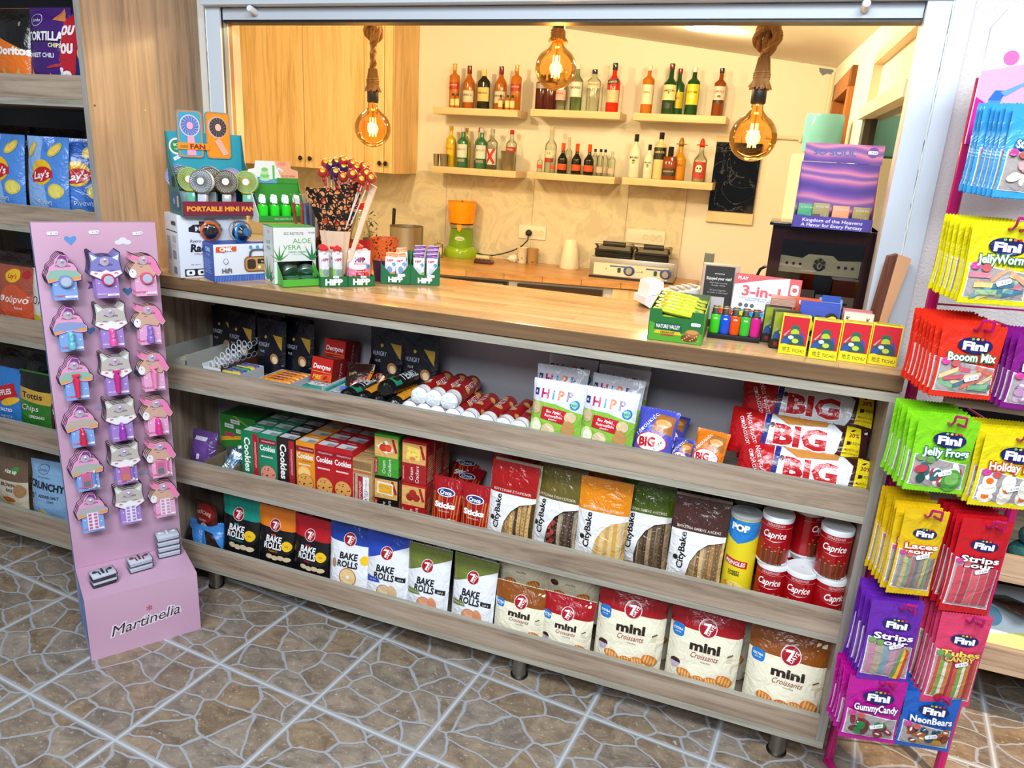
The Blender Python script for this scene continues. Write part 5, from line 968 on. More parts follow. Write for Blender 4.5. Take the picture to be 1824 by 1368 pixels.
# aloe vera cartons
TA = RAD(55)
aw, ad, ah = .125, .088, .163
aloc = oncorner(488.6, 507, CT, TA, aw)
LEAF = lambda cx, cy, s, c='#3f8a3c': [('p', [(cx-.004*s, cy), (cx+.004*s, cy), (cx+dx*s, cy+dy*s)], c) for dx, dy in ((-.03, .02), (-.018, .036), (0, .044), (.018, .036), (.03, .02))]
def aloebox():
    root = empty('aloe_carton'); w, d, h = aw, ad, ah; mb = MB(); W_ = M('#dde2de')
    mb.box(-w/2, -w/2+.002, 0, d, 0, h, W_); mb.box(w/2-.002, w/2, 0, d, 0, h, W_); mb.box(-w/2, w/2, d-.002, d, 0, h, W_); mb.box(-w/2, w/2, 0, d, h-.002, h, M('#62b844')); mb.box(-w/2, w/2, 0, d, 0, .002, W_)
    mb.box(-w/2, w/2, 0, .002, h*.40, h, W_); mb.box(-w/2, -w*.42, 0, .002, 0, h*.42, W_); mb.box(w*.42, w/2, 0, .002, 0, h*.42, W_)
    f = [('t', 'IDC INSTITUTE', -.002, h*.885, .008, '#3a4640', dict(w=w*.45)), ('t', 'ALOE', w*.17, h*.76, .014, '#5aa84c', dict(w=w*.42)), ('t', 'VERA', -w*.06, h*.65, .014, '#5aa84c', dict(w=w*.42)), ('t', 'HAND CREAM', w*.06, h*.565, .006, '#3f8a4c'), ('t', 'CREMA DE MANOS', w*.08, h*.52, .003, '#8ab098'), ('t', '€ 4.50', w*.4, h*.9, .005, '#3a3a46')]+LEAF(-w*.36, h*.42, 1.0)+LEAF(w*.40, h*.42, 1.2, '#2f7a44')
    deco(mb, f, flatmap(), 'card'); deco(mb, [('t', 'ALOE', d*.55, h*.72, .010, '#5aa84c'), ('t', 'VERA', d*.55, h*.62, .010, '#5aa84c'), ('t', 'IDC', d*.6, h*.9, .006, '#3a4640')]+LEAF(d*.35, h*.04, 1.6)+LEAF(d*.7, h*.03, 1.2, '#2f7a44'), lambda a, b, o: (-w/2-o, d-a, b), 'card'); mb.build('carton', root)
    mb = MB(); g = M('#4fae34'); t_ = .0008   # folded out green flap forming a chute
    mb.add([(-w*.42, -.0, h*.40), (-w*.42, 0, .004), (-w*.44, -.055, .004), (-w*.44, -.055, .028)], [(0, 1, 2, 3)], g); mb.add([(w*.42, 0, h*.40), (w*.42, 0, .004), (w*.44, -.055, .004), (w*.44, -.055, .028)], [(3, 2, 1, 0)], g)
    mb.box(-w*.44, w*.44, -.055, d*.6, .002, .004, g); mb.box(-w*.44, w*.44, -.0562, -.055, .002, .022, g); mb.build('flap', root); return root
put('aloeb', aloebox, aloc, (0, 0, TA), 'white and green hand cream carton with a dispensing flap', 'carton')
def cream():
    mb = MB(); mb.lathe([(.0001, 0), (.0235, 0), (.0245, .002), (.0245, .009), (.0255, .009), (.0255, .017), (.0240, .0185), (.0001, .0185)], M('#a8b8b0', 'metal'), 28)
    deco(mb, [('e', 0, 0, .021, .021, '#1f7a54'), ('t', 'aloe', 0, .002, .008, '#a8d8b8')], topmap(.0185), 'card'); return mb.build('cream_tin')
for k, (lx, ly, lz, rx, rz_) in enumerate(((-.018, -.016, .0045, 0, 0), (.030, -.020, .0045, 0, .4), (-.010, .010, .028, -1.0, .2), (.034, .006, .026, -.9, -.2), (.0, -.026, .024, .0, .1))):
    if k == 4: continue
    put('cream', cream, inlocal(aloc, TA, lx, ly, lz), (rx, 0, TA+rz_), ['silver cream tin lying at the left of the green chute', 'silver cream tin lying at the right of the green chute', 'green topped cream tin tilted in the chute, left one', 'green topped cream tin tilted in the chute, right one'][k], 'cream tin')
dz_ = CT+ah+.0006; dw, dd = .148, .088
dloc = oncorner(461.5, 396.3, dz_, TA, dw)
def aloedisp():
    root = empty('gel_display_box'); w, d = dw, dd; mb = MB(); G = M('#2f8a2c'); W_ = M('#dde2de')
    mb.box(-w/2, w/2, 0, .002, 0, .019, G); mb.box(-w/2, w/2, 0, d, 0, .002, G); mb.box(-w/2, w/2, d-.002, d, 0, .110, G)
    for s in (-1, 1): mb.prism([(0, 0), (d, 0), (d, .13), (d*.8, .09), (0, .02)], s*w/2-.0008, s*w/2+.0008, W_ if s < 0 else G, 'x')
    mb.prism([(-w/2, .108), (w/2, .108), (w/2, .145), (w*.36, .152), (w*.34, .172), (-w*.36, .172), (-w*.38, .150), (-w/2, .146)], d-.0035, d-.002, W_, 'y')
    deco(mb, [('t', 'IDC INSTITUTE', 0, .010, .006, '#c8e0c8')], flatmap(), 'card')
    it = [('p', [(w*.02, .172), (w*.34, .172), (w*.36, .152), (w*.49, .145), (w*.49, .122), (w*.16, .122)], '#e0a07c'), ('e', w*.18, .165, .012, .006, '#d88870'), ('r', w*.06, .108, w/2, .124, '#2f8a2c'), ('p', [(-w/2, .112), (-w*.3, .126), (-w*.1, .118), (w*.06, .122), (w*.06, .108), (-w/2, .108)], '#5a90d0'), ('r', -w*.02, .112, w*.02, .160, '#58b04c')]
    for q in range(4): it.append(('e', -w*.18, .120+.009*q, .016-.002*q, .006, '#7cbc6c' if q % 2 else '#a8d89c'))
    it += [('t', 'ALOE VERA', w*.30, .130, .006, '#8a5a40')]
    deco(mb, it, lambda a, b, o: (a, d-.0035-o, b), 'card'); deco(mb, price([], w*.14, .148, .018, -.5), lambda a, b, o: (a, d-.0042-o, b), 'card'); mb.build('carton', root); return root
put('adisp', aloedisp, dloc, (0, 0, TA), 'green and white cardboard display holding green gel bottles', 'display box')
def gel():
    root = empty('gel_bottle'); mb = MB(); mb.lathe([(.0001, 0), (.0125, 0), (.0135, .002), (.0135, .040), (.011, .047)], M('#2ed12a', 'gloss'), 18, squash=.7); mb.lathe([(.011, .047), (.006, .056), (.006, .062)], glass('clear_gel_top', '#d8f0c8', .05, 1.2), 16, squash=.7); mb.build('bottle', root)
    mb = MB(); mb.lathe([(.0065, .060), (.0065, .072), (.0045, .075), (.0001, .075)], M('#d8e0dc'), 14); mb.build('cap', root)
    mb = MB(); mb.prism([(-.007, 0), (.007, 0), (.008, .014), (0, .019), (-.008, .014)], -.0006, 0, M('#dfe6e4'), 'y', Matrix.Translation((.002, -.011, .052))); mb.build('neck_tag', root); return root
for i in range(4):
    for j in range(2): put('gel', gel, inlocal(dloc, TA, -.054+.034*i+.004*j, .020+.030*j, .0025), (0, 0, TA-.5), 'bright green gel bottle, %s from the left in the %s row' % (['first', 'second', 'third', 'fourth'][i], 'back' if j else 'front'), 'gel bottle')
# bundle of candy sticks behind the gel display
for k in range(14):
    a = px(548, 330, y=.20); c_ = ['#a8282c', '#5c6c94', '#8c94a0', '#b83a34', '#4c5c84'][k % 5]
    def st(c_=c_):
        root = empty('candy_stick'); mb = MB(); mb.tube([(0, 0, 0), (0, 0, .07)], .0042, M('#3a1c14', 'film'), 8); mb.build('dark_end', root); mb = MB(); mb.tube([(0, 0, .07), (0, 0, .165)], .0042, M(c_, 'film'), 8); mb.build('stick', root)
        mb = MB(); mb.tube([(0, 0, .06), (0, 0, .17), (0, 0, .185), (0, 0, .19)], .005, glass('cellophane', '#ffffff'), 7, rs=[.0058, .0058, .003, .008]); mb.build('wrapper', root); return root
    rr = random.Random(k); put('cs'+c_, st, (a.x-.032+.0045*k, .20+.022*(k % 3), CT+.06), (rr.uniform(-.06, .06), -.09+.012*k, 0), 'clear wrapped candy stick with a %s upper part in the dark jar' % {'#a8282c': 'crimson', '#5c6c94': 'slate blue', '#8c94a0': 'grey', '#b83a34': 'red', '#4c5c84': 'dark blue'}[c_], 'candy stick', 'wrapped candy sticks in the jar')
a = px(548, 330, y=.20); mb = MB(); mb.lathe([(.036, 0), (.042, .002), (.042, .11), (.0425, .112), (.0405, .112), (.040, .004), (.0001, .004)], M('#2a1814', 'gloss'), 28, (a.x-.002, .222, CT)); tag(mb.build('jar'), 'dark round jar holding candy sticks behind the gel display', 'jar')
# lollipop stand
LP = (.085, .20)
def cone():
    root = empty('lollipop_stand'); mb = MB(); n = 9; z0, z1 = .155, .285; rb, rt = .052, .098
    seg = []
    for i in range(n+1): seg.append(-1.95+2.3*i/n)
    for i in range(n):
        a0, a1 = seg[i], seg[i+1]; am = (a0+a1)/2
        def pnt(a_, t, k=1.0): r = (rb+(rt-rb)*t)*k; return (r*cos(a_-pi/6), r*sin(a_-pi/6)*.55, z0+(z1-z0)*t+(.012*cos(2*a_) if t > .9 else 0))
        ks = (1, .90)[i % 2], (.90, 1)[i % 2]
        vs = [pnt(a0, 0, ks[0]), pnt(a1, 0, ks[1]), pnt(a1, 1, ks[1]), pnt(a0, 1, ks[0])]
        mb.add(vs, [(0, 1, 2, 3)], m_pat)
        rb2 = .03; lo = [(rb2*.9*cos(a0-pi/6), rb2*.5*sin(a0-pi/6), .01), (rb2*.9*cos(a1-pi/6), rb2*.5*sin(a1-pi/6), .01)]
        mb.add([lo[0], lo[1], vs[1], vs[0]], [(0, 1, 2, 3)], M('#d8bca0', 'card'))
    mb.build('paper_cone', root)
    mb = MB(); mb.prism([(.04, .07), (.052, .07), (.125, .285), (.110, .292)], -.03, -.012, M('#e0c4a4', 'card'), 'y'); mb.build('side_card', root)
    mb = MB(); mb.lathe([(.040, 0), (.042, .004), (.040, .012), (.026, .014)], M('#cbb090'), 24); mb.build('base', root)
    return root
t_ = NT('black_orange_doodle_pattern'); tc = t_.n('ShaderNodeTexCoord'); vo = t_.n('ShaderNodeTexVoronoi', feature='DISTANCE_TO_EDGE', i_Scale=70.0); t_.l(tc.outputs['Object'], vo.inputs['Vector']); nz = t_.n('ShaderNodeTexNoise', i_Scale=55.0, i_Detail=2.0); t_.l(tc.outputs['Object'], nz.inputs['Vector'])
c1 = t_.ramp(vo.outputs['Distance'], [(0, '#14100e'), (.10, '#14100e'), (.13, '#d8905a'), (1, '#d8905a')]); c2 = t_.ramp(nz.outputs['Fac'], [(.0, '#16120f'), (.46, '#1c1512'), (.48, '#ffffff'), (.60, '#ffffff'), (.62, '#d84a24')])
mm = t_.n('ShaderNodeMix', data_type='RGBA', blend_type='MULTIPLY'); mm.inputs[0].default_value = 1; t_.l(c1, mm.inputs[6]); t_.l(c2, mm.inputs[7]); t_.l(mm.outputs[2], t_.b.inputs['Base Color']); t_.b.inputs['Roughness'].default_value = .5; m_pat = t_.m
put('cone', cone, (LP[0], LP[1], CT), (0, 0, .35), 'fan shaped lollipop stand of patterned orange and black paper', 'lollipop stand')
def lolly(c1_):
    def f():
        root = empty('lollipop'); mb = MB(); mb.tube([(0, 0, 0), (0, 0, .14)], .0017, M('#e4dcd8'), 6); mb.build('stick', root)
        mb = MB(); mb.ball((0, 0, .155), .0150, M(c1_, 'film'), 14, 9); mb.lathe([(.0005, .128), (.007, .134), (.0035, .141)], M(c1_, 'film'), 10); mb.tube([(0, 0, .13), (.004, 0, .118)], .003, M(c1_, 'film'), 6, rs=[.002, .006]); deco(mb, [('e', 0, .161, .0072, .0062, '#e0b81c'), ('t', 'Chupa', 0, .163, .0035, '#6a2a30')], lambda a, b, o: (a, -sqrt(max(0, .01515**2-a*a-(b-.155)**2))-o, b), 'film', [-.008+.002*q for q in range(9)], [.152+.002*q for q in range(10)]); mb.build('wrapped_candy', root); return root
    return f
for k, (u, v) in enumerate(((575, 307), (581, 292), (589, 296), (598, 307), (612, 287), (612, 299), (611, 315), (628, 292), (635, 299), (628, 310), (649, 297), (653, 308), (644, 319), (661, 316), (600, 290))):
    y = .20+(.03 if v < 300 else -.02); h_ = px(u, v, y=y); b_ = Vector((LP[0]+(h_.x-LP[0])*.45, .19+(y-.19)*.4, h_.z-.14)); dv = (h_-b_).normalized(); b0 = h_-dv*.155
    col = ['#4a1a4c', '#a82430', '#3c1a50', '#b82c28'][(k*7+v) % 4]
    o = put('lol'+col, lolly(col), b0, Matrix([((lambda y_: y_.cross(dv))((lambda q: (q-dv*q.dot(dv)).normalized())(h_-CP))), (lambda q: (q-dv*q.dot(dv)).normalized())(h_-CP), dv]).transposed().to_euler(), '%s lollipop in the stand, %s' % ({'#4a1a4c': 'purple', '#a82430': 'crimson', '#3c1a50': 'dark violet', '#b82c28': 'bright red'}[col], ['at the far left edge', 'in the back left corner', 'second of the back row from the left', 'low, third from the left', 'highest of the whole bunch', 'in the very middle', 'low in the middle', 'in the back row right of the highest', 'in the middle right of the centre', 'low, right of the middle', 'at the back right', 'high at the right edge', 'lowest on the right side', 'at the far right edge', 'at the back left of the highest'][k]), 'lollipop')
# fruit pouches and bars in green trays
TT = RAD(45)
def gtray(w=.070, d=.085, h=.030):
    def f():
        mb = MB(); G = M('#12683c'); mb.box(-w/2, w/2, 0, .0015, 0, h, G); mb.box(-w/2, w/2, d-.0015, d, 0, h, G); mb.box(-w/2, -w/2+.0015, 0, d, 0, h, G); mb.box(w/2-.0015, w/2, 0, d, 0, h, G); mb.box(-w/2, w/2, 0, d, 0, .0015, G)
        deco(mb, [('t', 'HiPP', 0, h*.5, .017, '#f0f0ee', dict(b=.06, w=w*.64))]+(price([], .006, h*.95, .018, -.1)), flatmap(), 'card'); return mb.build('cardboard_tray')
    return f
ta = px(570.4, 512, z=CT); tb = px(668, 510, z=CT); d_ = (tb-ta); TT = math.atan2(d_.y, d_.x); wl = d_.length/2
t1 = (ta.x+d_.x*.25, ta.y+d_.y*.25, CT); t2 = (ta.x+d_.x*.75, ta.y+d_.y*.75, CT)
put('gt', gtray(wl-.001), t1, (0, 0, TT), 'dark green cardboard tray holding berry squeeze pouches, left of the pair', 'tray'); put('gt', None, t2, (0, 0, TT), 'dark green cardboard tray holding the pink smoothie pouch, right of the pair', 'tray')
def squeeze(kind):
    def f():
        root = empty('squeeze_pouch'); mb = MB(); w, h = (.030, .095) if kind == 's' else (.066, .100)
        if kind == 's': it = [('r', -w/2, 0, w/2, h, '#d8dce4'), ('t', 'HiPP', 0, h*.78, .008, '#a8204c', dict(b=.04)), ('r', -w/2, h*.1, w/2, h*.5, '#9cc46c'), ('e', 0, h*.4, w*.3, h*.1, '#7c94a4'), ('e', -w*.2, h*.12, w*.25, h*.06, '#c03040'), ('r', 0, h*.1, w*.4, h*.28, '#b02848')]
        else: it = [('r', -w/2, 0, w/2, h, '#e2dce2'), ('p', [(-w/2, 0), (w/2, 0), (w/2, h*.55), (0, h*.42), (-w/2, h*.5)], '#e0849c'), ('t', 'H', -w*.15, h*.74, .013, '#b01858', dict(b=.06)), ('t', 'i', -w*.05, h*.74, .013, '#2a8ac8', dict(b=.06)), ('t', 'P', w*.05, h*.74, .013, '#c02848', dict(b=.06)), ('t', 'P', w*.16, h*.74, .013, '#3a2068', dict(b=.06)), ('t', 'SMOOTHIE', 0, h*.62, .006, '#a82c54'), ('p', [(-w*.22, h*.26), (w*.22, h*.26), (w*.22, h*.46), (-w*.22, h*.44)], '#b81c30'), ('t', 'Φράουλα', 0, h*.40, .005, '#fff'+'fff'), ('t', 'Μήλο', 0, h*.33, .005, '#ffffff'), ('e', 0, h*.10, w*.26, h*.14, '#e05868'), ('e', 0, h*.10, w*.14, h*.08, '#f0a8a0'), ('e', w*.36, h*.55, w*.09, w*.09, '#2a8ac8'), ('e', w*.3, h*.25, w*.12, h*.14, '#d84a34'), ('e', -w*.34, h*.16, w*.13, h*.13, '#c02838')]
        pouch(mb, w, h, .022, 'stand', '#d8dce4', items=it, seed=3, zig=False); mb.build('pouch', root)
        mb = MB(); mb.lathe([(.0001, h-.004), (.006, h-.004), (.006, h+.006)], M('#e0d8d8'), 12); mb.build('spout', root)
        mb = MB(); n = 7; R_c = .013
        for q in range(n): a_ = 2*pi*q/n; mb.ball((R_c*.6*cos(a_), R_c*.6*sin(a_), h+.010), R_c*.45, M('#d8202c' if kind == 's' else '#e02818', 'gloss'), 10, 6)
        mb.ball((0, 0, h+.012), R_c*.6, M('#d8202c' if kind == 's' else '#e02818', 'gloss'), 10, 6); mb.build('cap', root); return root
    return f
for k, (lx, ly) in enumerate(((-.022, .020), (.016, .020), (-.018, .048), (.012, .052), (-.014, .072))): put('sqs', squeeze('s'), inlocal(t1, TT, lx, ly, .002), (-.05, 0, TT+.15), 'small berry squeeze pouch with a red cap, %s' % ['front left of its tray', 'front right of its tray', 'second row left', 'second row right', 'at the back of its tray'][k], 'squeeze pouch')
for k, ly in enumerate((.020, .050, .072)): put('sqb', squeeze('b'), inlocal(t2, TT, 0, ly, .002), (-.06, 0, TT), 'wide pink smoothie pouch with a red cap, %s in the right tray' % ordn(k), 'squeeze pouch')
ba = px(678, 505, z=CT); bb = px(783, 509, z=CT); d_ = bb-ba; TB = math.atan2(d_.y, d_.x); wb = d_.length/2
def barbox(w=.083, d=.07, h=.036):
    def f():
        root = empty('bar_display_box'); mb = MB(); G = M('#12683c'); H = h+.032
        fr_ = [(-w/2, 0), (w/2, 0), (w/2, H*.95), (w*.36, H*.72), (w*.18, h*.85), (-w*.18, h*.85), (-w*.36, H*.72), (-w/2, H*.95)]
        mb.prism(fr_, 0, .0015, G, 'y'); mb.box(-w/2, w/2, d-.0015, d, 0, .095, G)
        for s in (-1, 1): mb.prism([(0, 0), (d, 0), (d, .095), (0, H*.95)], s*w/2-.0008, s*w/2+.0008, G, 'x')
        mb.box(-w/2, w/2, 0, d, 0, .0015, G); deco(mb, [('t', 'HiPP', 0, h*.40, .015, '#f0f0ee', dict(b=.06, w=w*.5))]+price([], w*.2, h*.75, .024, .1, '€ 1.15'), flatmap(), 'card'); mb.build('carton', root); return root
    return f
b1 = (ba.x+d_.x*.25, ba.y+d_.y*.25, CT); b2 = (ba.x+d_.x*.75, ba.y+d_.y*.75, CT)
put('bbx', barbox(wb-.001), b1, (0, 0, TB), 'dark green display carton with orange topped baby bars', 'display box'); put('bbx', None, b2, (0, 0, TB), 'dark green display carton with purple topped baby bars', 'display box')
def babybar(top, body, c3):
    def f():
        mb = MB(); w, h = .034, .088; it = [('r', -w/2, 0, w/2, h, '#dfe2e6'), ('r', -w/2, h*.86, w/2, h, top), ('t', 'HiPP', -w*.05, h*.74, .007, '#c02858', dict(b=.05)), ('e', w*.3, h*.62, w*.16, w*.16, '#3a9cc8'), ('p', [(-w/2, 0), (w/2, 0), (w/2, h*.4), (-w/2, h*.2)], body), ('e', -w*.05, h*.42, w*.24, h*.13, c3), ('r', -w*.4, h*.03, w*.35, h*.14, top)]
        pouch(mb, w, h, .010, 'pillow', '#dfe2e6', items=it, nx=6, ny=10); return mb.build('baby_bar')
    return f
for k, (lx, rz_) in enumerate(((-.020, .12), (.020, -.16))):
    for j in range(2): put('bbo', babybar('#e0842c', '#e8a050', '#7c98c8'), inlocal(b1, TB, lx+.004*j, .012+.022*j, .004+.012*j), (-.12, rz_*.6, TB), 'orange topped baby bar, %s in the %s row' % (('left', 'right')[k], ('front', 'back')[j]), 'baby bar')
    for j in range(3): put('bbp', babybar('#6c2480', '#98bc74', '#c8ccd4'), inlocal(b2, TB, lx+.002*j, .012+.019*j, .004+.010*j), (-.12, 0, TB), 'purple topped baby bar, %s in the %s row' % (('left', 'right')[k], ('front', 'middle', 'back')[j]), 'baby bar')
# plastic bottle and paper cups behind
def bottle(h, r, body, cap, label=None, lh=(.25, .6), neck=.32, sh=.12, cap_h=.10, text=None, tc='#2a2018', kind='gloss', sq=1.0, liquid=None, extra=None, shoulder=.5):
    "bottle > body, cap, label"
    def f():
        root = empty('bottle'); mb = MB(); m_ = body if not isinstance(body, str) else M(body, kind); zs = h*(1-neck-sh)
        pr = [(.0001, 0), (r*.93, 0), (r, h*.015), (r, zs)]+[(r-(r-r*neck_r)*(.5-.5*cos(pi*k/6)), zs+h*sh*k/6) for k in range(1, 7)]+[(r*neck_r*.92, h*(1-cap_h)-.0)]
        mb.lathe(pr, m_, 20, squash=sq); mb.build('body', root)
        mb = MB(); mb.lathe([(r*neck_r*1.08, h*(1-cap_h)-.002), (r*neck_r*1.12, h*(1-cap_h)), (r*neck_r*1.1, h*.995), (r*neck_r*.9, h), (.0001, h)], M(cap, 'gloss'), 16); mb.build('cap', root)
        if label:
            mb = MB(); n = 14; z0, z1 = h*lh[0], h*lh[1]; R = r*1.015; A = 1.25
            vs = []
            for z in (z0, z1):
                for k in range(n+1): a_ = -A+2*A*k/n; vs.append((R*sin(a_), -R*sq*cos(a_), z))
            mb.add(vs, [(k, k+1, n+2+k, n+1+k) for k in range(n)], M(label, 'card'), True)
            gx = [(-A+2*A*k/n)*R for k in range(n+1)]; it = list(extra or [])
            if text: it.append(('t', text, 0, (z0+z1)/2+(z1-z0)*.12, min((z1-z0)*.24, .012), tc, dict(w=min(len(text)*.009, R*1.7), b=.02)))
            deco(mb, it, cylmap(R, 0, sq), 'card', gx, [], off=.0006); mb.build('label', root)
        return root
    neck_r = .36
    return f
gl = glass('clear_bottle_glass', '#f2f6ee', .03, 1.12)
put('pet', bottle(.225, .036, gl, '#d8301c', '#a81828', (.12, .5), neck=.1, sh=.4, cap_h=.09, text='Royal', tc='#f0d8d8'), (.047, .40, CT), (0, 0, .5), 'clear plastic bottle with a red cap and red label behind the lollipops', 'bottle')
def pcup(): mb = MB(); mb.lathe([(.030, 0), (.030, .002), (.038, .065)], M('#4a1e48'), 28); mb.lathe([(.038, .065), (.0425, .128), (.0435, .130), (.042, .130), (.036, .06), (.0001, .05)], m_pat2, 28); return mb.build('paper_cup')
t_ = NT('orange_patterned_paper'); tc = t_.n('ShaderNodeTexCoord'); vo = t_.n('ShaderNodeTexVoronoi', i_Scale=120.0); t_.l(tc.outputs['Object'], vo.inputs['Vector']); t_.l(t_.ramp(vo.outputs['Distance'], [(0, '#2a1410'), (.28, '#3a1a10'), (.34, '#c8541c'), (1, '#d8682c')]), t_.b.inputs['Base Color']); m_pat2 = t_.m
put('pcup', pcup, (.172, .335, CT), (0, 0, 0), 'orange and purple patterned paper cup beside the pink smoothie pouches', 'cup')

# ---------------------------------------------------------------- right part of the worktop
# card terminal
def terminal():
    root = empty('card_terminal'); mb = MB(); W_ = M('#d5dade', 'card')
    mb.prism([(0, .012), (.02, .0), (.20, .034), (.205, .052), (.17, .058), (.0, .032)], -.038, .038, W_, 'y'); mb.build('body', root)
    mb = MB(); mb.prism([(.008, .034), (.060, .043), (.055, .075), (.045, .080), (.012, .072)], -.032, .032, M('#dfe2e4', 'card'), 'y'); mb.build('printer_lid', root)
    mb = MB(); mb.prism([(.062, .0415), (.19, .0585), (.19, .0600), (.062, .0435)], -.030, .030, M('#c8b898', 'card'), 'y')
    for i in range(4):
        for j in range(3): mb.box(.10+.02*i, .112+.02*i, -.022+.017*j, -.010+.017*j, .0515+.0028*i, .0555+.0028*i, M('#a8acb0'))
    mb.build('keypad', root)
    mb = MB(); mb.prism([(.022, 0), (.045, 0), (.045, .006), (.022, .004)], -.03, .03, M('#2c2e32', 'rubber'), 'y'); mb.prism([(.15, 0), (.17, 0), (.17, .028), (.15, .026)], -.03, .03, M('#2c2e32', 'rubber'), 'y'); mb.build('foot', root); return root
a = px(1141, 549, z=CT); put('term', terminal, (a.x-.012, a.y+.03, CT), (0, 0, .62), 'white payment card terminal lying behind the green bar box', 'card terminal')
# oat bar box
def nvbox():
    root = empty('bar_display_box'); w, d, h = .124, .20, .075; mb = MB(); G = M('#1f6a2c'); I_ = M('#5a6a50')
    mb.prism([(-w/2, 0), (w/2, 0), (w/2, h), (w*.27, h), (w*.25, h*.78), (-w*.27, h*.78), (-w*.29, h), (-w/2, h)], 0, .0015, G, 'y')
    for s in (-1, 1): mb.prism([(0, 0), (d, 0), (d, h*1.12), (d*.4, h*1.06), (0, h)], s*w/2-.0008, s*w/2+.0008, M('#5c9c2c') if s > 0 else G, 'x')
    mb.box(-w/2, w/2, d-.0015, d, 0, h*1.14, I_); mb.box(-w/2, w/2, 0, d, 0, .0015, G)
    it = [('p', [(-w*.49, .001), (w*.49, .001), (w*.49, h*.35), (0, h*.3), (-w*.49, h*.6)], '#4f9a24'), ('p', [(-w*.40, h*.36), (w*.12, h*.36), (w*.10, h*.58), (-w*.38, h*.58)], '#14503c'), ('t', 'NATURE VALLEY', -w*.14, h*.48, .009, '#e8e8d8', dict(b=.02, w=w*.44)), ('p', [(-w*.36, h*.34), (w*.08, h*.34), (w*.12, h*.24), (-w*.40, h*.24)], '#d8b020'), ('t', 'CRUNCHY', -w*.14, h*.29, .005, '#1c4a24', dict(b=.04)), ('r', -w*.26, h*.19, -w*.02, h*.23, '#b02420'), ('e', w*.26, h*.18, w*.15, h*.12, '#6c3e20'), ('e', w*.31, h*.34, w*.14, h*.12, '#9a6430'), ('e', w*.31, h*.38, w*.11, h*.07, '#c0884c')]
    it += [('e', w*(.15+.035*q), h*(.12+.05*(q % 4)), .0018, .0014, '#d8a868') for q in range(9)]+price([], w*.36, h*.62, .022, 0, '€ 2.60')
    deco(mb, it, flatmap(), 'card'); mb.build('carton', root); return root
na = px(1152.6, 604, z=CT); nb = px(1249, 616, z=CT); tn = math.atan2(nb.y-na.y, nb.x-na.x); nl = ((na.x+nb.x)/2, (na.y+nb.y)/2, CT)
put('nv', nvbox, nl, (0, 0, tn), 'green open box of oat bars at the front edge of the worktop', 'display box')
def oat():
    mb = MB(); w, h = .034, .112; pouch(mb, w, h, .018, 'pillow', '#b8c42c', items=[('t', 'CRUNCHY', 0, h*.5, .009, '#3c8a2c', dict(rot=pi/2, w=.05)), ('r', -w*.3, h*.1, w*.3, h*.2, '#3c8a2c'), ('r', -w*.4, h*.82, w*.4, h*.9, '#c89a40')], nx=6, ny=12, crink=.002); return mb.build('oat_bar')
k = 0
for j in range(6):
    for i in range(2):
        k += 1; put('oat', oat, inlocal(nl, tn, .054+.003*(j % 2), .018+.028*j, .042+.017*i+.003*j), (-1.45+.0*j, 0, tn+pi/2+random.uniform(-.06, .06)), 'lime green oat bar in the green box, %s in the %s layer' % (ordn(j), 'upper' if i else 'lower'), 'oat bar', 'oat bars in the green box')
# sign stand
def qrsign():
    root = empty('sign_stand'); w, h, d = .072, .155, .05; mb = MB(); mb.box(-w/2-.006, w/2+.012, .001, d, 0, h+.004, M('#b89a84', 'card'), bev=.001); mb.build('block', root)
    mb = MB(); mb.box(-w/2, w/2, -.001, 0, 0, h, M('#2c2824'))
    it = [('e', -.010+.005*k_, h*.875, .0016, .0016, '#d8d4cc') for k_ in range(5)]+[('t', 'Enjoyed your visit?', 0, h*.80, .0075, '#e8e4dc', dict(b=.02, w=w*.86)), ('t', 'Don\'t leave us a post', 0, h*.73, .0042, '#b8b4ac', dict(w=w*.6)), ('t', 'Google review', 0, h*.69, .0042, '#b8b4ac'), ('t', 'Do have a Suggestion', 0, h*.61, .0042, '#b8b4ac', dict(w=w*.55)), ('t', 'to make it next time?', 0, h*.57, .0042, '#b8b4ac', dict(w=w*.7)), ('r', -w*.28, h*.12, w*.26, h*.5, '#b8b0b0')]
    deco(mb, it, flatmap(0, -.001), 'card'); mb.build('printed_card', root); return root
a = px(1278, 520, y=.26); put('qr', qrsign, (a.x, .262, CT), (-.05, 0, .12), 'black review sign with white lettering standing behind the lighters', 'sign')
# lighters
def lighter(c, thumb, bic=False):
    def f():
        root = empty('lighter'); mb = MB(); mb.lathe([(.0001, 0), (.0105, 0), (.0115, .002), (.0115, .043), (.010, .045)], M(c, 'gloss'), 20, squash=.62); 
        if bic: deco(mb, [('e', 0, .036, .005, .0022, '#d8d8c0'), ('t', 'BIC', 0, .036, .0025, '#2a2a2a')], lambda a, b, o: (a, -.0068-o, b), 'card')
        mb.build('body', root)
        mb = MB(); mb.lathe([(.0095, .044), (.0098, .052), (.0085, .061), (.0001, .062)], M('#8f8a80', 'metal'), 18, squash=.6); mb.build('hood', root)
        mb = MB(); mb.prism([(.002, .048), (.012, .050), (.014, .058), (.004, .060)], -.0045, .0045, M(thumb, 'gloss'), 'y'); mb.build('thumb_lever', root); return root
    return f
la = px(1259, 601, z=CT); lb = px(1352, 612, z=CT); tl = math.atan2(lb.y-la.y, lb.x-la.x); ll = ((la.x+lb.x)/2, (la.y+lb.y)/2, CT); lw = (lb-la).length
mb = MB(); mb.box(-lw/2, lw/2, 0, .062, 0, .012, M('#101114'), bev=.001); o = mb.build('lighter_tray'); o.location = ll; o.rotation_euler = (0, 0, tl); tag(o, 'black tray holding rows of lighters', 'tray')
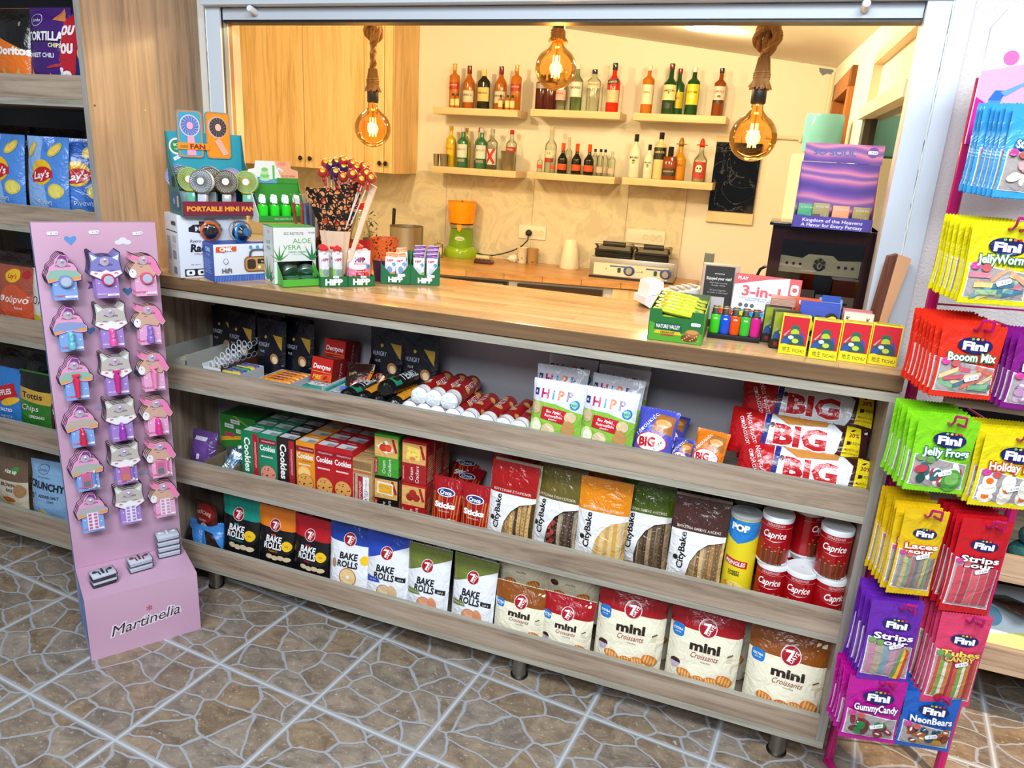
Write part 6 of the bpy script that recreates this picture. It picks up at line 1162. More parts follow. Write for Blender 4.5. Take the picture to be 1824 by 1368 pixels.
LC = [('#3cc020', '#d83a28', 'lime green'), ('#1c4cc8', '#d83a28', 'blue'), ('#e04a10', '#b8c81c', 'orange'), ('#35b030', '#2c90c8', 'green'), ('#c41c7c', '#2c90c8', 'magenta')]
for i in range(5):
    for j in range(2):
        c, th_, nm = LC[(i+j*2) % 5]; put('li'+c, lighter(c, th_, i < 2), inlocal(ll, tl, -lw/2+.014+(lw-.028)/4*i, .013+.026*j, .0122), (0, 0, tl), '%s lighter in the %s row of the black tray' % (nm, ('front', 'back')[j]), 'lighter')
# board game carton
def game():
    w, h, d = .158, .118, .022; f = [('p', [(-w/2, h), (-w/2, h*.76), (w*.0, h*.93), (w*.32, h)], '#c01820'), ('r', w*.32, 0, w/2, h, '#c01820'), ('t', 'PLAY', -w*.38, h*.91, .008, '#f0e8e8', dict(b=.03)), ('t', '3-in-1', -w*.08, h*.66, .026, '#c8202c', dict(b=.03, w=w*.58)), ('t', 'LUDO & SNAKES AND LADDERS', -w*.08, h*.50, .004, '#30343a', dict(w=w*.62)), ('t', 'MAGNETIC TRAVEL GAME', -w*.1, h*.455, .004, '#30343a'),
        ('p', [(w*.0, h*.26), (w*.12, h*.40), (w*.30, h*.30), (w*.20, h*.12)], '#3c444c'), ('p', [(w*.02, h*.26), (w*.12, h*.38), (w*.28, h*.295), (w*.19, h*.14)], '#9cc0c4'), ('p', [(-w*.22, h*.1), (-w*.08, h*.22), (w*.12, h*.12), (0, 0.001), (-w*.2, .001)], '#2c343c'), ('p', [(-w*.2, h*.1), (-w*.08, h*.20), (w*.09, h*.12), (-w*.02, h*.01)], '#d8c88c'), ('e', -w*.07, h*.12, .008, .006, '#2c50a8'), ('rr', w*.35, h*.66, w*.47, h*.88, '#f0e4e4'), ('e', w*.41, h*.77, .006, .006, '#c01820')]+[('e', -w*.36+.014*q, h*.34, .005, .005, '#20242a') for q in range(3)]
    return cartonbox('game_carton', w, d, h, '#d6dde6', f, [('r', -w/2, .001, w/2, d-.001, '#b8181e')])
a = px(1363, 548, y=.235); put('game', game, (a.x-.004, .238, CT+.028), (-.28, .02, .03), 'white and red board game carton leaning behind the card decks', 'game carton')
tag(cartonbox('card_deck', .062, .022, .028, '#a8503c', []), 'pinkish card deck lying under the board game carton', 'card deck').location = (a.x+.01, .245, CT)
def redtube(): mb = MB(); mb.tube([(0, 0, 0), (.012, 0, .11)], .006, M('#a82430', 'film'), 8, rs=[.006, .003]); return mb.build('candy_tube')
put('rt', redtube, (1.372, .20, CT), (0, 0, 0), 'slim red candy tube beside the blue card pack', 'candy tube')
# card decks
FIG = lambda w, h: [('e', 0, h*.66, w*.17, h*.10, '#23604c'), ('e', 0, h*.56, w*.15, h*.10, '#a8bc2c'), ('p', [(-w*.46, h*.26), (w*.40, h*.26), (w*.34, h*.44), (w*.14, h*.54), (-w*.14, h*.52), (-w*.38, h*.44)], '#1c4c54'), ('e', -w*.30, h*.33, w*.14, h*.08, '#234c94'), ('e', w*.05, h*.36, w*.12, h*.06, '#b4c438'), ('e', -w*.12, h*.44, w*.10, h*.05, '#c4d0cc'), ('p', [(w*.18, h*.56), (w*.26, h*.60), (w*.36, h*.44), (w*.30, h*.42)], '#2448a0'), ('p', [(-w*.22, h*.62), (-w*.16, h*.64), (-w*.34, h*.46), (-w*.40, h*.48)], '#9aa09c')]
def tichu(red=True):
    def f():
        w, h, d = .0590, .089, .034 if red else .028; c = '#e0d012' if red else '#14140f'
        it = [('r', -w*.46, h*.25, w*.46, h*.965, '#c01424' if red else '#8a981c')]+FIG(w, h)+[('p', [(-w*.46, .001), (w*.46, .001), (w*.46, h*.24), (w*.2, h*.25), (0, h*.22), (-w*.3, h*.27), (-w*.46, h*.25)], '#e0d012' if red else '#14140f'), ('t', '地主', -w*.22, h*.13, .0095, '#16160f' if red else '#c02820', dict(w=w*.3)), ('t', 'TICHU', w*.2, h*.12, .0075, '#16160f' if red else '#c02820', dict(sh=.1, w=w*.44))]
        return cartonbox('card_deck', w, d, h, c, it, [('r', -w*.4, .002, w*.4, d*.48, '#c8b810' if red else '#20201a'), ('r', -w*.4, d*.52, w*.4, d-.002, '#c8b810' if red else '#20201a')])
    return f
for k, (u0, v0, u1, v1) in enumerate(((1384, 628.7, 1435, 635), (1437.5, 637, 1489.7, 644.5), (1491, 642, 1541.8, 649), (1543.5, 647, 1595.6, 654.6))):
    a = px(u0, v0, z=CT); b = px(u1, v1, z=CT); put('tr', tichu(), ((a.x+b.x)/2, (a.y+b.y)/2, CT), (-.06, 0, (.02, -.02, -.01, -.04)[k]), 'red and yellow card deck, %s of the four at the front edge' % ['first', 'second', 'third', 'fourth'][k], 'card deck')
put('tb', tichu(False), (1.330, .150, CT), (-.04, 0, .05), 'black and lime card deck beside the lighters', 'card deck'); put('tb', None, (1.352, .098, CT), (-.04, 0, .12), 'black and lime card deck half hidden behind the first red deck', 'card deck')
tag(cartonbox('card_deck', .056, .05, .018, '#a8705c', [('r', -.026, .002+.003*q, .026, .003+.003*q, '#d8b8a4') for q in range(5)]), 'loose pinkish playing card packs lying on the black deck', 'card deck').location = (1.338, .152, CT+.0905)
def dos():
    w, h, d = .084, .112, .022; f = [('p', [(-w*.35, h*.93), (w*.35, h*.95), (w*.48, h), (-w*.48, h)], '#3450b0'), ('e', -w*.32, h*.46, w*.24, h*.17, '#141a24'), ('e', 0, h*.55, w*.24, h*.19, '#141a24'), ('e', w*.32, h*.62, w*.2, h*.2, '#141a24'), ('t', 'DOS', w*.02, h*.56, .031, '#e0d414', dict(b=.075, w=w*.92, rot=.16)), ('e', w*.0, h*.55, w*.06, h*.07, '#3a5cb0'), ('r', -w*.4, h*.2, w*.4, h*.3, '#e8e8e8')]
    return cartonbox('card_deck', w, d, h, '#2840a0', f)
put('dos', dos, (px(1463, 540, y=.12).x, .125, CT), (-.05, 0, 0), 'dark blue card pack with big yellow letters behind the red decks', 'card deck')
tag(cartonbox('card_deck', .058, .02, .112, '#cf4a20', [('t', 'UNO', -.004, .103, .010, '#f4e8e0', dict(b=.04))]), 'orange card pack standing behind the dark blue one', 'card deck').location = (px(1440, 538, y=.16).x, .165, CT)
tag(cartonbox('card_deck', .05, .02, .116, '#7090c8', [('r', -.02, .11, .02, .125, '#3450a0')]), 'light blue card pack behind the dark blue one, right of the orange one', 'card deck').location = (px(1480, 538, y=.17).x, .170, CT)
def kk(c): return lambda: cartonbox('card_deck', .062, .018, .098, c, [('r', -.027, .004, .027, .092, '#e8dcc8'), ('t', 'K', -.021, .084, .010, '#20242a', dict(b=.02)), ('t', 'K', .021, .084, .010, '#20242a', dict(b=.02)), ('r', -.012, .072, .012, .079, '#e09a30')])
x = px(1530, 565, y=.13).x
put('kk', kk('#d8ccb8'), (x, .128, CT), (-.04, 0, -.02), 'cream playing card pack with two letter K corners', 'card deck'); put('kp', kk('#c87878'), (x-.002, .150, CT), (-.04, 0, 0), 'pink playing card pack directly behind the cream one', 'card deck'); put('kp', None, (x+.0, .172, CT), (-.04, 0, .02), 'pink playing card pack, second behind the cream one', 'card deck')
# smoked snack bag (bark like)
m_bark = wood('dark_bark', [(.3, '#2a1a14'), (.5, '#6a3a24'), (.7, '#a0583a')], 2, scale=3, bump=.8)
def bark():
    root = empty('bark_bundle'); mb = MB(); mb.prism([(-.020, .035), (-.018, .22), (.0, .228), (.0, .035)], -.012, .014, m_bark, 'y'); mb.build('bark_strips', root)
    mb = MB(); mb.prism([(.0, .02), (.0, .228), (.030, .222), (.012, .02)], -.014, .016, M('#d8a478', 'card'), 'y'); mb.prism([(-.022, 0), (.016, 0), (.014, .05), (-.024, .05)], -.016, .018, M('#c89270', 'film'), 'y'); mb.build('paper_wrap', root); return root
a = px(1562, 560, y=.235); put('bark', bark, (a.x, .235, CT), (0, .07, .10), 'tall wrapped bundle of dark bark beside the window post', 'bark bundle')
# humidor on a side desk behind the window
sd = MB(); sd.box(1.12, 1.50, .508, .86, 0.998, 1.0355, m_work); tag(sd.build('side_desk'), 'wooden desk top behind the worktop carrying the dark cigar cabinet', 'desk')
for x_ in (1.14, 1.46): pass
m_hum = wood('dark_mahogany', [(.3, '#14080a'), (.6, '#2a1014'), (.8, '#3a181c')], 2, rough=.18)
hum = thing('cigar_cabinet', 'dark red brown cigar cabinet with a glass door behind the window frame', 'cigar cabinet', (1.415, .44, CT))
W_, H_, D_ = .262, .257, .26
mb = MB(); mb.box(-W_/2, W_/2, 0.012, D_, H_-.018, H_, m_hum); mb.box(-W_/2, W_/2, .012, D_, 0, .02, m_hum); mb.box(-W_/2, -W_/2+.018, .012, D_, 0, H_, m_hum); mb.box(W_/2-.018, W_/2, .012, D_, 0, H_, m_hum); mb.box(-W_/2, W_/2, D_-.01, D_, 0, H_, m_hum); mb.build('body', hum)
mb = MB(); mb.box(-W_/2, W_/2, 0, .012, H_-.034, H_, m_hum); mb.box(-W_/2, W_/2, 0, .012, 0, .034, m_hum); mb.box(-W_/2, -W_/2+.030, 0, .012, .034, H_-.034, m_hum); mb.box(W_/2-.030, W_/2, 0, .012, .034, H_-.034, m_hum); dr = mb.build('door', hum)
mb = MB(); mb.box(-W_/2+.03, W_/2-.03, .005, .007, .034, H_-.034, glass('door_glass', '#e0e4e4', .01, 1.05)); mb.build('glass_pane', dr)
mb = MB(); mb.tube([(-W_/2-.002, .02, .06), (-W_/2-.022, .02, .075), (-W_/2-.026, .02, .105), (-W_/2-.016, .02, .135), (-W_/2-.002, .02, .145)], .004, M('#16161a', 'gloss'), 8); mb.build('handle', dr)
def drawer_(z, rail):
    mb = MB(); P = [(-.10, 0), (.10, 0), (.10, .044), (.045, .040), (.03, .052), (-.03, .052), (-.045, .040), (-.10, .044)]
    mb.prism(P, .022, .028, m_lightwood, 'y'); mb.box(-.10, .10, .028, .2, 0, .004, m_lightwood)
    deco(mb, [('e', x_, .024, .0042, .0042, '#1a100c') for x_ in (-.082, -.065, -.048, .048, .065, .082)], lambda a, b, o: (a, .022-o, b), 'card')
    it = [('e', 0, .026, .015, .017, '#20140e')]
    for q in range(9): a_ = -.4+q*.48; it.append(('p', [(.005*cos(a_), .026+.006*sin(a_)), (.017*cos(a_+.1), .026+.019*sin(a_+.1)), (.017*cos(a_-.1), .026+.019*sin(a_-.1))], '#b89468' if q % 2 else '#20140e'))
    it += [('e', 0, .023, .006, .009, '#b89468'), ('e', .001, .024, .003, .005, '#3a281c')]
    deco(mb, it, lambda a, b, o: (a, .0215-o, b), 'card'); o = mb.build('drawer', hum); o.location = (0, 0, z)
drawer_(.135, 0)
mb = MB(); mb.box(-.10, .0, .022, .03, .034, .092, M('#6a5e50')); mb.box(.004, .10, .022, .03, .034, .082, M('#8a7c6c')); mb.box(-.085, -.02, .0205, .022, .05, .066, M('#24282c')); mb.box(.012, .085, .0205, .022, .060, .066, M('#20201c')); mb.box(.012, .085, .0205, .022, .044, .050, M('#20201c')); mb.build('humidity_panel', hum)
# vape display
vw = .188; vz = CT+H_+.0005; vloc = (px(1480, 400, y=.39).x+.002, .405, vz)
t_ = NT('violet_pink_wave_print'); tc = t_.n('ShaderNodeTexCoord'); wv = t_.n('ShaderNodeTexWave', i_Scale=4.0, i_Distortion=9.0, i_Detail=2.0, wave_type='BANDS', bands_direction='Z'); t_.l(tc.outputs['Object'], wv.inputs['Vector']); wv.inputs['Detail Scale'].default_value = .6
t_.l(t_.ramp(wv.outputs['Fac'], [(0, '#5a4494'), (.35, '#8058a4'), (.6, '#b86ca4'), (.85, '#d88ca8'), (1, '#7c5ca4')]), t_.b.inputs['Base Color']); t_.b.inputs['Roughness'].default_value = .3; m_vape = t_.m
def vapedisp():
    root = empty('vape_display_box'); w, d = vw, .075; mb = MB()
    mb.box(-w/2, w/2, 0, .0015, 0, .032, M('#4c3c98')); mb.box(-w/2, w/2, 0, d, 0, .0015, m_vape); mb.box(-w/2, w/2, d-.0015, d, 0, .165, m_vape)
    for s in (-1, 1): mb.prism([(0, 0), (d, 0), (d, .165), (0, .034)], s*w/2-.0008, s*w/2+.0008, M('#6a5498') if s < 0 else M('#c08a6c'), 'x')
    deco(mb, [('t', 'Kingdom of the Heavens', 0, .022, .0085, '#d8d4ec', dict(b=.02, w=w*.76)), ('t', 'A Flavor for Every Fantasy', 0, .010, .0085, '#d8d4ec', dict(b=.02, w=w*.78))], flatmap(), 'card'); mb.build('carton', root)
    mb = MB(); mb.box(-w/2+.002, w/2+.002, d-.003, d-.0015, .166, .212, m_vape); deco(mb, [('t', 'SO SOUL', -w*.10, .190, .013, '#3a6ca8', dict(b=.03, w=w*.55)), ('e', w*.38, .194, .013, .013, '#6a4ca0')]+price([], w*.38, .194, .024, 0, '€ 8.00'), lambda a, b, o: (a, d-.003-o, b), 'card'); mb.build('header_card', root)
    return root
put('vd', vapedisp, vloc, (0, 0, 0), 'violet and pink cardboard display standing on the cigar cabinet', 'display box')
def vape(c, c2): return lambda: cartonbox('vape_box', .040, .02, .058, c, [('r', -.0195, .0, 0, .03, c2), ('p', [(-.0195, .03), (.0195, .018), (.0195, .001), (-.0195, .001)], c2), ('t', 'SO SOUL BAR', .002, .049, .0045, '#e8e4d8', dict(w=.03)), ('t', '800 PUFFS', 0, .004, .004, '#e8e4d8'), ('t', 'TROPICAL', .012, .025, .003, '#e8e4d8', dict(rot=pi/2))], [('r', -.02, 0, .02, .02, '#d8dcdc')])
for k, (lx, c, c2, nm) in enumerate(((-.066, '#3a9c6c', '#1f6c3c', 'green'), (-.030, '#9a8a50', '#4a4a48', 'olive, left one'), (.018, '#e89a6c', '#e0683c', 'orange'), (.066, '#a08a44', '#3c4440', 'olive, right one'))):
    put('vp%d' % k, vape(c, c2), (vloc[0]+lx, vloc[1]+.024-(.008 if k == 1 else 0), vz+.0025+.004*(k == 1)), (-.05, 0, .08 if k % 2 == 0 else 0), 'small %s vape box in the violet display' % nm, 'vape box')
mb = MB(); mb.box(1.275, 1.335, .42, .60, vz, vz+.008, M('#17181c', 'gloss'), bev=.002); tag(mb.build('tablet'), 'flat black tablet lying on the cigar cabinet beside the violet display', 'tablet')
mb = MB(); mb.box(1.115, 1.14, .46, .485, CT, 1.20, M('#6c6a50')); tag(mb.build('holder'), 'olive grey holder standing behind the card terminal', 'holder')

# ================================================================ THE KIOSK BEHIND
KZ = .765
f0 = px(782, 478, z=KZ); f1 = px(1128, 505, z=KZ); sl = (f1.y-f0.y)/(f1.x-f0.x)
yk = lambda x: f0.y+sl*(x-f0.x)
mb = MB(); xs0, xs1 = -1.35, .86
mb.prism([(xs0, yk(xs0)), (xs1, yk(xs1)), (xs1, 2.984), (xs0, 2.984)], KZ-.035, KZ, m_kwork, 'z'); kc = tag(mb.build('kitchen_worktop'), 'wooden kitchen worktop along the back wall under the bottle shelves', 'worktop')
ang = math.atan(sl)
base = thing('kitchen_base_unit', 'row of kitchen base cabinets with two dark appliances under the wooden worktop', 'base cabinet', (0, 0, 0))
def kpx(u): return px(u, 495, z=KZ).x
def kfront(x0, x1, z0, z1, off, dep, mat, name, par):
    mb = MB(); vs = []
    for z in (z0, z1):
        for x, y in ((x0, yk(x0)+off), (x1, yk(x1)+off), (x0, yk(x0)+off+dep), (x1, yk(x1)+off+dep)): vs.append((x, y, z))
    mb.add(vs, [(0, 2, 3, 1), (4, 5, 7, 6), (0, 1, 5, 4), (2, 6, 7, 3), (0, 4, 6, 2), (1, 3, 7, 5)], mat); return mb.build(name, par)
XA, XB, XC, XD = -.19, -.13, .36, .42
kfront(-1.35, .86, .08, .728, .05, .3, M('#e4dcc4'), 'cabinet_body', base)
a1 = kfront(-.66, XA, .12, .712, .02, .03, M('#1c1a18', 'gloss'), 'oven_front', base); kfront(-.64, XA-.02, .66, .70, .012, .008, M('#a8a498', 'metal'), 'trim_strip', a1)
kfront(XB, XC, .12, .708, .02, .03, M('#3a2a20', 'gloss'), 'glass_door', base)
dd2 = kfront(XD, .85, .10, .722, .015, .02, m_cab, 'door', base)
mb = MB(); mb.ball((XD+.03, yk(XD+.03)-.004, .64), .014, M('#16161a', 'gloss')); mb.build('knob', dd2)
kfront(-1.35, -.68, .10, .722, .015, .02, m_cab, 'door', base)
def kat(u, v): a = px(u, v, z=KZ); return (a.x, min(a.y, 2.9), KZ+.0005)
def juicer():
    root = empty('juicer'); mb = MB(); mb.lathe([(.0001, 0), (.118, 0), (.122, .015), (.118, .05), (.10, .075), (.085, .08)], M('#86a81c', 'gloss'), 32, squash=.85); mb.lathe([(.090, .07), (.086, .12), (.076, .20), (.078, .205)], M('#6f9a20', 'gloss'), 32)
    deco(mb, [('e', 0, .135, .034, .015, '#c8d4b0'), ('t', 'Santos', 0, .135, .012, '#2c4a20', dict(sh=.3))], cylmap(.0845), 'card', [(-1+2*k/26)*.26 for k in range(27)], [], off=.004); mb.build('base', root)
    mb = MB(); mb.lathe([(.080, .203), (.088, .208), (.088, .228), (.078, .235)], M('#c8c4b8', 'metal'), 32); mb.build('steel_collar', root)
    mb = MB(); mb.lathe([(.088, .238), (.094, .250), (.102, .385), (.106, .388), (.098, .388), (.090, .26), (.0001, .255)], M('#f0980c', 'gloss'), 36); mb.build('bowl', root)
    mb = MB(); mb.prism([(-.016, .235), (.016, .235), (.014, .20), (0, .185), (-.014, .20)], -.125, -.085, M('#f0980c', 'gloss'), 'y'); mb.build('spout', root)
    mb = MB(); mb.lathe([(.03, .256), (.03, .33), (.02, .37), (.0001, .395)], M('#3a4430', 'card'), 12); mb.build('reamer', root); return root
put('juicer', juicer, kat(820, 457), (0, 0, .3), 'green and orange electric citrus juicer on the kitchen worktop', 'juicer', sc=.93)
# sockets and cable
def socket(n, w, name_='socket'):
    def f():
        root = empty('wall_socket'); mb = MB(); mb.box(-w/2, w/2, -.009, 0, -.042, .042, M('#e6dec8'), bev=.002); mb.build('plate', root)
        for k in range(n): mb = MB(); mb.lathe([(.019, .0005), (.019, .003), (.017, .003), (.0165, .001), (.0001, .001)], M('#d8cfb6'), 20, mx=Matrix.Translation((w/2-.03-.042*(n-1-k)-.002, -.009, 0)) @ Matrix.Rotation(pi/2, 4, 'X')); mb.build('outlet', root)
        return root
    return f
s1 = px(949, 414, y=2.985); put('sock1', socket(3, .185), (s1.x, 2.985, s1.z), (0, .0, 0), 'cream triple wall socket with a black plug in it', 'wall socket')
s2 = px(1150, 422, y=2.985); put('sock2', socket(3, .24), (s2.x, 2.985, s2.z), (0, 0, 0), 'cream wall socket strip behind the contact grill', 'wall socket')
pl = px(941, 415, y=2.955); mb = MB()
mb.lathe([(.019, 0), (.021, .006), (.019, .022), (.012, .028), (.0001, .028)], M('#17171a', 'rubber'), 18, mx=Matrix.Translation((pl.x, 2.974, pl.z)) @ Matrix.Rotation(pi/2, 4, 'X'))
cab = [(941, 420), (940, 428), (930, 438), (915, 446), (895, 452), (878, 455), (862, 454), (850, 451), (842, 448)]
pts = [(px(u, v, y=2.93).x, 2.93, px(u, v, y=2.93).z) for u, v in cab]
mb.tube(pts, .0042, M('#17171a', 'rubber'), 7); tag(mb.build('power_cable'), 'black power cable with a plug running from the juicer to the wall socket', 'cable')
mb = MB(); q = kat(800, 457); mb.tube([(q[0]-.16+.07*cos(t*1.3), q[1]+.05*sin(t*1.3), KZ+.006+.006*(t/8)) for t in [k*.6 for k in range(16)]], .005, M('#17171a', 'rubber'), 7); tag(mb.build('power_cable'), 'coiled black cable on the kitchen worktop left of the juicer', 'cable')
def cupk(kraft=False): return lambda: (lambda mb: (mb.lathe([(.0001, .002), (.027, .0), (.028, .003), (.037, .098), (.039, .100), (.036, .098), (.028, .01)], M('#b8935c' if kraft else '#e4d9bc'), 26), deco(mb, [('r', .004, .012, .018, .022, '#8a3a24')] if kraft else [('r', -.02, .018, -.013, .026, '#a82828'), ('r', -.011, .018, -.004, .026, '#2a4a98'), ('t', 'C', .016, .035, .014, '#2a2018')], cylmap(.034), 'card', [(-1+2*k/26)*.107 for k in range(27)], [], off=.001), mb.build('paper_cup'))[-1])(MB())
put('cupw', cupk(), kat(934, 467), (0, 0, -.2), 'white paper cup on the kitchen worktop under the socket', 'cup'); put('cupb', cupk(True), kat(955, 468), (0, 0, 0), 'brown kraft paper cup right of the white one', 'cup')
mb = MB(); rr = random.Random(3); q = kat(916, 466); mb.grid(lambda a, b: (q[0]+.032*(1+.35*sin(7*a*6.28+5*b))*sin(pi*b)*cos(2*pi*a), q[1]+.025*sin(pi*b)*sin(2*pi*a)*(1+.3*cos(9*a*6.28)), q[2]+.022-.022*cos(pi*b)*(1+.3*sin(5*a*6.28))), 16, 10, M('#e6dec8', 'cloth'), False); tag(mb.build('tissue'), 'crumpled white tissue left of the white paper cup', 'tissue')
def towel():
    mb = MB(); mb.lathe([(.0001, 0), (.062, 0), (.064, .004), (.040, .175), (.036, .18), (.012, .18), (.011, .17), (.0001, .17)], M('#e9e0c6', 'cloth'), 30); return mb.build('paper_towel_roll')
put('towel', towel, kat(1027, 472), (0, 0, 0), 'tapering white paper roll standing left of the contact grill', 'paper roll')
def chocs():
    mb = MB(); mb.box(-.06, .06, -.035, .035, 0, .02, M('#3c1814', 'film'), bev=.006)
    for k in range(7): mb.box(-.055+.016*k, -.046+.016*k, -.03, .03, .02, .026, M('#5c241c', 'film'), bev=.002)
    return mb.build('snack_pack')
put('chocs', chocs, kat(862, 469), (0, 0, .15), 'dark brown snack pack on the kitchen worktop right of the juicer', 'snack pack')
mb = MB(); q = kat(858, 461); mb.box(q[0]-.06, q[0]+.05, q[1], q[1]+.07, KZ, KZ+.022, M('#d8cc9c', 'film'), bev=.008); tag(mb.build('wrapper'), 'pale crumpled wrapper behind the dark snack pack', 'wrapper')
# contact grill
def grill():
    root = empty('contact_grill'); mb = MB(); S = M('#b8b2a6', 'metal'); w, d = .47, .28
    mb.box(-w/2, w/2, 0, d, .01, .115, S, bev=.004); mb.box(-w/2+.0, w/2, -.004, d, 0, .01, M('#16161a')); mb.build('body', root)
    mb = MB(); mb.box(-w/2+.025, w/2-.035, -.004, 0, .018, .085, M('#ddd4bc'))
    it = []
    for c in (-.07, .13): it += [('e', c+.058, .052, .032, .027, '#2c4a94'), ('r', c-.05, .068, c+.058, .076, '#3a5ca4'), ('rr', c-.012, .034, c+.018, .070, '#c8c4b8'), ('rr', c-.006, .038, c+.012, .066, '#0f4a30'), ('e', c-.07, .055, .004, .004, '#c87a30')]
    it += [('t', 'prismafood', 0.035, .052, .009, '#3a6cb4', dict(sh=.3, w=.06))]
    deco(mb, it, flatmap(0, -.004), 'card'); mb.build('control_panel', root)
    for c in (-.012, .188): mb = MB(); mb.lathe([(.019, 0), (.019, .012), (.016, .018), (.0001, .018)], M('#c8c4ba', 'metal'), 20, mx=Matrix.Translation((c, -.005, .052)) @ Matrix.Rotation(pi/2, 4, 'X')); mb.build('knob', root)
    for s in (-1, 1):
        mb = MB(); x0, x1 = (-w/2+.02, -.012) if s < 0 else (.008, w/2-.04)
        mb.box(x0, x1, .02, d-.03, .118, .150, M('#121214', 'gloss'), bev=.004); mb.box(x0, x1, .01, d-.02, .150, .160, M('#4a4844', 'metal')); pl_ = mb.build('press_plate', root)
        mb = MB(); mb.tube([(x0+.05, -.03, .195), (x1-.03, -.03, .195)], .014, M('#1c1c1e', 'rubber'), 14); mb.build('handle', pl_)
        mb = MB(); mb.tube([(x0+.005, .08, .165), (x0+.005, -.02, .195), (x0+.05, -.03, .195)], .007, S, 8); mb.build('arm', pl_); mb = MB(); mb.tube([(x1, .08, .165), (x1, -.02, .195), (x1-.03, -.03, .195)], .007, S, 8); mb.build('arm', pl_); mb = MB(); mb.tube([(x1, .06, .19), (x1-.008, .1, .14)], .012, S, 8); mb.build('hinge', pl_)
    return root
ga, gb_ = kat(1060, 489), kat(1203, 500); put('grill', grill, ((ga[0]+gb_[0])/2, min(ga[1], 2.66), KZ), (0, 0, .08), 'double steel contact grill with black handles on the kitchen worktop', 'contact grill', sc=1.06)
# bowl, knife, jar, plant left
mb = MB(); q = (-.93, 2.55, KZ); mb.lathe([(.10, 0), (.105, .004), (.105, .20), (.109, .204), (.103, .204), (.101, .01), (.0001, .01)], M('#b8b0a0', 'metal'), 36, q); tag(mb.build('steel_pot'), 'shiny steel pot behind the baby bar cartons', 'pot')
def knife():
    root = empty('knife'); mb = MB(); mb.box(-.010, .010, -.008, .008, .12, .24, M('#141416', 'rubber'), bev=.006); mb.build('handle', root); mb = MB(); mb.prism([(-.012, 0), (.010, 0), (.010, .12), (-.012, .12)], -.001, .001, M('#a8a8a4', 'metal'), 'y'); mb.build('blade', root); return root
put('knife', knife, (-1.07, 2.62, KZ+.06), (0, .05, 0), 'knife with a black handle standing behind the steel pot', 'knife')
mb = MB(); mb.box(-1.13, -1.02, 2.56, 2.68, KZ, KZ+.10, m_kwork, bev=.004); tag(mb.build('knife_block'), 'wooden knife block behind the steel pot', 'knife block')
mb = MB(); mb.lathe([(.045, 0), (.05, .10), (.0001, .10)], M('#4a3a2c'), 20, (-1.22, 2.6, KZ)); pot_ = thing('potted_herb', 'small dark leafy herb in a pot left of the steel pot', 'plant', (0, 0, 0)); o = mb.build('pot', pot_)
mb = MB(); rr = random.Random(9)
for k in range(40):
    a_ = rr.uniform(0, 6.28); r_0 = rr.uniform(.0, .05); z_ = KZ+.1+rr.uniform(.0, .16); c = Vector((-1.22+r_0*cos(a_)*1.3, 2.6+r_0*sin(a_), z_)); d1 = Vector((rr.uniform(-1, 1), rr.uniform(-1, 1), rr.uniform(0, 1)))*.018; d2 = Vector((rr.uniform(-1, 1), rr.uniform(-1, 1), .2))*.008
    mb.add([c-d1, c+d2, c+d1, c-d2], [(0, 1, 2, 3)], M('#2c3a20', 'cloth'))
f_ = mb.build('foliage', pot_); f_['kind'] = 'stuff'
put('jar2', bottle(.11, .03, gl, '#c8a060', '#d8c890', (.2, .6), neck=.15, sh=.1), (-.80, 2.75, KZ), (0, 0, 0), 'small clear jar with a tan cap right of the steel pot', 'jar')
# upper cabinets
uc = thing('wall_cabinet', 'tall oak wall cabinets with small black knobs left of the bottle shelves', 'wall cabinet', (0, 0, 0))
mb = MB(); mb.box(-2.6, -1.095, 2.668, 3.0, 1.275, 2.24, m_cab); mb.build('body', uc)
edges = [(-2.60, -2.235), (-2.23, -1.748), (-1.742, -1.30), (-1.295, -1.155), (-1.150, -1.097)]
for k, (x0, x1) in enumerate(edges):
    mb = MB(); mb.box(x0, x1, 2.65, 2.668, 1.277, 2.235, m_cab); d_r = mb.build('door', uc)
    kx = {1: x1-.022, 2: x0+.045, 3: x1-.020, 4: x0+.018}.get(k)
    if kx: mb = MB(); mb.lathe([(.006, 0), (.006, .012), (.014, .016), (.015, .022), (.010, .028), (.0001, .029)], M('#141416', 'gloss'), 16, mx=Matrix.Translation((kx, 2.65, 1.335)) @ Matrix.Rotation(pi/2, 4, 'X')); mb.build('knob', d_r)
# floating shelves
SH = []
for (u0, u1, v, z, nm) in ((771, 922.6, 190, 1.695, 'upper left'), (945, 1104.7, 198, 1.705, 'upper middle'), (1128.5, 1294, 204, 1.705, 'upper right'), (768, 919, 300, 1.338, 'lower left'), (939, 1095, 312, 1.342, 'lower middle'), (1108.5, 1270, 322, 1.346, 'lower right')):
    x0 = px(u0, v, y=2.8).x; x1 = px(u1, v, y=2.8).x; mb = MB(); mb.box(x0, x1, 2.8, 2.984, z-.040, z, m_lightwood, bev=.001); tag(mb.build('floating_shelf'), 'pale wood floating shelf with bottles, %s of the six' % nm, 'shelf')
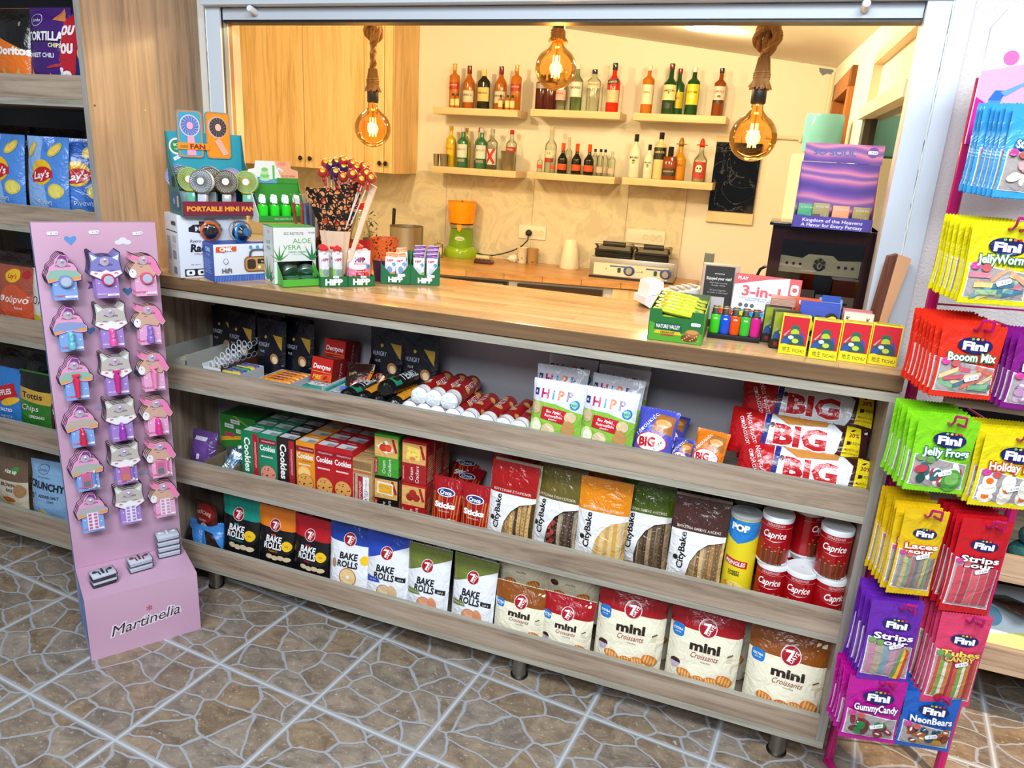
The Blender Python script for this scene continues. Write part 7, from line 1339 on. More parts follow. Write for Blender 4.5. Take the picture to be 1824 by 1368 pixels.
# bottles
AM, AM2, GR, DG, CL = '#b8691a', '#a85a14', '#14401c', '#101c10', gl
def bt(key, spec, u, z, lab, y=2.885, s=1.0, rz=0): a = px(u, 200 if z > 1.5 else 300, y=y); put(key, spec, (a.x, y, z+.0008), (0, 0, rz), lab, 'bottle', None, s)
U, L_ = 1.70, 1.342
U1, U2, U3, L1, L2, L3 = 1.695, 1.705, 1.705, 1.338, 1.342, 1.346
JW = bottle(.262, .033, AM, '#c8a050', '#a81c1c', (.42, .58), neck=.2, sh=.08, cap_h=.14, text='JOHNNIE', tc='#e0c080', sq=.9)
CH_ = bottle(.252, .037, AM2, '#6c1418', '#cfc4ac', (.15, .42), neck=.2, sh=.22, cap_h=.18, text='CHIVAS 12', tc='#3a2a20')
bt('jw', JW, 808, U1, 'square amber bottle with a red label at the left end of the upper left shelf'); bt('ch', CH_, 834, U1, 'rounded amber whisky bottle with a maroon neck, second on the upper left shelf')
bt('bal', bottle(.232, .040, '#1c1a14', '#d8c070', '#cdb86c', (.2, .55), neck=.16, sh=.16, cap_h=.16, text='Ballantines', tc='#5a4428', sq=.6), 860, U1, 'dark brown bottle with a cream label in the middle of the upper left shelf')
bt('ch', None, 890, U1, 'rounded amber bottle with maroon neck, fourth large one of the upper left shelf'); bt('jw', None, 917, U1, 'square amber bottle with a red label at the right end of the upper left shelf')
MIN = bottle(.085, .016, AM, '#1c2420', '#e0cc8c', (.15, .6), neck=.2, sh=.15, cap_h=.15)
for k, (u, y) in enumerate(((806, 2.83), (814, 2.825), (891, 2.83), (903, 2.83), (912, 2.83))): bt('mini', MIN, u, U1, 'miniature amber bottle on the upper left shelf, %s from the left' % ['first', 'second', 'third', 'fourth', 'fifth'][k], y, 1.0)
bt('liq', bottle(.20, .042, '#4a1210', '#2a1a18', '#9c8c84', (.6, .75), neck=.14, sh=.1, sq=.8), 964, U2, 'dark red liqueur bottle behind the middle bulb, left one'); bt('liq', None, 977, U2, 'dark red liqueur bottle behind the middle bulb, right one', 2.87)
bt('pinkl', bottle(.235, .034, CL, '#d0d0c8', '#d8a8a0', (.25, .5), neck=.2, sh=.12, text='VODKA', tc='#a83030'), 997, U2, 'clear bottle with a pale pink label on the upper middle shelf')
bt('bac', bottle(.262, .036, glass('pale_green_glass', '#c8dcc0', .03, 1.12), '#d8d4c8', '#d8d8cc', (.3, .62), neck=.22, sh=.14, text='BACARDI', tc='#20242c', extra=[('e', 0, .17, .009, .009, '#a82028')]), 1024, U2, 'clear rum bottle with a red round mark on its label')
bt('gor', bottle(.235, .040, CL, '#1c2448', '#c8c4a0', (.55, .7), neck=.16, sh=.12, text="GORDON'S", tc='#a83830', sq=.75), 1054, U2, 'clear gin bottle with a dark blue cap on the upper middle shelf')
bt('ape', bottle(.272, .038, '#c8280c', '#14181c', '#c8b890', (.2, .45), neck=.22, sh=.18, cap_h=.14, extra=[('p', [(-.036, .150), (.036, .160), (.036, .185), (-.036, .175)], '#1c2c4c'), ('t', 'APEROL', 0, .167, .010, '#e0a850', dict(b=.03, w=.06, rot=.1))]), 1089, U2, 'bright orange red aperitif bottle at the right end of the upper middle shelf')
bt('hai', bottle(.262, .034, AM, '#d8d4c4', '#dcd4b8', (.2, .60), neck=.2, sh=.1, text='HAIG', tc='#6a5a44'), 1150, U3, 'amber whisky bottle with a tall white label, first on the upper right shelf')
bt('jam', bottle(.272, .038, GR, '#6c1420', '#d8cc94', (.28, .58), neck=.26, sh=.16, text='JAMESON', tc='#2c2418', extra=[('r', -.03, .03, .03, .06, '#14281c'), ('e', 0, .115, .006, .006, '#a83a28')]), 1189, U3, 'dark green whiskey bottle with a cream label in the upper right shelf', 2.87)
bt('jnb', bottle(.252, .034, '#1c5024', '#8c1824', '#c8b820', (.15, .50), neck=.22, sh=.14, text='J&B', tc='#a82018'), 1204, U3, 'green bottle with a yellow and red label behind the cream labelled one', 2.92)
bt('cut', bottle(.258, .035, '#144418', '#d8d4c8', '#e0c81c', (.22, .64), neck=.2, sh=.12, text='CUTTY SARK', tc='#2a3418', extra=[('e', 0, .10, .012, .008, '#e8e4d0')]), 1230, U3, 'green whisky bottle with a large bright yellow label')
bt('gro', bottle(.255, .033, '#7c3c12', '#201c1a', '#d8c4b4', (.34, .62), neck=.22, sh=.1, text='FAMOUS', tc='#8c4038', extra=[('e', .002, .105, .010, .007, '#6a2c1c'), ('r', -.03, .07, .03, .085, '#2c2c20')]), 1277, U3, 'amber whisky bottle with a bird label at the right end of the upper right shelf')
bt('hav', bottle(.250, .032, '#c8a81c', '#b88c2c', '#e0b010', (.28, .55), neck=.22, sh=.12, text='CLUB', tc='#a83018'), 802, L1, 'yellow rum bottle at the left of the lower left shelf', 2.90)
SM = bottle(.245, .036, '#2f6a4c', '#c8bcd8', '#cfd4c8', (.25, .58), neck=.22, sh=.14, text='SMIRNOFF', tc='#b08cb0', extra=[('e', 0, .09, .010, .012, '#d8dcd4'), ('r', -.028, .035, .028, .052, '#8c8c80')])
bt('smi', SM, 823, L1, 'green vodka bottle with a lilac cap, left one of the pair'); bt('smi', None, 856, L1, 'green vodka bottle with a lilac cap, right one of the pair')
bt('hav2', bottle(.245, .030, '#b8a020', '#a88430', '#e0b010', (.2, .5), neck=.22, sh=.12), 829, L1, 'yellow rum bottle half hidden behind the left green one', 2.94); bt('red3', bottle(.25, .032, CL, '#a83020', '#c8a8a0', (.2, .5), neck=.22, sh=.12), 853, L1, 'clear bottle with a red neck half hidden behind the right green one', 2.945)
bt('eri', bottle(.245, .034, CL, '#a8a49c', '#d8d8d0', (.12, .5), neck=.22, sh=.12, extra=[('p', [(-.036, .03), (-.02, .03), (.034, .12), (.020, .13)], '#b81418'), ('p', [(.034, .04), (.02, .03), (-.036, .12), (-.022, .13)], '#b81418'), ('t', 'ERISTOFF', 0, .08, .008, '#14141a')]), 875, L1, 'clear vodka bottle with a red cross shaped label')
bt('sto', bottle(.245, .034, CL, '#b81c20', '#b82420', (.42, .58), neck=.22, sh=.12, text='STOLI', tc='#f0e8dc'), 909, L1, 'clear vodka bottle with a red label standing behind the steel cup', 2.93)
def steelcup(r, h): return lambda: (lambda mb: (mb.lathe([(r*.78, 0), (r*.8, .002), (r, h), (r*1.03, h+.002), (r*.97, h), (r*.75, .006), (.0001, .006)], M('#b0a894', 'metal'), 26), mb.build('steel_cup'))[-1])(MB())
def bc(key, b, u, z, y, lab): a = px(u, 290, y=y); put(key, b, (a.x, y, z+.0008), (0, 0, 0), lab, 'steel cup')
bc('jig', steelcup(.020, .072), 777, L1, 2.83, 'narrow steel jigger cup at the left end of the lower left shelf'); bc('jig2', steelcup(.028, .074), 791, L1, 2.83, 'wider steel measuring cup beside the narrow one'); bc('shk', steelcup(.048, .115), 905, L1, 2.86, 'large tapered steel shaker cup on the lower left shelf')
bt('ouz', bottle(.272, .036, CL, '#c8b48c', '#d8d0b4', (.32, .48), neck=.26, sh=.16, text='12', tc='#3c4438', extra=[('r', -.03, .060, .03, .085, '#b03028')]), 979, L2, 'tall clear spirit bottle marked twelve on the lower middle shelf')
OM = bottle(.105, .017, CL, '#c8c0a4', '#c84838', (.2, .42), neck=.26, sh=.14)
bt('omi', OM, 961, L2, 'miniature clear bottle with a red label left of the tall one', 2.83); bt('omi', None, 984, L2, 'miniature clear bottle with a red label before the tall one', 2.825)
PR = bottle(.178, .030, '#14160e', '#d84a14', '#cf4a18', (.12, .32), neck=.3, sh=.24, cap_h=.24)
for k, u in enumerate((1001, 1026, 1048)): bt('pro', PR, u, L2, 'small black sparkling wine bottle with orange foil, %s of the three' % ['left', 'middle', 'right'][k], 2.845)
bt('otl', bottle(.215, .022, CL, '#c8b48c', '#c8b8a0', (.3, .5), neck=.3, sh=.1), 1011, L2, 'slim clear bottle behind the black sparkling wine bottles', 2.93)
for k, (u, c, y) in enumerate(((1058, '#1c4c34', 2.90), (1068, '#1c2854', 2.86), (1076, '#1c2854', 2.90), (1089, '#c8c0ac', 2.86))):
    bt('omn'+c, bottle(.155 if k < 3 else .145, .021, CL, c, '#c8b09c', (.12, .34), neck=.2, sh=.14), u, L2, 'small clear spirit bottle at the right of the lower middle shelf, %s of four' % ['first', 'second', 'third', 'last'][k], y)
bt('mal', bottle(.245, .034, '#dcd8c8', '#14161a', '#e0dccc', (.25, .6), neck=.2, sh=.2, cap_h=.16, kind='card', text='MALIBU', tc='#2a2420', extra=[('e', 0, .085, .010, .008, '#e09020'), ('e', 0, .097, .010, .005, '#2c5c2c')]), 1129, L3, 'large white coconut rum bottle with a black cap', 2.87)
bt('mal', None, 1154, L3, 'smaller white coconut rum bottle with a black cap', 2.86, .78)
bt('pas', bottle(.262, .037, '#d8c48c', '#14161a', '#1c1c14', (.42, .68), neck=.2, sh=.14, cap_h=.14, text='SAMBUCA', tc='#c8b460'), 1173, L3, 'pale yellow liqueur bottle with a black shield label')
bt('jd', bottle(.185, .040, '#7c3414', '#141816', '#2c2018', (.12, .34), neck=.28, sh=.04, cap_h=.26, sq=.5, text='RESERVE', tc='#b8a080'), 1192, L3, 'squat square amber bottle with a black stopper', 2.845)
def hatbottle(body, hat, lab_c, skull):
    def f():
        r = bottle(.20, .038, body, hat, lab_c, (.08, .55), neck=.2, sh=.22, cap_h=.04, extra=([('e', 0, .07, .020, .024, '#e0dccc'), ('e', -.008, .074, .005, .006, '#20201c'), ('e', .008, .074, .005, .006, '#20201c'), ('p', [(-.003, .058), (.003, .058), (0, .066)], '#20201c'), ('p', [(-.02, .092), (.02, .092), (0, .104)], '#b82820'), ('r', -.012, .047, .012, .052, '#20201c')] if skull else [('t', 'SIERRA', 0, .085, .012, '#8c3a18', dict(w=.05, b=.03))]))()
        mb = MB(); mb.lathe([(.030, .205), (.032, .200), (.016, .203), (.014, .222), (.006, .238), (.0001, .240)], M(hat, 'gloss'), 22); mb.build('hat_cap', r); return r
    return f
bt('sig', hatbottle('#c88c14', '#8c6c1c', '#c8881c', False), 1209, L3, 'gold tequila bottle with an olive hat shaped cap', 2.90); bt('sis', hatbottle(CL, '#c8301c', '#a8382c', True), 1246, L3, 'clear tequila bottle with a skull label and a red hat shaped cap', 2.875)
# things on the back wall
q0, q1 = px(1278, 252, y=2.97), px(1343, 383, y=2.97)
ms = thing('marble_panel', 'glossy black marble look panel hanging on the back wall', 'wall panel', (0, 0, 0))
mb = MB(); mb.box(.856, 1.112, 2.975, 2.998, 1.185, 1.575, m_blackmarble); mb.build('panel', ms)
mb = MB(); mb.box(.850, 1.118, 2.980, 2.998, 1.12, 1.185, M('#d8c8a0')); mb.build('backing_board', ms); mb = MB(); mb.box(.850, .99, 2.985, 2.998, 1.575, 1.61, M('#d0c09c')); mb.build('paper_strip', ms)
mb = MB(); z_ = px(1410, 247, y=2.99).z; mb.tube([(1.12, 2.985, z_+.004), (1.44, 2.985, z_)], .010, M('#d9d0b8'), 8); mb.tube([(1.425, 2.985, 1.96), (1.422, 2.985, 1.0)], .011, M('#d9d0b8'), 8)
for x_ in (1.16, 1.30): mb.box(x_, x_+.016, 2.97, 2.998, z_-.016, z_+.02, M('#e0d8c4'))
tag(mb.build('cable_pipe'), 'cream cable pipe clipped along the back wall', 'pipe')
mb = MB(); mb.add([(1.345, 2.9985, 1.985), (1.42, 2.9985, 1.975), (1.425, 2.9985, 1.95), (1.39, 2.9985, 1.955), (1.37, 2.9985, 1.945), (1.35, 2.9985, 1.965)], [(0, 5, 4, 3, 2, 1)], M('#6a7484')); struct(mb.build('trim_4'))
# water cooler
wc = thing('water_cooler', 'white water cooler with a teal water bottle in the corner of the kiosk', 'water cooler', (1.405, 1.62, 0))
mb = MB(); mb.box(-.115, .055, -.06, .17, 0, 1.50, M('#dcd4bc', 'card'), bev=.012); mb.build('body', wc)
mb = MB(); mb.lathe([(.030, 1.50), (.068, 1.512), (.072, 1.53), (.072, 1.645), (.068, 1.655), (.0001, 1.655)], glass('teal_water_jug', '#78bccc', .12, 1.2, .25), 32, (-.012, .05, 0)); mb.build('water_bottle', wc)

# ================================================================ PENDANT LAMPS
m_rope = wood('jute_rope', [(.3, '#6a4624'), (.5, '#9a6e3c'), (.7, '#b88a50')], 2, rough=.9, scale=4, bump=.9)
m_bulb = glass('amber_bulb_glass', '#ffdc98', .0, 1.06)
m_fil = emis('warm_filament', '#ffc870', 30)
def rope(mb, path, r, tw=60):
    pts = [Vector(p) for p in path]; out = []
    # resample
    N = 8; P = []
    for i in range(len(pts)-1):
        p0, p1, p2, p3 = pts[max(i-1, 0)], pts[i], pts[i+1], pts[min(i+2, len(pts)-1)]
        for k in range(N): t = k/N; P.append(.5*((2*p1)+(p2-p0)*t+(2*p0-5*p1+4*p2-p3)*t*t+(3*p1-p0-3*p2+p3)*t**3))
    P.append(pts[-1]); s = 0
    for st_ in range(3):
        Q = []; s = 0; ref = Vector((0, 1, 0))
        for i, p in enumerate(P):
            d = (P[min(i+1, len(P)-1)]-P[max(i-1, 0)]).normalized(); a = d.cross(ref)
            if a.length < .1: a = d.cross(Vector((1, 0, 0)))
            a.normalize(); b = d.cross(a); ref = a.cross(d) if False else ref
            if i: s += (p-P[i-1]).length
            ph = s*tw+2*pi*st_/3; Q.append(p+a*cos(ph)*r*.5+b*sin(ph)*r*.5)
        mb.tube(Q, r*.62, m_rope, 8)
def pendant(cx, y, zb, rb, lab, knotz, tass, power=3, black=True, R=.012):
    root = thing('pendant_lamp', lab, 'pendant lamp', (cx, y, zb)); zn = rb+.004
    mb = MB(); pr = [(rb*sin(pi*k/18) if k else .0002, -rb*cos(pi*k/18)) for k in range(0, 16)]; pr = [(a_, b_) for a_, b_ in pr]; pr += [(rb*.36, rb*1.0), (rb*.27, rb*1.12), (rb*.24, rb*1.38)]
    mb.lathe(pr, m_bulb, 40); mb.build('bulb', root)
    for k in range(4): a_ = pi/2*k+.5; mb = MB(); mb.tube([(.011*cos(a_), .011*sin(a_), -.026), (.009*cos(a_), .009*sin(a_), .036)], .0014, m_fil, 6); mb.build('filament', root)
    mb = MB(); mb.tube([(0, 0, rb*1.3), (0, 0, .034)], .003, glass('filament_stem', '#f0e0c0', .05, 1.2), 6); mb.build('stem', root)
    zs = rb*1.34
    mb = MB(); mb.lathe([(.016, zs), (.0195, zs+.004), (.0195, zs+.040), (.015, zs+.052), (.008, zs+.056)], M('#17130f', 'card'), 24); mb.build('socket', root)
    zt_ = zs+(.036 if black else -.012)
    mb = MB(); n = 54; rr2 = random.Random(int(cx*100))
    for k in range(n):
        a_ = 2*pi*k/n; q = rr2.uniform(.85, 1.15); mb.tube([((R+.001)*cos(a_), (R+.001)*sin(a_), zt_+tass), ((R+.008)*cos(a_), (R+.008)*sin(a_), zt_+tass*.45), ((R+.007)*cos(a_), (R+.007)*sin(a_), zt_+tass*.30), ((R+.014)*q*cos(a_+.1), (R+.014)*q*sin(a_+.1), zt_+rr2.uniform(0, .008))], .0021, m_rope, 4)
    ts = mb.build('tassel', root); ts['kind'] = 'stuff'
    mb = MB(); mb.tube([((R+.009)*cos(t), (R+.009)*sin(t), zt_+tass*.34+.0009*t) for t in [k*.45 for k in range(42)]], .0022, m_rope, 5); mb.build('binding_cord', root)
    mb = MB(); z0 = zt_+tass*.9; kz = knotz-zb; top = cz(cx, y)-zb+.004
    if kz and kz > 0:
        rope(mb, [(0, 0, z0), (0, 0, (z0+kz-.03)/1 if kz-.03 > z0 else z0+.01)], R*1.05)
        s = .026; rope(mb, [(0, 0, kz-.045), (s*.6, -s*.5, kz-.025), (s*1.0, -s*.6, kz), (s*.5, -s*.9, kz+.026), (-s*.5, -s*.4, kz+.022), (-s*.95, s*.2, kz-.004), (-s*.4, s*.9, kz-.024), (s*.6, s*.8, kz-.006), (s*.5, 0, kz+.03), (0, 0, kz+.052)], R*1.05)
        rope(mb, [(0, 0, kz+.048), (0, 0, top)], R*1.05)
    else: rope(mb, [(0, 0, z0), (0, 0, top)], R*1.05)
    mb.build('rope', root)
    l = bpy.data.lights.new('bulb_light', 'POINT'); l.energy = power; l.color = WARM; l.shadow_soft_size = .02; lo = bpy.data.objects.new('bulb_light', l); COL.objects.link(lo); lo.parent = root
    return root
p1_ = px(664, 229, y=.72); pendant(p1_.x, .72, p1_.z, .0625, 'left globe bulb hanging on a jute rope in front of the oak cabinets', px(664, 55, y=.72).z, .075)
p2_ = px(990, 122, y=.62); pendant(p2_.x, .62, p2_.z, .062, 'middle globe bulb hanging highest, in front of the bottle shelves', 0, .055, black=False)
p3_ = px(1341, 245, y=.52); pendant(p3_.x, .52, p3_.z, .0625, 'right globe bulb hanging lowest on a thickly knotted jute rope', px(1378, 66, y=.52).z, .080)
# ================================================================ CRISPS IN THE LEFT SHELF UNIT
def crisp(w, h, body, it, t=.05, prof='pillow', seed=1): return lambda: bagthing('crisp_bag', w, h, t, prof, body, it, seed=seed, crink=.003)
def chip(x, y, r, a=0, c='#e0b040'): return [('e', x, y, r, r*.62, c, a), ('e', x, y, r*.8, r*.4, '#ecc45c', a)]
def lefts(key, b, u0, u1, v, y, z, lab, rz=0, tilt=-.1, dz=0.0):
    a = px((u0+u1)/2, v, y=y); a.x = min(a.x, -.507-.078*abs(cos(rz))-.026*abs(sin(rz))); return put(key, b, (a.x, y+.02, z+dz), (tilt, 0, rz), lab, 'crisp bag')
T1, T2, T3, T4, T5 = 1.5045, 1.1485, .7905, .4395, .0965
w, h = .155, .24
lefts('dori', crisp(w, h, '#e0701c', [('p', [(-w/2, h*.72), (w/2, h*.5), (w/2, h), (-w/2, h)], '#141210'), ('t', 'Doritos', w*.1, h*.52, .022, '#f0ece8', dict(b=.05, w=w*.8)), ('p', [(-w*.4, h*.08), (w*.1, h*.05), (-w*.1, h*.35)], '#c8903c'), ('p', [(w*.0, h*.05), (w*.42, h*.1), (w*.25, h*.33)], '#d09a48'), ('t', '0', w*.25, h*.82, .012, '#d8d4cc')]), -30, 42, 70, -.06, T1, 'orange and black bag of corn chips on the top visible shelf')
lefts('tort', crisp(w, h, '#3e1868', [('e', -w*.24, h*.86, w*.15, w*.11, '#e0dce8'), ('e', -w*.24, h*.86, w*.14, w*.10, '#3e1868'), ('t', 'Jumbo', -w*.24, h*.86, .009, '#e0dce8', dict(sh=.2)), ('p', [(w*.15, h*.86), (w*.46, h*.84), (w*.36, h*.99)], '#c8783c'), ('t', 'TORTILLA', 0, h*.68, .024, '#141014', dict(b=.09, w=w*.92)), ('t', 'TORTILLA', 0, h*.68, .023, '#e8e4ec', dict(b=.04, w=w*.88)), ('t', 'CHIPS', w*.26, h*.58, .011, '#e0d8a0', dict(b=.03)), ('t', 'SWEET CHILI', -w*.06, h*.47, .012, '#e8e4ec', dict(b=.02, w=w*.62)), ('e', w*.28, h*.36, w*.2, .004, '#a82c34', .2), ('p', [(-w*.45, h*.06), (-w*.1, h*.04), (-w*.3, h*.33)], '#c87838'), ('p', [(w*.1, h*.14), (w*.42, h*.04), (w*.16, h*.28)], '#d08840'), ('e', w*.28, h*.18, w*.11, w*.09, '#1c7c48')]), 34, 106, 70, -.065, T1, 'purple bag of tortilla chips in the middle of the top visible shelf')
lefts('fofo', crisp(w, h*.97, '#1c2460', [('p', [(-w/2, h*.1), (w*.1, h*.14), (w*.22, h*.8), (-w*.1, h*.94), (-w/2, h*.85)], '#b81828'), ('t', 'Του', -w*.16, h*.76, .030, '#f0ecf0', dict(b=.05, w=w*.5)), ('t', 'Του', -w*.16, h*.56, .030, '#f0ecf0', dict(b=.05, w=w*.5)), ('t', 'lia', -w*.16, h*.28, .034, '#f0ecf0', dict(b=.05, w=w*.45)), ('e', w*.3, h*.5, w*.12, w*.14, '#d8a850')]), 100, 165, 75, -.06, T1, 'dark blue and red snack bag against the side panel of the top visible shelf')
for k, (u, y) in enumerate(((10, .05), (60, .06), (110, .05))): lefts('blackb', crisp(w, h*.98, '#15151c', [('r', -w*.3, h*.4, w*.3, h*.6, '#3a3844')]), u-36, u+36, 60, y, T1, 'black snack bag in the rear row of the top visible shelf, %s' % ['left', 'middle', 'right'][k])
w, h = .165, .255
def lays(c, c2, it2=()): return crisp(w, h, c, [('p', [(-w/2, 0), (w*.2, 0), (-w*.1, h), (-w/2, h)], c2), ('e', 0, h*.60, w*.24, w*.22, '#e0b018', .2), ('p', [(-w*.26, h*.56), (w*.24, h*.63), (w*.26, h*.55), (-w*.22, h*.48)], '#b81c24'), ('e', 0, h*.575, w*.23, w*.13, '#b81c24', .25), ('t', "Lay's", 0, h*.575, .021, '#f0ecec', dict(sh=.25, rot=.15, b=.02, w=w*.38)), ('e', w*.3, h*.40, w*.15, w*.13, '#c8b84c'), ('e', w*.3, h*.40, w*.12, w*.10, '#d8c860')]+chip(-w*.3, h*.85, w*.14, 1.2, '#b8b04c')+chip(w*.25, h*.86, w*.16, .7, '#b8b04c')+[('t', 'Ρίγανη', w*.08, h*.27, .012, '#e0e8f0'), ('e', -w*.02, h*.12, w*.22, w*.13, '#d0b030'), ('p', [(w*.12, h*.02), (w*.36, h*.06), (w*.20, h*.22)], '#6a5a34'), ('e', w*.22, h*.08, w*.1, w*.06, '#2c5c2c')]+list(it2), seed=7)
lefts('laysb', lays('#4a80c8', '#86aee0'), 28, 108, 310, -.06, T2, 'bright blue oregano crisp bag, the front one in the middle of its shelf')
lefts('laysb', None, -45, 28, 305, -.055, T2, 'bright blue oregano crisp bag cut by the left edge of the photo')
lefts('laysc', lays('#2c5cb0', '#3c70c0'), 100, 152, 310, -.02, T2, 'darker blue crisp bag turned aside next to the front blue one', rz=.7)
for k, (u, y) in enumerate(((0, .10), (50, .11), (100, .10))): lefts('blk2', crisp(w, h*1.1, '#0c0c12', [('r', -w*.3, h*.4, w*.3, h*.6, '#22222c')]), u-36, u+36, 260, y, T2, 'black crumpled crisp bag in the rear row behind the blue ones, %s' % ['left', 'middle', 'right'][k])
lefts('blkd', crisp(w, h*.8, '#1c2c78', [('e', 0, h*.2, w*.25, w*.15, '#d8b83c'), ('e', w*.1, h*.5, w*.1, w*.14, '#2c6c3c')]), 128, 180, 340, .03, T2, 'navy crisp bag with a bowl picture at the right end of the blue row', dz=-.0, rz=.3)
w, h = .16, .215
lefts('oven', crisp(w, h, '#9c4a34', [('e', w*.1, h*.4, w*.42, h*.34, '#c8502c'), ('e', w*.05, h*.86, w*.2, h*.10, '#e0b018'), ('t', "Lay's", w*.05, h*.86, .015, '#b81c24', dict(sh=.25, b=.02)), ('t', 'Φούρνο', w*.1, h*.52, .020, '#f0e8e4', dict(b=.02, sh=.15, w=w*.7)), ('t', 'Baked', w*.24, h*.40, .009, '#f0e8e4'), ('rr', w*.05, h*.14, w*.46, h*.24, '#e8e0dc'), ('t', '50%', w*.17, h*.19, .011, '#8c1c1c', dict(b=.03)), ('e', w*.38, h*.9, w*.1, w*.08, '#a82428')]+chip(w*.2, h*.05, w*.3, 0)), -28, 48, 520, -.06, T3, 'orange brown oven baked crisp bag at the left edge')
lefts('white', crisp(w*.8, h, '#d8d4cc', [('r', -w*.4, h*.2, w*.4, h*.34, '#d8c43c'), ('t', 'Ολική', 0, h*.55, .024, '#2a2a2c', dict(sh=.1, w=w*.62)), ('r', -w*.4, 0, w*.4, h*.2, '#7c6650'), ('e', -w*.08, h*.1, w*.16, w*.13, '#d8c8a0'), ('e', -w*.05, h*.86, w*.12, w*.08, '#d8a828')]), 46, 96, 520, -.05, T3, 'white and yellow crisp bag partly hidden by the pink stand', rz=.1)
for k, (u, y) in enumerate(((5, .05), (50, .055), (30, .13))): lefts('brn', crisp(w, h*1.08, '#3a2c2c', [('r', -w*.4, h*.6, w*.4, h*.9, '#54403c'), ('e', 0, h*.5, w*.3, w*.2, '#6a4c44')]), u-36, u+36, 470, y, T3, 'dark brown crisp bag behind the baked ones, %s' % ['left', 'right', 'at the very back'][k])
lefts('cheet', crisp(w, h*1.0, '#2c70b8', [('p', [(-w*.5, h*.62), (w*.3, h*.8), (w*.4, h*.6), (-w*.3, h*.42)], '#b81828'), ('t', 'RUFFLES', -w*.02, h*.62, .018, '#e8e0e0', dict(rot=.25, b=.03)), ('e', w*.2, h*.5, w*.24, w*.08, '#e0b020', .3), ('t', 'SALTED', w*.1, h*.36, .011, '#e8ecf4', dict(b=.02)), ('t', 'ΑΛΑΤΙΣΤΑ', w*.08, h*.25, .008, '#e8ecf4')]), -32, 30, 700, -.06, T4, 'blue and red salted crisp bag at the left edge')
def tott(c, t1, t2): return crisp(w, h*1.02, c, [('r', -w/2, h*.68, w/2, h, '#16140f'), ('p', [(-w/2, h*.60), (w/2, h*.54), (w/2, h*.74), (-w/2, h*.78)], '#c8a03c'), ('t', 'Tottis', 0, h*.67, .020, '#16140f', dict(w=w*.6, b=.02)), ('t', t1, -w*.05, h*.48, .020, '#f0ecdc', dict(sh=.2, w=w*.5)), ('t', t2, w*.12, h*.34, .010, '#f0ecdc', dict(b=.02)), ('e', -w*.18, h*.09, w*.26, h*.10, '#d8b028'), ('e', w*.2, h*.08, w*.26, h*.09, '#e0bc3c')], seed=3)
lefts('totg', tott('#2c7424', 'Chips', 'OREGANO'), 22, 78, 705, -.06, T4, 'green and black crisp bag with gold band')
lefts('totr', tott('#5c1418', 'Wave', 'TOMATO'), 76, 132, 710, -.055, T4, 'dark red and black crisp bag partly hidden by the pink stand')
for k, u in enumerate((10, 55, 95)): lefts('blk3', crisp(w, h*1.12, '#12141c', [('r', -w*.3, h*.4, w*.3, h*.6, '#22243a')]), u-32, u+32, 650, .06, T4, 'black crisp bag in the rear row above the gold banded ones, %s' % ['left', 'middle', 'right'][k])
w, h = .155, .20
lefts('rice2', crisp(w, h, '#6c5440', [('r', -w/2, h*.1, w/2, h*.62, '#c8bca4'), ('t', 'rice up', w*.1, h*.8, .014, '#e8e4dc', dict(b=.03)), ('e', w*.2, h*.82, w*.14, w*.07, '#3c8a34', .5), ('t', 'BROWN', w*.02, h*.55, .013, '#2a241c', dict(b=.03)), ('t', 'RICE', w*.08, h*.45, .011, '#2a241c', dict(b=.03)), ('e', w*.34, h*.46, w*.14, w*.16, '#a07850'), ('e', w*.05, h*.28, w*.2, w*.06, '#b8602c'), ('e', w*.05, h*.12, w*.2, w*.12, '#d8b840')]), -30, 40, 840, -.05, T5, 'brown rice cake bag at the left edge of the lowest shelf', dz=.015)
lefts('crun', crisp(.17, .235, '#86aed4', [('e', -.02, .208, .026, .016, '#1c2430'), ('e', -.02, .208, .0245, .0145, '#86aed4'), ('t', 'Jumbo', -.02, .208, .011, '#1c2430', dict(sh=.2)), ('t', 'CRUNCHY', 0, .155, .026, '#16202c', dict(b=.04, rot=-.08, w=.145)), ('t', '0', -.062, .115, .022, '#16202c', dict(b=.02)), ('t', '%', -.046, .122, .009, '#16202c'), ('t', 'ADDED SALT', .01, .117, .010, '#16202c', dict(b=.02, w=.085)), ('t', 'CHIPS', .018, .100, .008, '#16202c'), ('t', 'REAL MEDITERRANEAN', -.01, .183, .004, '#16202c')]+chip(-.03, .045, .028, .6)+chip(-.01, .035, .03, -.4), t=.06), 36, 116, 860, -.06, T5, 'light blue no salt crisp bag at the front of the lowest shelf', rz=.1, dz=.01)
lefts('redb', crisp(.12, .12, '#a81820', [('t', 'Must', 0, .06, .012, '#f0e8e8', dict(rot=.8))]), 98, 132, 920, -.06, T5, 'small red snack bag lying right of the light blue crisp bag', tilt=-.7, rz=.5)

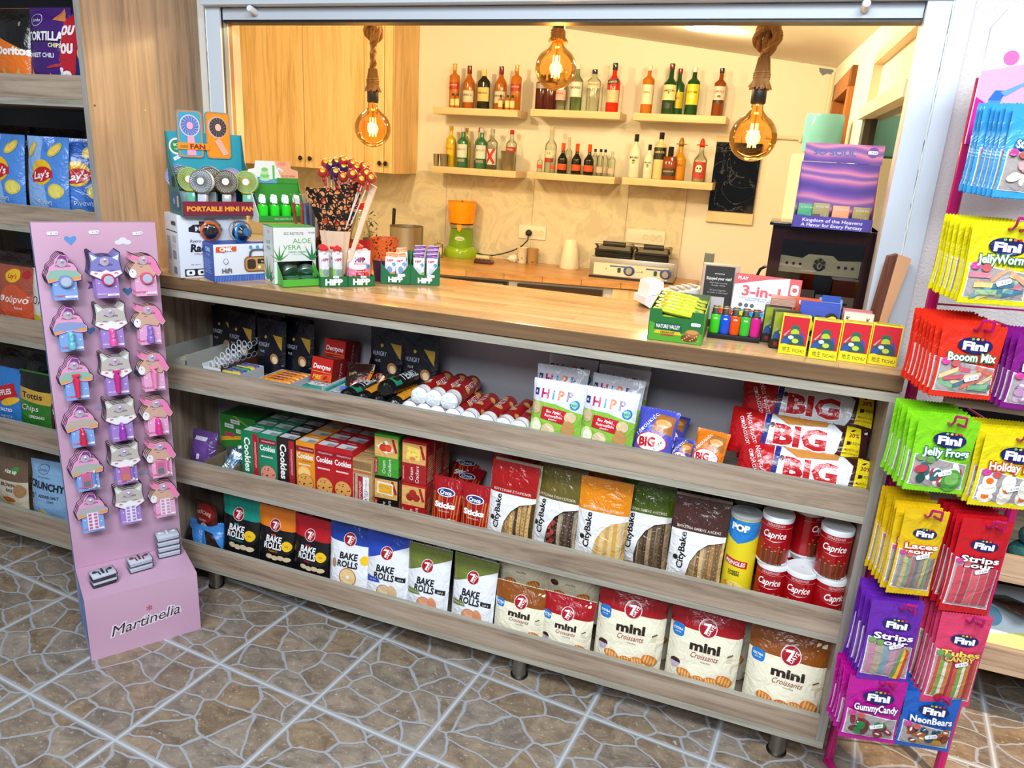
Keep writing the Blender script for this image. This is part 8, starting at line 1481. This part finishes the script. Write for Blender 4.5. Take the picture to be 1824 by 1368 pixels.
# ================================================================ PINK CARDBOARD STAND
PA = RAD(55.7); PW = .293; PO = Vector((-.328, -.415, 0)); pu = Vector((cos(PA), sin(PA), 0))
pc = PO+pu*(PW/2); BD, BH = .19, .195
t_ = NT('pink_lilac_printed_card'); tc = t_.n('ShaderNodeTexCoord'); nz = t_.n('ShaderNodeTexNoise', i_Scale=2.2, i_Detail=1.0); t_.l(tc.outputs['Object'], nz.inputs['Vector']); t_.l(t_.ramp(nz.outputs['Fac'], [(.3, '#c093ae'), (.5, '#caa2bb'), (.7, '#d0adc6')]), t_.b.inputs['Base Color']); t_.b.inputs['Roughness'].default_value = .38; m_pink = t_.m
t_ = NT('pale_blue_cloud_card'); tc = t_.n('ShaderNodeTexCoord'); nz = t_.n('ShaderNodeTexNoise', i_Scale=7.0, i_Detail=3.0); t_.l(tc.outputs['Object'], nz.inputs['Vector']); t_.l(t_.ramp(nz.outputs['Fac'], [(.35, '#5c84c8'), (.55, '#8ca8dc'), (.7, '#b8c4e8')]), t_.b.inputs['Base Color']); m_sky = t_.m
stand = thing('cosmetics_stand', 'pink cardboard floor stand hung with small cosmetics cards', 'display stand', pc, (0, 0, PA))
mb = MB(); mb.box(-PW/2, PW/2, 0, BD, 0, BH, m_pink); mb.add([(-PW/2-.0006, 0, 0), (-PW/2-.0006, BD, 0), (-PW/2-.0006, BD, BH), (-PW/2-.0006, 0, BH)], [(0, 1, 2, 3)], m_sky)
def heart(cx, cy, s, c): return ('p', [(cx, cy-s), (cx+s*.95, cy+s*.05), (cx+s, cy+s*.5), (cx+s*.6, cy+s*.8), (cx, cy+s*.45), (cx-s*.6, cy+s*.8), (cx-s, cy+s*.5), (cx-s*.95, cy+s*.05)], c)
vs, fs, wd = text_geo('Martinelia', .02, .35)
deco(mb, [('t', 'Martinelia', 0, BH*.44, .034, '#e4dce4', dict(b=.075, sh=.35, rot=.10)), ('t', 'Martinelia', 0, BH*.44, .034, '#3a1c30', dict(b=.0, sh=.35, rot=.10))]+[('p', [(.012+.008*cos(a_)-.002*sin(a_), BH*.62+.008*sin(a_)+.002*cos(a_)), (.012+.008*cos(a_)+.002*sin(a_), BH*.62+.008*sin(a_)-.002*cos(a_)), (.012, BH*.62)], '#b81c34') for a_ in [k*pi/3+.5 for k in range(6)]], flatmap(), 'card')
mb.build('base_box', stand)
mb = MB(); z1 = 1.195; mb.box(-PW/2, PW/2, BD, BD+.035, BH, z1, m_pink, bev=.0015); mb.add([(-PW/2-.0006, BD, 0), (-PW/2-.0006, BD+.035, 0), (-PW/2-.0006, BD+.035, z1), (-PW/2-.0006, BD, z1)], [(0, 1, 2, 3)], m_sky)
cl = lambda cx, cy, s, c: [('e', cx-s*.5, cy, s*.45, s*.3, c), ('e', cx+s*.45, cy, s*.45, s*.3, c), ('e', cx, cy+s*.22, s*.45, s*.4, c)]
deco(mb, [heart(-.062, 1.150, .014, '#5a90cc'), heart(.062, 1.008, .013, '#4470a0'), heart(.07, .77, .013, '#4470a0'), heart(-.04, .905, .012, '#4a78b4'), heart(.02, .50, .012, '#4470a0')]+cl(.062, 1.142, .022, '#dcdce4')+cl(.07, .90, .02, '#a8a0b4')+cl(-.03, .68, .02, '#9c94b0')+cl(.06, .46, .02, '#9c94b0')
     +[('p', [(-.02+.018*cos(a_)*(1 if k % 2 else .45), 1.03+.018*sin(a_)*(1 if k % 2 else .45)) for k, a_ in enumerate([pi/2+.3+k*pi/5 for k in range(10)])], '#6a3c84'), ('p', [(.08+.016*cos(a_)*(1 if k % 2 else .45), .63+.016*sin(a_)*(1 if k % 2 else .45)) for k, a_ in enumerate([pi/2+k*pi/5 for k in range(10)])], '#6a3c74')]
     +price([], -.10, 1.168, .026, .02, '€ 1.90')+price([], -.005, 1.170, .026, .05, '€ 1.90')+price([], .10, 1.166, .026, .1, '€ 1.90'), lambda a, b, o: (a, BD-o, b), 'card')
mb.build('back_panel', stand)
PX = (-.092, .006, .100); PZ = (1.090, .952, .815, .678, .545, .415)
for j, z in enumerate(PZ):
    for i, x in enumerate(PX):
        mb = MB(); yb = BD; mb.box(x-.010, x+.010, yb-.002, yb, z+.012, z+.018, M('#e6dce8')); mb.tube([(x, yb, z+.006), (x, yb-.045, z+.008), (x, yb-.058, z+.016)], .0022, M('#ece8ee', 'gloss'), 7)
        mb.lathe([(.0001, 0), (.011, 0), (.011, .0012), (.0001, .0015)], glass('clear_peg_disc', '#e8dcec', .3, 1.1, .55, refl=.02), 16, mx=Matrix.Translation((x, yb-.046, z+.008)) @ Matrix.Rotation(pi/2, 4, 'X')); mb.build('peg', stand)
SHAPES = {
 0: [(-.036, -.040), (-.040, -.022), (-.034, -.010), (-.030, .002), (-.020, .010), (-.016, .022), (-.004, .034), (.010, .030), (.014, .020), (.012, .012), (.024, .008), (.030, -.002), (.032, -.012), (.040, -.020), (.038, -.034), (.022, -.036), (0, -.030), (-.018, -.036)],
 1: [(-.014, -.036), (-.028, -.028), (-.040, -.020), (-.036, -.006), (-.034, .010), (-.036, .036), (-.030, .038), (-.016, .024), (0, .026), (.016, .024), (.030, .038), (.036, .034), (.034, .010), (.036, -.006), (.040, -.020), (.028, -.028), (.014, -.036)],
 2: [(-.034, -.034), (-.040, -.022), (-.034, -.006), (-.022, .006), (-.034, .014), (-.024, .016), (-.030, .030), (-.014, .022), (.004, .026), (.020, .022), (.030, .008), (.036, -.010), (.042, -.022), (.034, -.032), (.026, -.026), (.020, -.034), (-.010, -.026), (-.022, -.036)]}
def card(kind, prod):
    def f():
        root = empty('cosmetics_card'); mb = MB(); cc = ('#7ca0d8', '#9c7cc4', '#dca0c4')[kind]
        mb.box(-.027, .027, 0, .0012, -.085, -.028, M(cc)); P = [(x, y) for x, y in SHAPES[kind]]
        mb.prism([(x*1.06, y*1.06) for x, y in P], -.0002, .0010, M('#3a1c3c'), 'y')
        hd = ('#d898bc', '#7a78b8' if prod == 0 else '#b8b0a8', '#c8a08c')[kind]
        it = [('p', P, hd)]
        if kind == 0: it += [('p', [(-.036, -.038), (-.038, -.022), (-.028, -.008), (0, -.006), (.030, -.010), (.038, -.022), (.036, -.032), (0, -.028)], ('#88b0a0', '#8494c0', '#88b0a0', '#b0a498', '#a0a8a0', '#a8a4ac')[prod]), ('p', [(-.016, .010), (-.004, .032), (.010, .028), (.012, .012), (.0, .014)], '#7c3c84'), ('p', [(-.036, -.038), (-.018, -.032), (-.018, -.027), (-.036, -.032)], '#e0962c'), ('p', [(.018, -.032), (.038, -.030), (.038, -.024), (.018, -.026)], '#e0962c')]
        elif kind == 1: it += [('p', [(-.014, -.034), (-.038, -.020), (-.034, -.012), (-.010, -.016), (0, -.010), (.010, -.016), (.034, -.012), (.038, -.020), (.014, -.034)], '#e4e2e8'), ('p', [(-.034, .032), (-.030, .014), (-.018, .022)], '#d4e0d8'), ('p', [(.034, .030), (.030, .014), (.018, .022)], '#d4e0d8'), ('r', -.020, -.012, -.010, -.0108, '#2a1c2c'), ('r', .010, -.012, .020, -.0108, '#2a1c2c'), ('e', -.024, -.019, .005, .0025, '#d86c84'), ('e', .024, -.019, .005, .0025, '#d86c84')]
        else: it += [('p', [(-.034, .014), (-.028, .028), (-.014, .020), (.004, .024), (.020, .020), (.030, .006), (.036, -.012), (.040, -.022), (.032, -.028), (.024, -.022), (.012, .0), (-.006, .010)], '#e07cac'), ('e', -.030, -.022, .009, .012, '#e4e0e4'), ('r', -.012, -.006, -.004, -.0048, '#2a1c2c'), ('e', -.030, -.018, .0014, .0018, '#2a1c2c')]
        it += [('t', 'Martinelia', 0, .004, .0065, '#2c1c34', dict(sh=.3, w=.034)), ('r', -.002, -.079, .026, -.074, '#ece8f0'), ('t', ('LIP BALM', 'NAIL POLISH', 'LIP GLOSS', 'LIPSTICK', 'EYESHADOW', 'NAILS')[prod], .012, -.0765, .0024, '#3a2c40'), ('t', ('YUMMY', 'MAGIC', 'UNICORN')[kind], -.014, -.074, .005, ('#d84c5c', '#e8c8d8', '#c84878')[kind], dict(b=.03))]
        it += [('r', .0, -.083, .024, -.0818, '#7c3c6c'), ('e', -.02, -.045, .002, .002, '#e8d8f0'), ('e', .02, -.055, .002, .002, '#e8d8f0')]
        deco(mb, it, lambda a, b, o: (a, -.0002-o*.8, b), 'card'); mb.build('backing_card', root)
        col = (('#7c90b8', '#68b8c8', '#d82c54', '#c82848', '#d85c8c', '#c85c8c'), ('#c83058', '#e05ca0', '#c82c84', '#9c3cb0', '#d06084', '#a880c8'), ('#d85470', '#8c6cc0', '#e884b0', '#d8348c', '#d86c94', '#d08cac'))[kind][prod]
        mb = MB(); g = M(col, 'gloss')
        if prod == 0: mb.lathe([(.0001, .0), (.0150, .0), (.0165, -.004), (.0165, -.012)], g, 24, mx=Matrix.Translation((.003, -.012, -.036)) @ Matrix.Rotation(pi/2, 4, 'X')); mb.lathe([(.0001, .001), (.012, .001)], M('#b8c4d8', 'card'), 20, mx=Matrix.Translation((.003, -.0125, -.036)) @ Matrix.Rotation(pi/2, 4, 'X'))
        elif prod == 1: mb.lathe([(.0001, 0), (.0085, 0), (.009, .003), (.009, .016), (.006, .020)], g, 16, (.0, -.010, -.078)); mb.lathe([(.0065, .020), (.0065, .044), (.005, .046), (.0001, .046)], M(col, 'film'), 14, (.0, -.010, -.078))
        elif prod == 2: mb.tube([(0, -.009, -.076), (0, -.009, -.058), (0, -.009, -.03), (0, -.007, -.018)], .007, g, 12, rs=[.0055, .006, .0085, .0075]); mb.box(-.010, .010, -.008, -.006, -.018, -.012, M(col))
        elif prod == 3: mb.lathe([(.0001, 0), (.0085, 0), (.0085, .018), (.007, .0185), (.007, .032), (.006, .033), (.0055, .042), (.002, .047), (.0001, .047)], g, 16, (0, -.011, -.078))
        elif prod == 4:
            mb.box(-.016, .008, -.006, -.001, -.074, -.032, M(col)); mb.box(-.0125, .0045, -.0065, -.006, -.052, -.036, M('#b8648c')); mb.box(-.0125, .0045, -.0065, -.006, -.071, -.054, M('#5c7474' if kind != 1 else '#c07858'))
            mb.tube([(.016, -.005, -.070), (.016, -.005, -.034)], .0022, M(('#5c84cc', '#7c6cc4', '#d85c94')[kind]), 8); mb.ball((.016, -.005, -.030), .0038, M('#d8d0b8'), 8, 6, 1.4); mb.ball((.016, -.005, -.072), .0038, M('#d8d0b8'), 8, 6, 1.4)
        else:
            mb.box(-.014, .014, -.002, -.001, -.078, -.026, M('#dcd8e4'))
            for r_ in range(5):
                for c_ in (-1, 1): mb.box(c_*.007-.004, c_*.007+.004, -.004, -.002, -.074+.010*r_, -.068+.010*r_, M(col, 'gloss'), bev=.001)
        mb.build(('lip_balm_pot', 'nail_polish', 'lip_gloss', 'lipstick', 'eyeshadow_palette', 'nail_set')[prod], root); return root
    return f
NM = ('cupcake shaped', 'cat eared', 'pony shaped'); PR_ = ('round lip balm', 'nail polish', 'lip gloss', 'lipstick', 'eyeshadow', 'stick on nails')
for j, z in enumerate(PZ):
    for i, x in enumerate(PX):
        n = (4, 3, 3, 4, 4, 3)[j]
        for k in range(n):
            q = stand.matrix_basis if False else None
            ly = BD-.044+.010*k; lx = x-.0015*k+.002; lz = z-.004+.001*k
            put('card%d%d' % (i, j), card(i, j), inlocal(pc, PA, lx, ly, lz), (-.05+.02*(k % 2), .0, PA+.02*(k % 3-1)), '%s card with %s on the pink stand, %s' % (NM[i], PR_[j], 'front of its peg' if k == 0 else ordn(k)+' on its peg'), 'cosmetics card')
def earbox(c, cord):
    def f():
        root = empty('earphone_case'); mb = MB(); mb.box(-.034, .034, -.025, .025, 0, .018, glass('clear_case', '#f0f4f8', .05, 1.15), bev=.006); mb.build('case', root)
        mb = MB(); mb.box(-.031, .031, -.022, .022, .009, .0165, M('#e4e6ec'), bev=.003); mb.box(-.030, .030, -.021, .021, .002, .009, M(cord), bev=.003); mb.build('insert', root)
        mb = MB()
        for s in (-1, 1):
            mb.ball((s*.020, .005, .0172), .006, M(c), 12, 7, .5); mb.tube([(s*.016, .004, .0175), (s*.010, .002, .0175), (s*.009, -.016, .0175)], .002, M(c), 6)
        mb.box(-.003, .003, -.012, .016, .0165, .019, M(c), bev=.001); mb.build('earphones', root); return root
    return f
for nm, c, cord, n, lx, ly, rz_ in (('black', '#24262c', '#2a2c30', 2, -.088, .075, .12), ('dark red', '#7c2c34', '#d4d6dc', 2, .012, .105, .08), ('white', '#d8dae0', '#d4d6dc', 4, .100, .150, -.02)):
    for k in range(n): put('ear'+nm+(str(k) if k < n-1 and nm == 'black' else ''), earbox(c, cord if not (nm == 'black' and k < n-1) else '#1c1e22'), inlocal(pc, PA, lx, ly-.02*0, BH+.0006+.0184*k), (0, 0, PA+rz_+(.02 if k % 2 else 0)), 'clear case of %s earphones, %s of its stack' % (nm, 'top' if k == n-1 else ordn(n-1-k)+' from the top'), 'earphones')

# ================================================================ MAGENTA CANDY RACK
RA = RAD(14); RO = Vector((1.625, .045, 0)); ru_ = Vector((cos(RA), sin(RA), 0)); rn_ = Vector((sin(RA), -cos(RA), 0))
rack = thing('candy_rack', 'magenta wire rack hung with candy bags right of the counter', 'display rack', RO, (0, 0, RA))
MG = M('#b01464', 'gloss'); RWd = .265
for x in (0, RWd):
    mb = MB(); mb.tube([(x, 0, .0), (x, 0, .97)], .0115, MG, 14); mb.tube([(x, 0, .972), (x, 0, 1.62)], .0115, MG, 14); mb.build('upright', rack)
for k in range(17):
    z = .25+.085*k-(.0 if k % 2 else .02); mb = MB(); mb.tube([(0, -.006 if False else .0, z), (RWd, .0, z)], .0022, MG, 7); mb.build('cross_wire', rack)
mb = MB(); mb.tube([(0, 0, .012), (-.0, -.24, .012)], .010, MG, 10); mb.build('foot', rack); mb = MB(); mb.tube([(RWd, 0, .012), (RWd, -.24, .012)], .010, MG, 10); mb.build('foot', rack)
# header board
def rhit(u, v, off):
    P0 = RO+rn_*off; d = CR @ Vector(((u-912)/FPX, 1, -(v-684)/FPX)); t = rn_.dot(P0-CP)/rn_.dot(d); q = CP+d*t; return (q-P0).dot(ru_), q.z
hz0 = rhit(1735, 205, .012)[1]; hz1 = rhit(1765, 40, .012)[1]; hz0 = 1.50; hz1 = 1.745
mb = MB(); P = [(-.012, hz0), (RWd+.012, hz0), (RWd+.012, hz1-.04), (RWd-.01, hz1-.008), (RWd*.72, hz1), (RWd*.28, hz1), (.01, hz1-.008), (-.012, hz1-.04)]
mb.prism(P, -.016, -.012, M('#c8b0e0'), 'y')
deco(mb, [('p', P, '#e0d4ec'), ('p', [(-.012, hz0+.13), (RWd+.012, hz0+.19), (RWd+.012, hz0), (-.012, hz0)], '#dca8dc'), ('p', [(-.012, hz0+.085), (RWd*.35, hz0+.03), (RWd+.012, hz0+.10), (RWd+.012, hz0), (-.012, hz0)], '#c81090'), ('e', .035, hz0+.155, .014, .013, '#e86cac'), ('e', .15, hz0+.135, .072, .040, '#1c1f84'), ('t', 'Fini', .15, hz0+.135, .038, '#f0ecf4', dict(b=.05))]
     +[('p', [(.012+.006*sin(k*1.2), hz0+.0+.016*k), (.034+.006*sin(k*1.2), hz0+.0+.016*k), (.038+.006*sin(k*1.2+1), hz0+.018+.016*k), (.016+.006*sin(k*1.2+1), hz0+.018+.016*k)], '#2c6cd0' if k % 2 else '#4c8ce4') for k in range(6)]+[('p', [(.030, hz0+.095), (.070, hz0+.115), (.072, hz0+.10), (.068, hz0+.108), (.04, hz0+.088)], '#6ca0e8')], lambda a, b, o: (a, -.016-o, b), 'card')
mb.build('header_board', rack)
DOTS = ['#7cb83c', '#d8c82c', '#e0682c', '#c8202c']
def fini(cx, cy, w): return [('e', cx, cy, w*.5, w*.24, '#1c2058', -.05), ('t', 'Fini', cx, cy-w*.01, w*.24, '#ecebf2', dict(b=.05, w=w*.72, rot=-.03))]+[('e', cx-w*.1+w*.13*k, cy+w*.185, w*.045, w*.035, c) for k, c in enumerate(DOTS)]
def candybag(w, h, col, names, tcol, oc, fill, win=(.0, .42), extra=(), bar='#ffffff'):
    it = [('r', -w/2, 0, w/2, h*.06, col), ('p', [(-w*.46, h*.08), (w*.46, h*.06), (w*.46, h*win[1]), (0, h*(win[1]+.05)), (-w*.46, h*(win[1]+.10))], '#e6e0e8'), ('p', [(-w*.445, h*.088), (w*.445, h*.068), (w*.445, h*(win[1]-.012)), (0, h*(win[1]+.038)), (-w*.445, h*(win[1]+.088))], '#a39a98')]
    rd2 = random.Random(len(names)*7+int(w*900))
    if fill[0] == 'blob':
        for k in range(17): x = rd2.uniform(-.36, .36)*w; y = rd2.uniform(.13, win[1]-.02)*h; it += [('e', x, y, w*rd2.uniform(.08, .13), w*rd2.uniform(.05, .08), fill[1][k % len(fill[1])], rd2.uniform(0, 3)), ('e', x, y+w*.015, w*.05, w*.02, '#e8e4e0', rd2.uniform(0, 3))] if k % 2 else [('e', x, y, w*rd2.uniform(.08, .13), w*rd2.uniform(.05, .08), fill[1][k % len(fill[1])], rd2.uniform(0, 3))]
    elif fill[0] == 'egg':
        for k in range(9): it += [('e', (-.3+.3*(k % 3))*w, (.15+.11*(k//3))*h, w*.14, w*.11, '#ece6da', rd2.uniform(0, 3))]+([('e', (-.3+.3*(k % 3))*w, (.15+.11*(k//3))*h, w*.06, w*.055, '#e8701c')] if k % 2 == 0 else [])
    elif fill[0] == 'stick':
        for k in range(18): x = rd2.uniform(-.32, .32)*w; y = rd2.uniform(.12, win[1]-.03)*h; a_ = rd2.uniform(-.6, .8); L = w*.16; c, s = cos(a_)*L, sin(a_)*L; q = w*.04; it.append(('p', [(x-c, y-s-q), (x+c, y+s-q), (x+c, y+s+q), (x-c, y-s+q)], fill[1][k % len(fill[1])]))
    else:
        n = len(fill[1]); nn = fill[2]
        for k in range(nn): x0 = -w*.42+w*.84*k/nn; wv = w*.84/nn; it.append(('p', [(x0+.0, h*.10), (x0+wv*.86, h*.10), (x0+wv*.86+w*.02, h*(win[1]+.02)), (x0+w*.02, h*(win[1]+.02))], fill[1][k % n]))
    it += list(extra)
    it += fini(w*.04, h*.74, w*.56)
    y = h*(.60 if len(names) > 1 else .585)
    for k, nme in enumerate(names): sz = w*.135*(1 if k == 0 else .82); it += [('t', nme, w*.02, y, sz*1.05, oc, dict(b=.11, w=w*(.80 if k == 0 else .62)+.002)), ('t', nme, w*.02, y, sz, tcol, dict(b=.03, w=w*(.78 if k == 0 else .60)))]; y -= w*.13
    it += [('e', -w*.38, h*(win[1]+.07), w*.07, w*.06, '#c8408c' if not extra else '#6c9c4c'), ('e', -w*.22, h*(win[1]+.05), w*.07, w*.06, '#c85a5c' if not extra else '#6c9c4c')]
    return lambda: bagthing('candy_bag', w, h, .017, 'hang', col, it, [(w*.08, h*(.30 if len(names) == 1 else .49), .35, '€ 2.00')], seed=len(names[0]), crink=.002, nx=10, ny=14)
COLS = [
 ('blue', '#3a9ad8', ['Strawberries'], '#f0f0f4', '#1c5c9c', ('blob', ['#d88c94', '#e0a0a0', '#e8d8c8']), .42, (1797, 178), (1905, 195), (1782, 345), (1888, 366), 'light blue candy bag on the top right hook', (), 8),
 ('worms', '#d4cc14', ['JellyWorms'], '#f0f4ec', '#2c6c34', ('stick', ['#6c9ca8', '#d8a07c', '#9cbc8c', '#d8c880', '#4c7c94', '#c87c8c']), .42, (1737, 395), (1858, 408), (1714, 536), (1832, 552), 'bright yellow jelly worm candy bag', (('t', 'GUSANOS', 0, .0, .001, '#3a4a1c'),), 8),
 ('boom', '#d42c18', ['Booom Mix'], '#f0f4ec', '#2c6c44', ('stick', ['#c85c6c', '#d8c08c', '#7cac84', '#4c7484', '#c87060']), .44, (1680, 573), (1793, 589), (1658, 700), (1768, 720), 'red candy bag with striped chewy sticks', (), 8),
 ('purp', '#7c1878', ['Fizzy Mix'], '#f0ecf4', '#3c1850', ('blob', ['#b88cb0', '#8c5c8c', '#c8a8c0']), .40, (1812, 592), (1920, 612), (1790, 722), (1895, 745), 'purple candy bag cut by the right edge of the photo', (), 5),
 ('frog', '#7cc81c', ['Jelly Frogs'], '#f0f8ec', '#1c6c54', ('blob', ['#e8e4e0', '#b83c4c', '#1c4c44', '#e8e4e0', '#2c6c70']), .42, (1637, 741), (1746, 757), (1611, 866), (1718, 891), 'lime green candy bag with jelly pieces', (('e', .026, .030, .020, .024, '#4c9c3c'), ('e', .026, .034, .014, .014, '#7cb85c')), 7),
 ('holi', '#dccc14', ['Holiday Mix'], '#f4f0e8', '#b8401c', ('egg', []), .42, (1756, 768), (1872, 788), (1728, 893), (1842, 920), 'yellow candy bag with white and orange gummy eggs', (), 6),
 ('lace', '#d8b010', ['Laces', 'sour'], '#f4f0e8', '#b83020', ('band', ['#8c8478', '#b8a86c', '#7c9478', '#9c6c6c', '#6c706c'], 9), .45, (1610, 903), (1690, 921), (1581, 1052), (1655, 1071), 'yellow candy bag with sour laces', (), 7),
 ('stra', '#c01420', ['Strips', 'sour'], '#f4f0f0', '#4c1018', ('band', ['#c84c58', '#b83c4c', '#d05c64'], 5), .50, (1709, 921), (1799, 937), (1684, 1085), (1770, 1106), 'red candy bag with sour strawberry strips', (), 6),
 ('rain', '#6424a0', ['Strips', 'sour'], '#f4f0f4', '#3c1468', ('band', ['#b87c94', '#a89c84', '#7c98a8', '#b88c9c'], 6), .47, (1562, 1060), (1653, 1095), (1531, 1203), (1614, 1230), 'violet candy bag with rainbow sour strips', (('p', [(.015, .01), (.035, .01), (.042, .08), (.034, .09)], '#c83c3c'), ('p', [(.020, .01), (.028, .01), (.035, .08), (.030, .09)], '#e0b82c'), ('p', [(.012, .01), (.018, .01), (.028, .08), (.024, .09)], '#4c9c5c')), 6),
 ('tube', '#d43c64', ['Tubes', 'CANDY'], '#e8d848', '#a82c54', ('band', ['#c84c34', '#7c9c3c', '#d8d0b8', '#c8782c', '#a82c34'], 11), .52, (1675, 1086), (1765, 1110), (1648, 1245), (1730, 1272), 'pink candy bag with striped candy tubes', (('e', -.018, .020, .010, .010, '#b81c24'),), 6),
 ('gumm', '#b4108c', ['GummyCandy'], '#f0ecf4', '#5c1060', ('blob', ['#7c2c34', '#1c7c3c', '#5c2c34']), .40, (1519, 1190), (1617, 1238), (1502, 1308), (1594, 1337), 'magenta candy bag lowest on the left of the rack', (), 6),
 ('neon', '#1c5cb4', ['NeonBears'], '#e8ecf4', '#143c84', ('blob', ['#a8541c', '#7c3420', '#2c4454', '#b88424', '#1c4c54']), .40, (1619, 1218), (1706, 1264), (1602, 1322), (1695, 1352), 'blue candy bag lowest on the right of the rack', (), 5)]
RT = Matrix.Rotation(RA, 3, 'Z')
for k, (key, col, nms, tc_, oc, fill, wn_, TL, TR, BL, BR, lab, ext, n) in enumerate(COLS):
    off = .20; a = rhit(*TL, off); b = rhit(*TR, off); c = rhit(*BL, off); d = rhit(*BR, off)
    w = ((b[0]-a[0])+(d[0]-c[0]))/2; h = ((a[1]+b[1])-(c[1]+d[1]))/2; s = (a[0]+b[0]+c[0]+d[0])/4; zb = (c[1]+d[1])/2
    slope = math.atan2((b[1]-a[1]), (b[0]-a[0]))
    bld = candybag(w, h, col, nms, tc_, oc, fill, (0, wn_), [e for e in ext if e[0] != 't'])
    for j in range(n):
        q = RO+ru_*(s-.0015*j+random.uniform(-.002, .002))+rn_*(off-.008-.0150*j); put('cb'+key, bld, (q.x, q.y, zb+.001*j), (0, random.uniform(-.02, .02), RA+random.uniform(-.05, .05)), lab+', '+('front of its hook' if j == 0 else ordn(j)+' on its hook'), 'candy bag')
    hz = zb+h*.93; mb = MB(); mb.tube([(s, 0, hz), (s, -.205, hz+.004), (s, -.213, hz+.012), (s, -.216, hz+.024)], .0024, MG, 7); mb.tube([(s-.0, -.216, hz+.024), (s+.020, -.216, hz+.022), (s+.021, -.214, hz+.004), (s+.018, -.19, hz+.002)], .0028, MG, 7); mb.build('hook', rack)
# things in the right shelf unit
tag(cartonbox('toy_box', .2, .02, .22, '#b8c4cc', [('e', -.04, .12, .03, .03, '#5c8ca8'), ('p', [(-.09, .02), (.09, .02), (.05, .09), (-.07, .06)], '#c8c06c'), ('t', 'CE', .07, .02, .01, '#2a2a2a')]), 'pale blue activity pack leaning in the right shelf unit', 'toy box').location = (2.09, .50, .2935)
o = bpy.data.objects['toy_box']; o.location = (2.06, .385, .206); o.rotation_euler = (-.9, 0, .05)
mb = MB(); mb.box(-.03, .03, 0, .14, 0, .012, M('#3a241c', 'film'), bev=.003); o = tag(mb.build('wafer_bar'), 'dark brown wrapped bar lying on the pale blue pack', 'bar'); o.location = (2.10, .42, .335); o.rotation_euler = (-.2, 0, .6)
def toy(c):
    def f(): mb = MB(); mb.ball((0, 0, .04), .04, M(c, 'cloth'), 16, 10); mb.ball((.0, -.01, .10), .028, M(c, 'cloth'), 14, 8); return mb.build('soft_toy')
    return f
for k, (x, c, nm) in enumerate(((1.99, '#0c4a4c', 'dark teal'), (2.06, '#a83018', 'orange red'), (2.14, '#0f3c44', 'dark petrol'))): put('toy'+c, toy(c), (x+.04, .41, .470), (0, 0, k), '%s soft toy on the right shelf unit' % nm, 'soft toy')
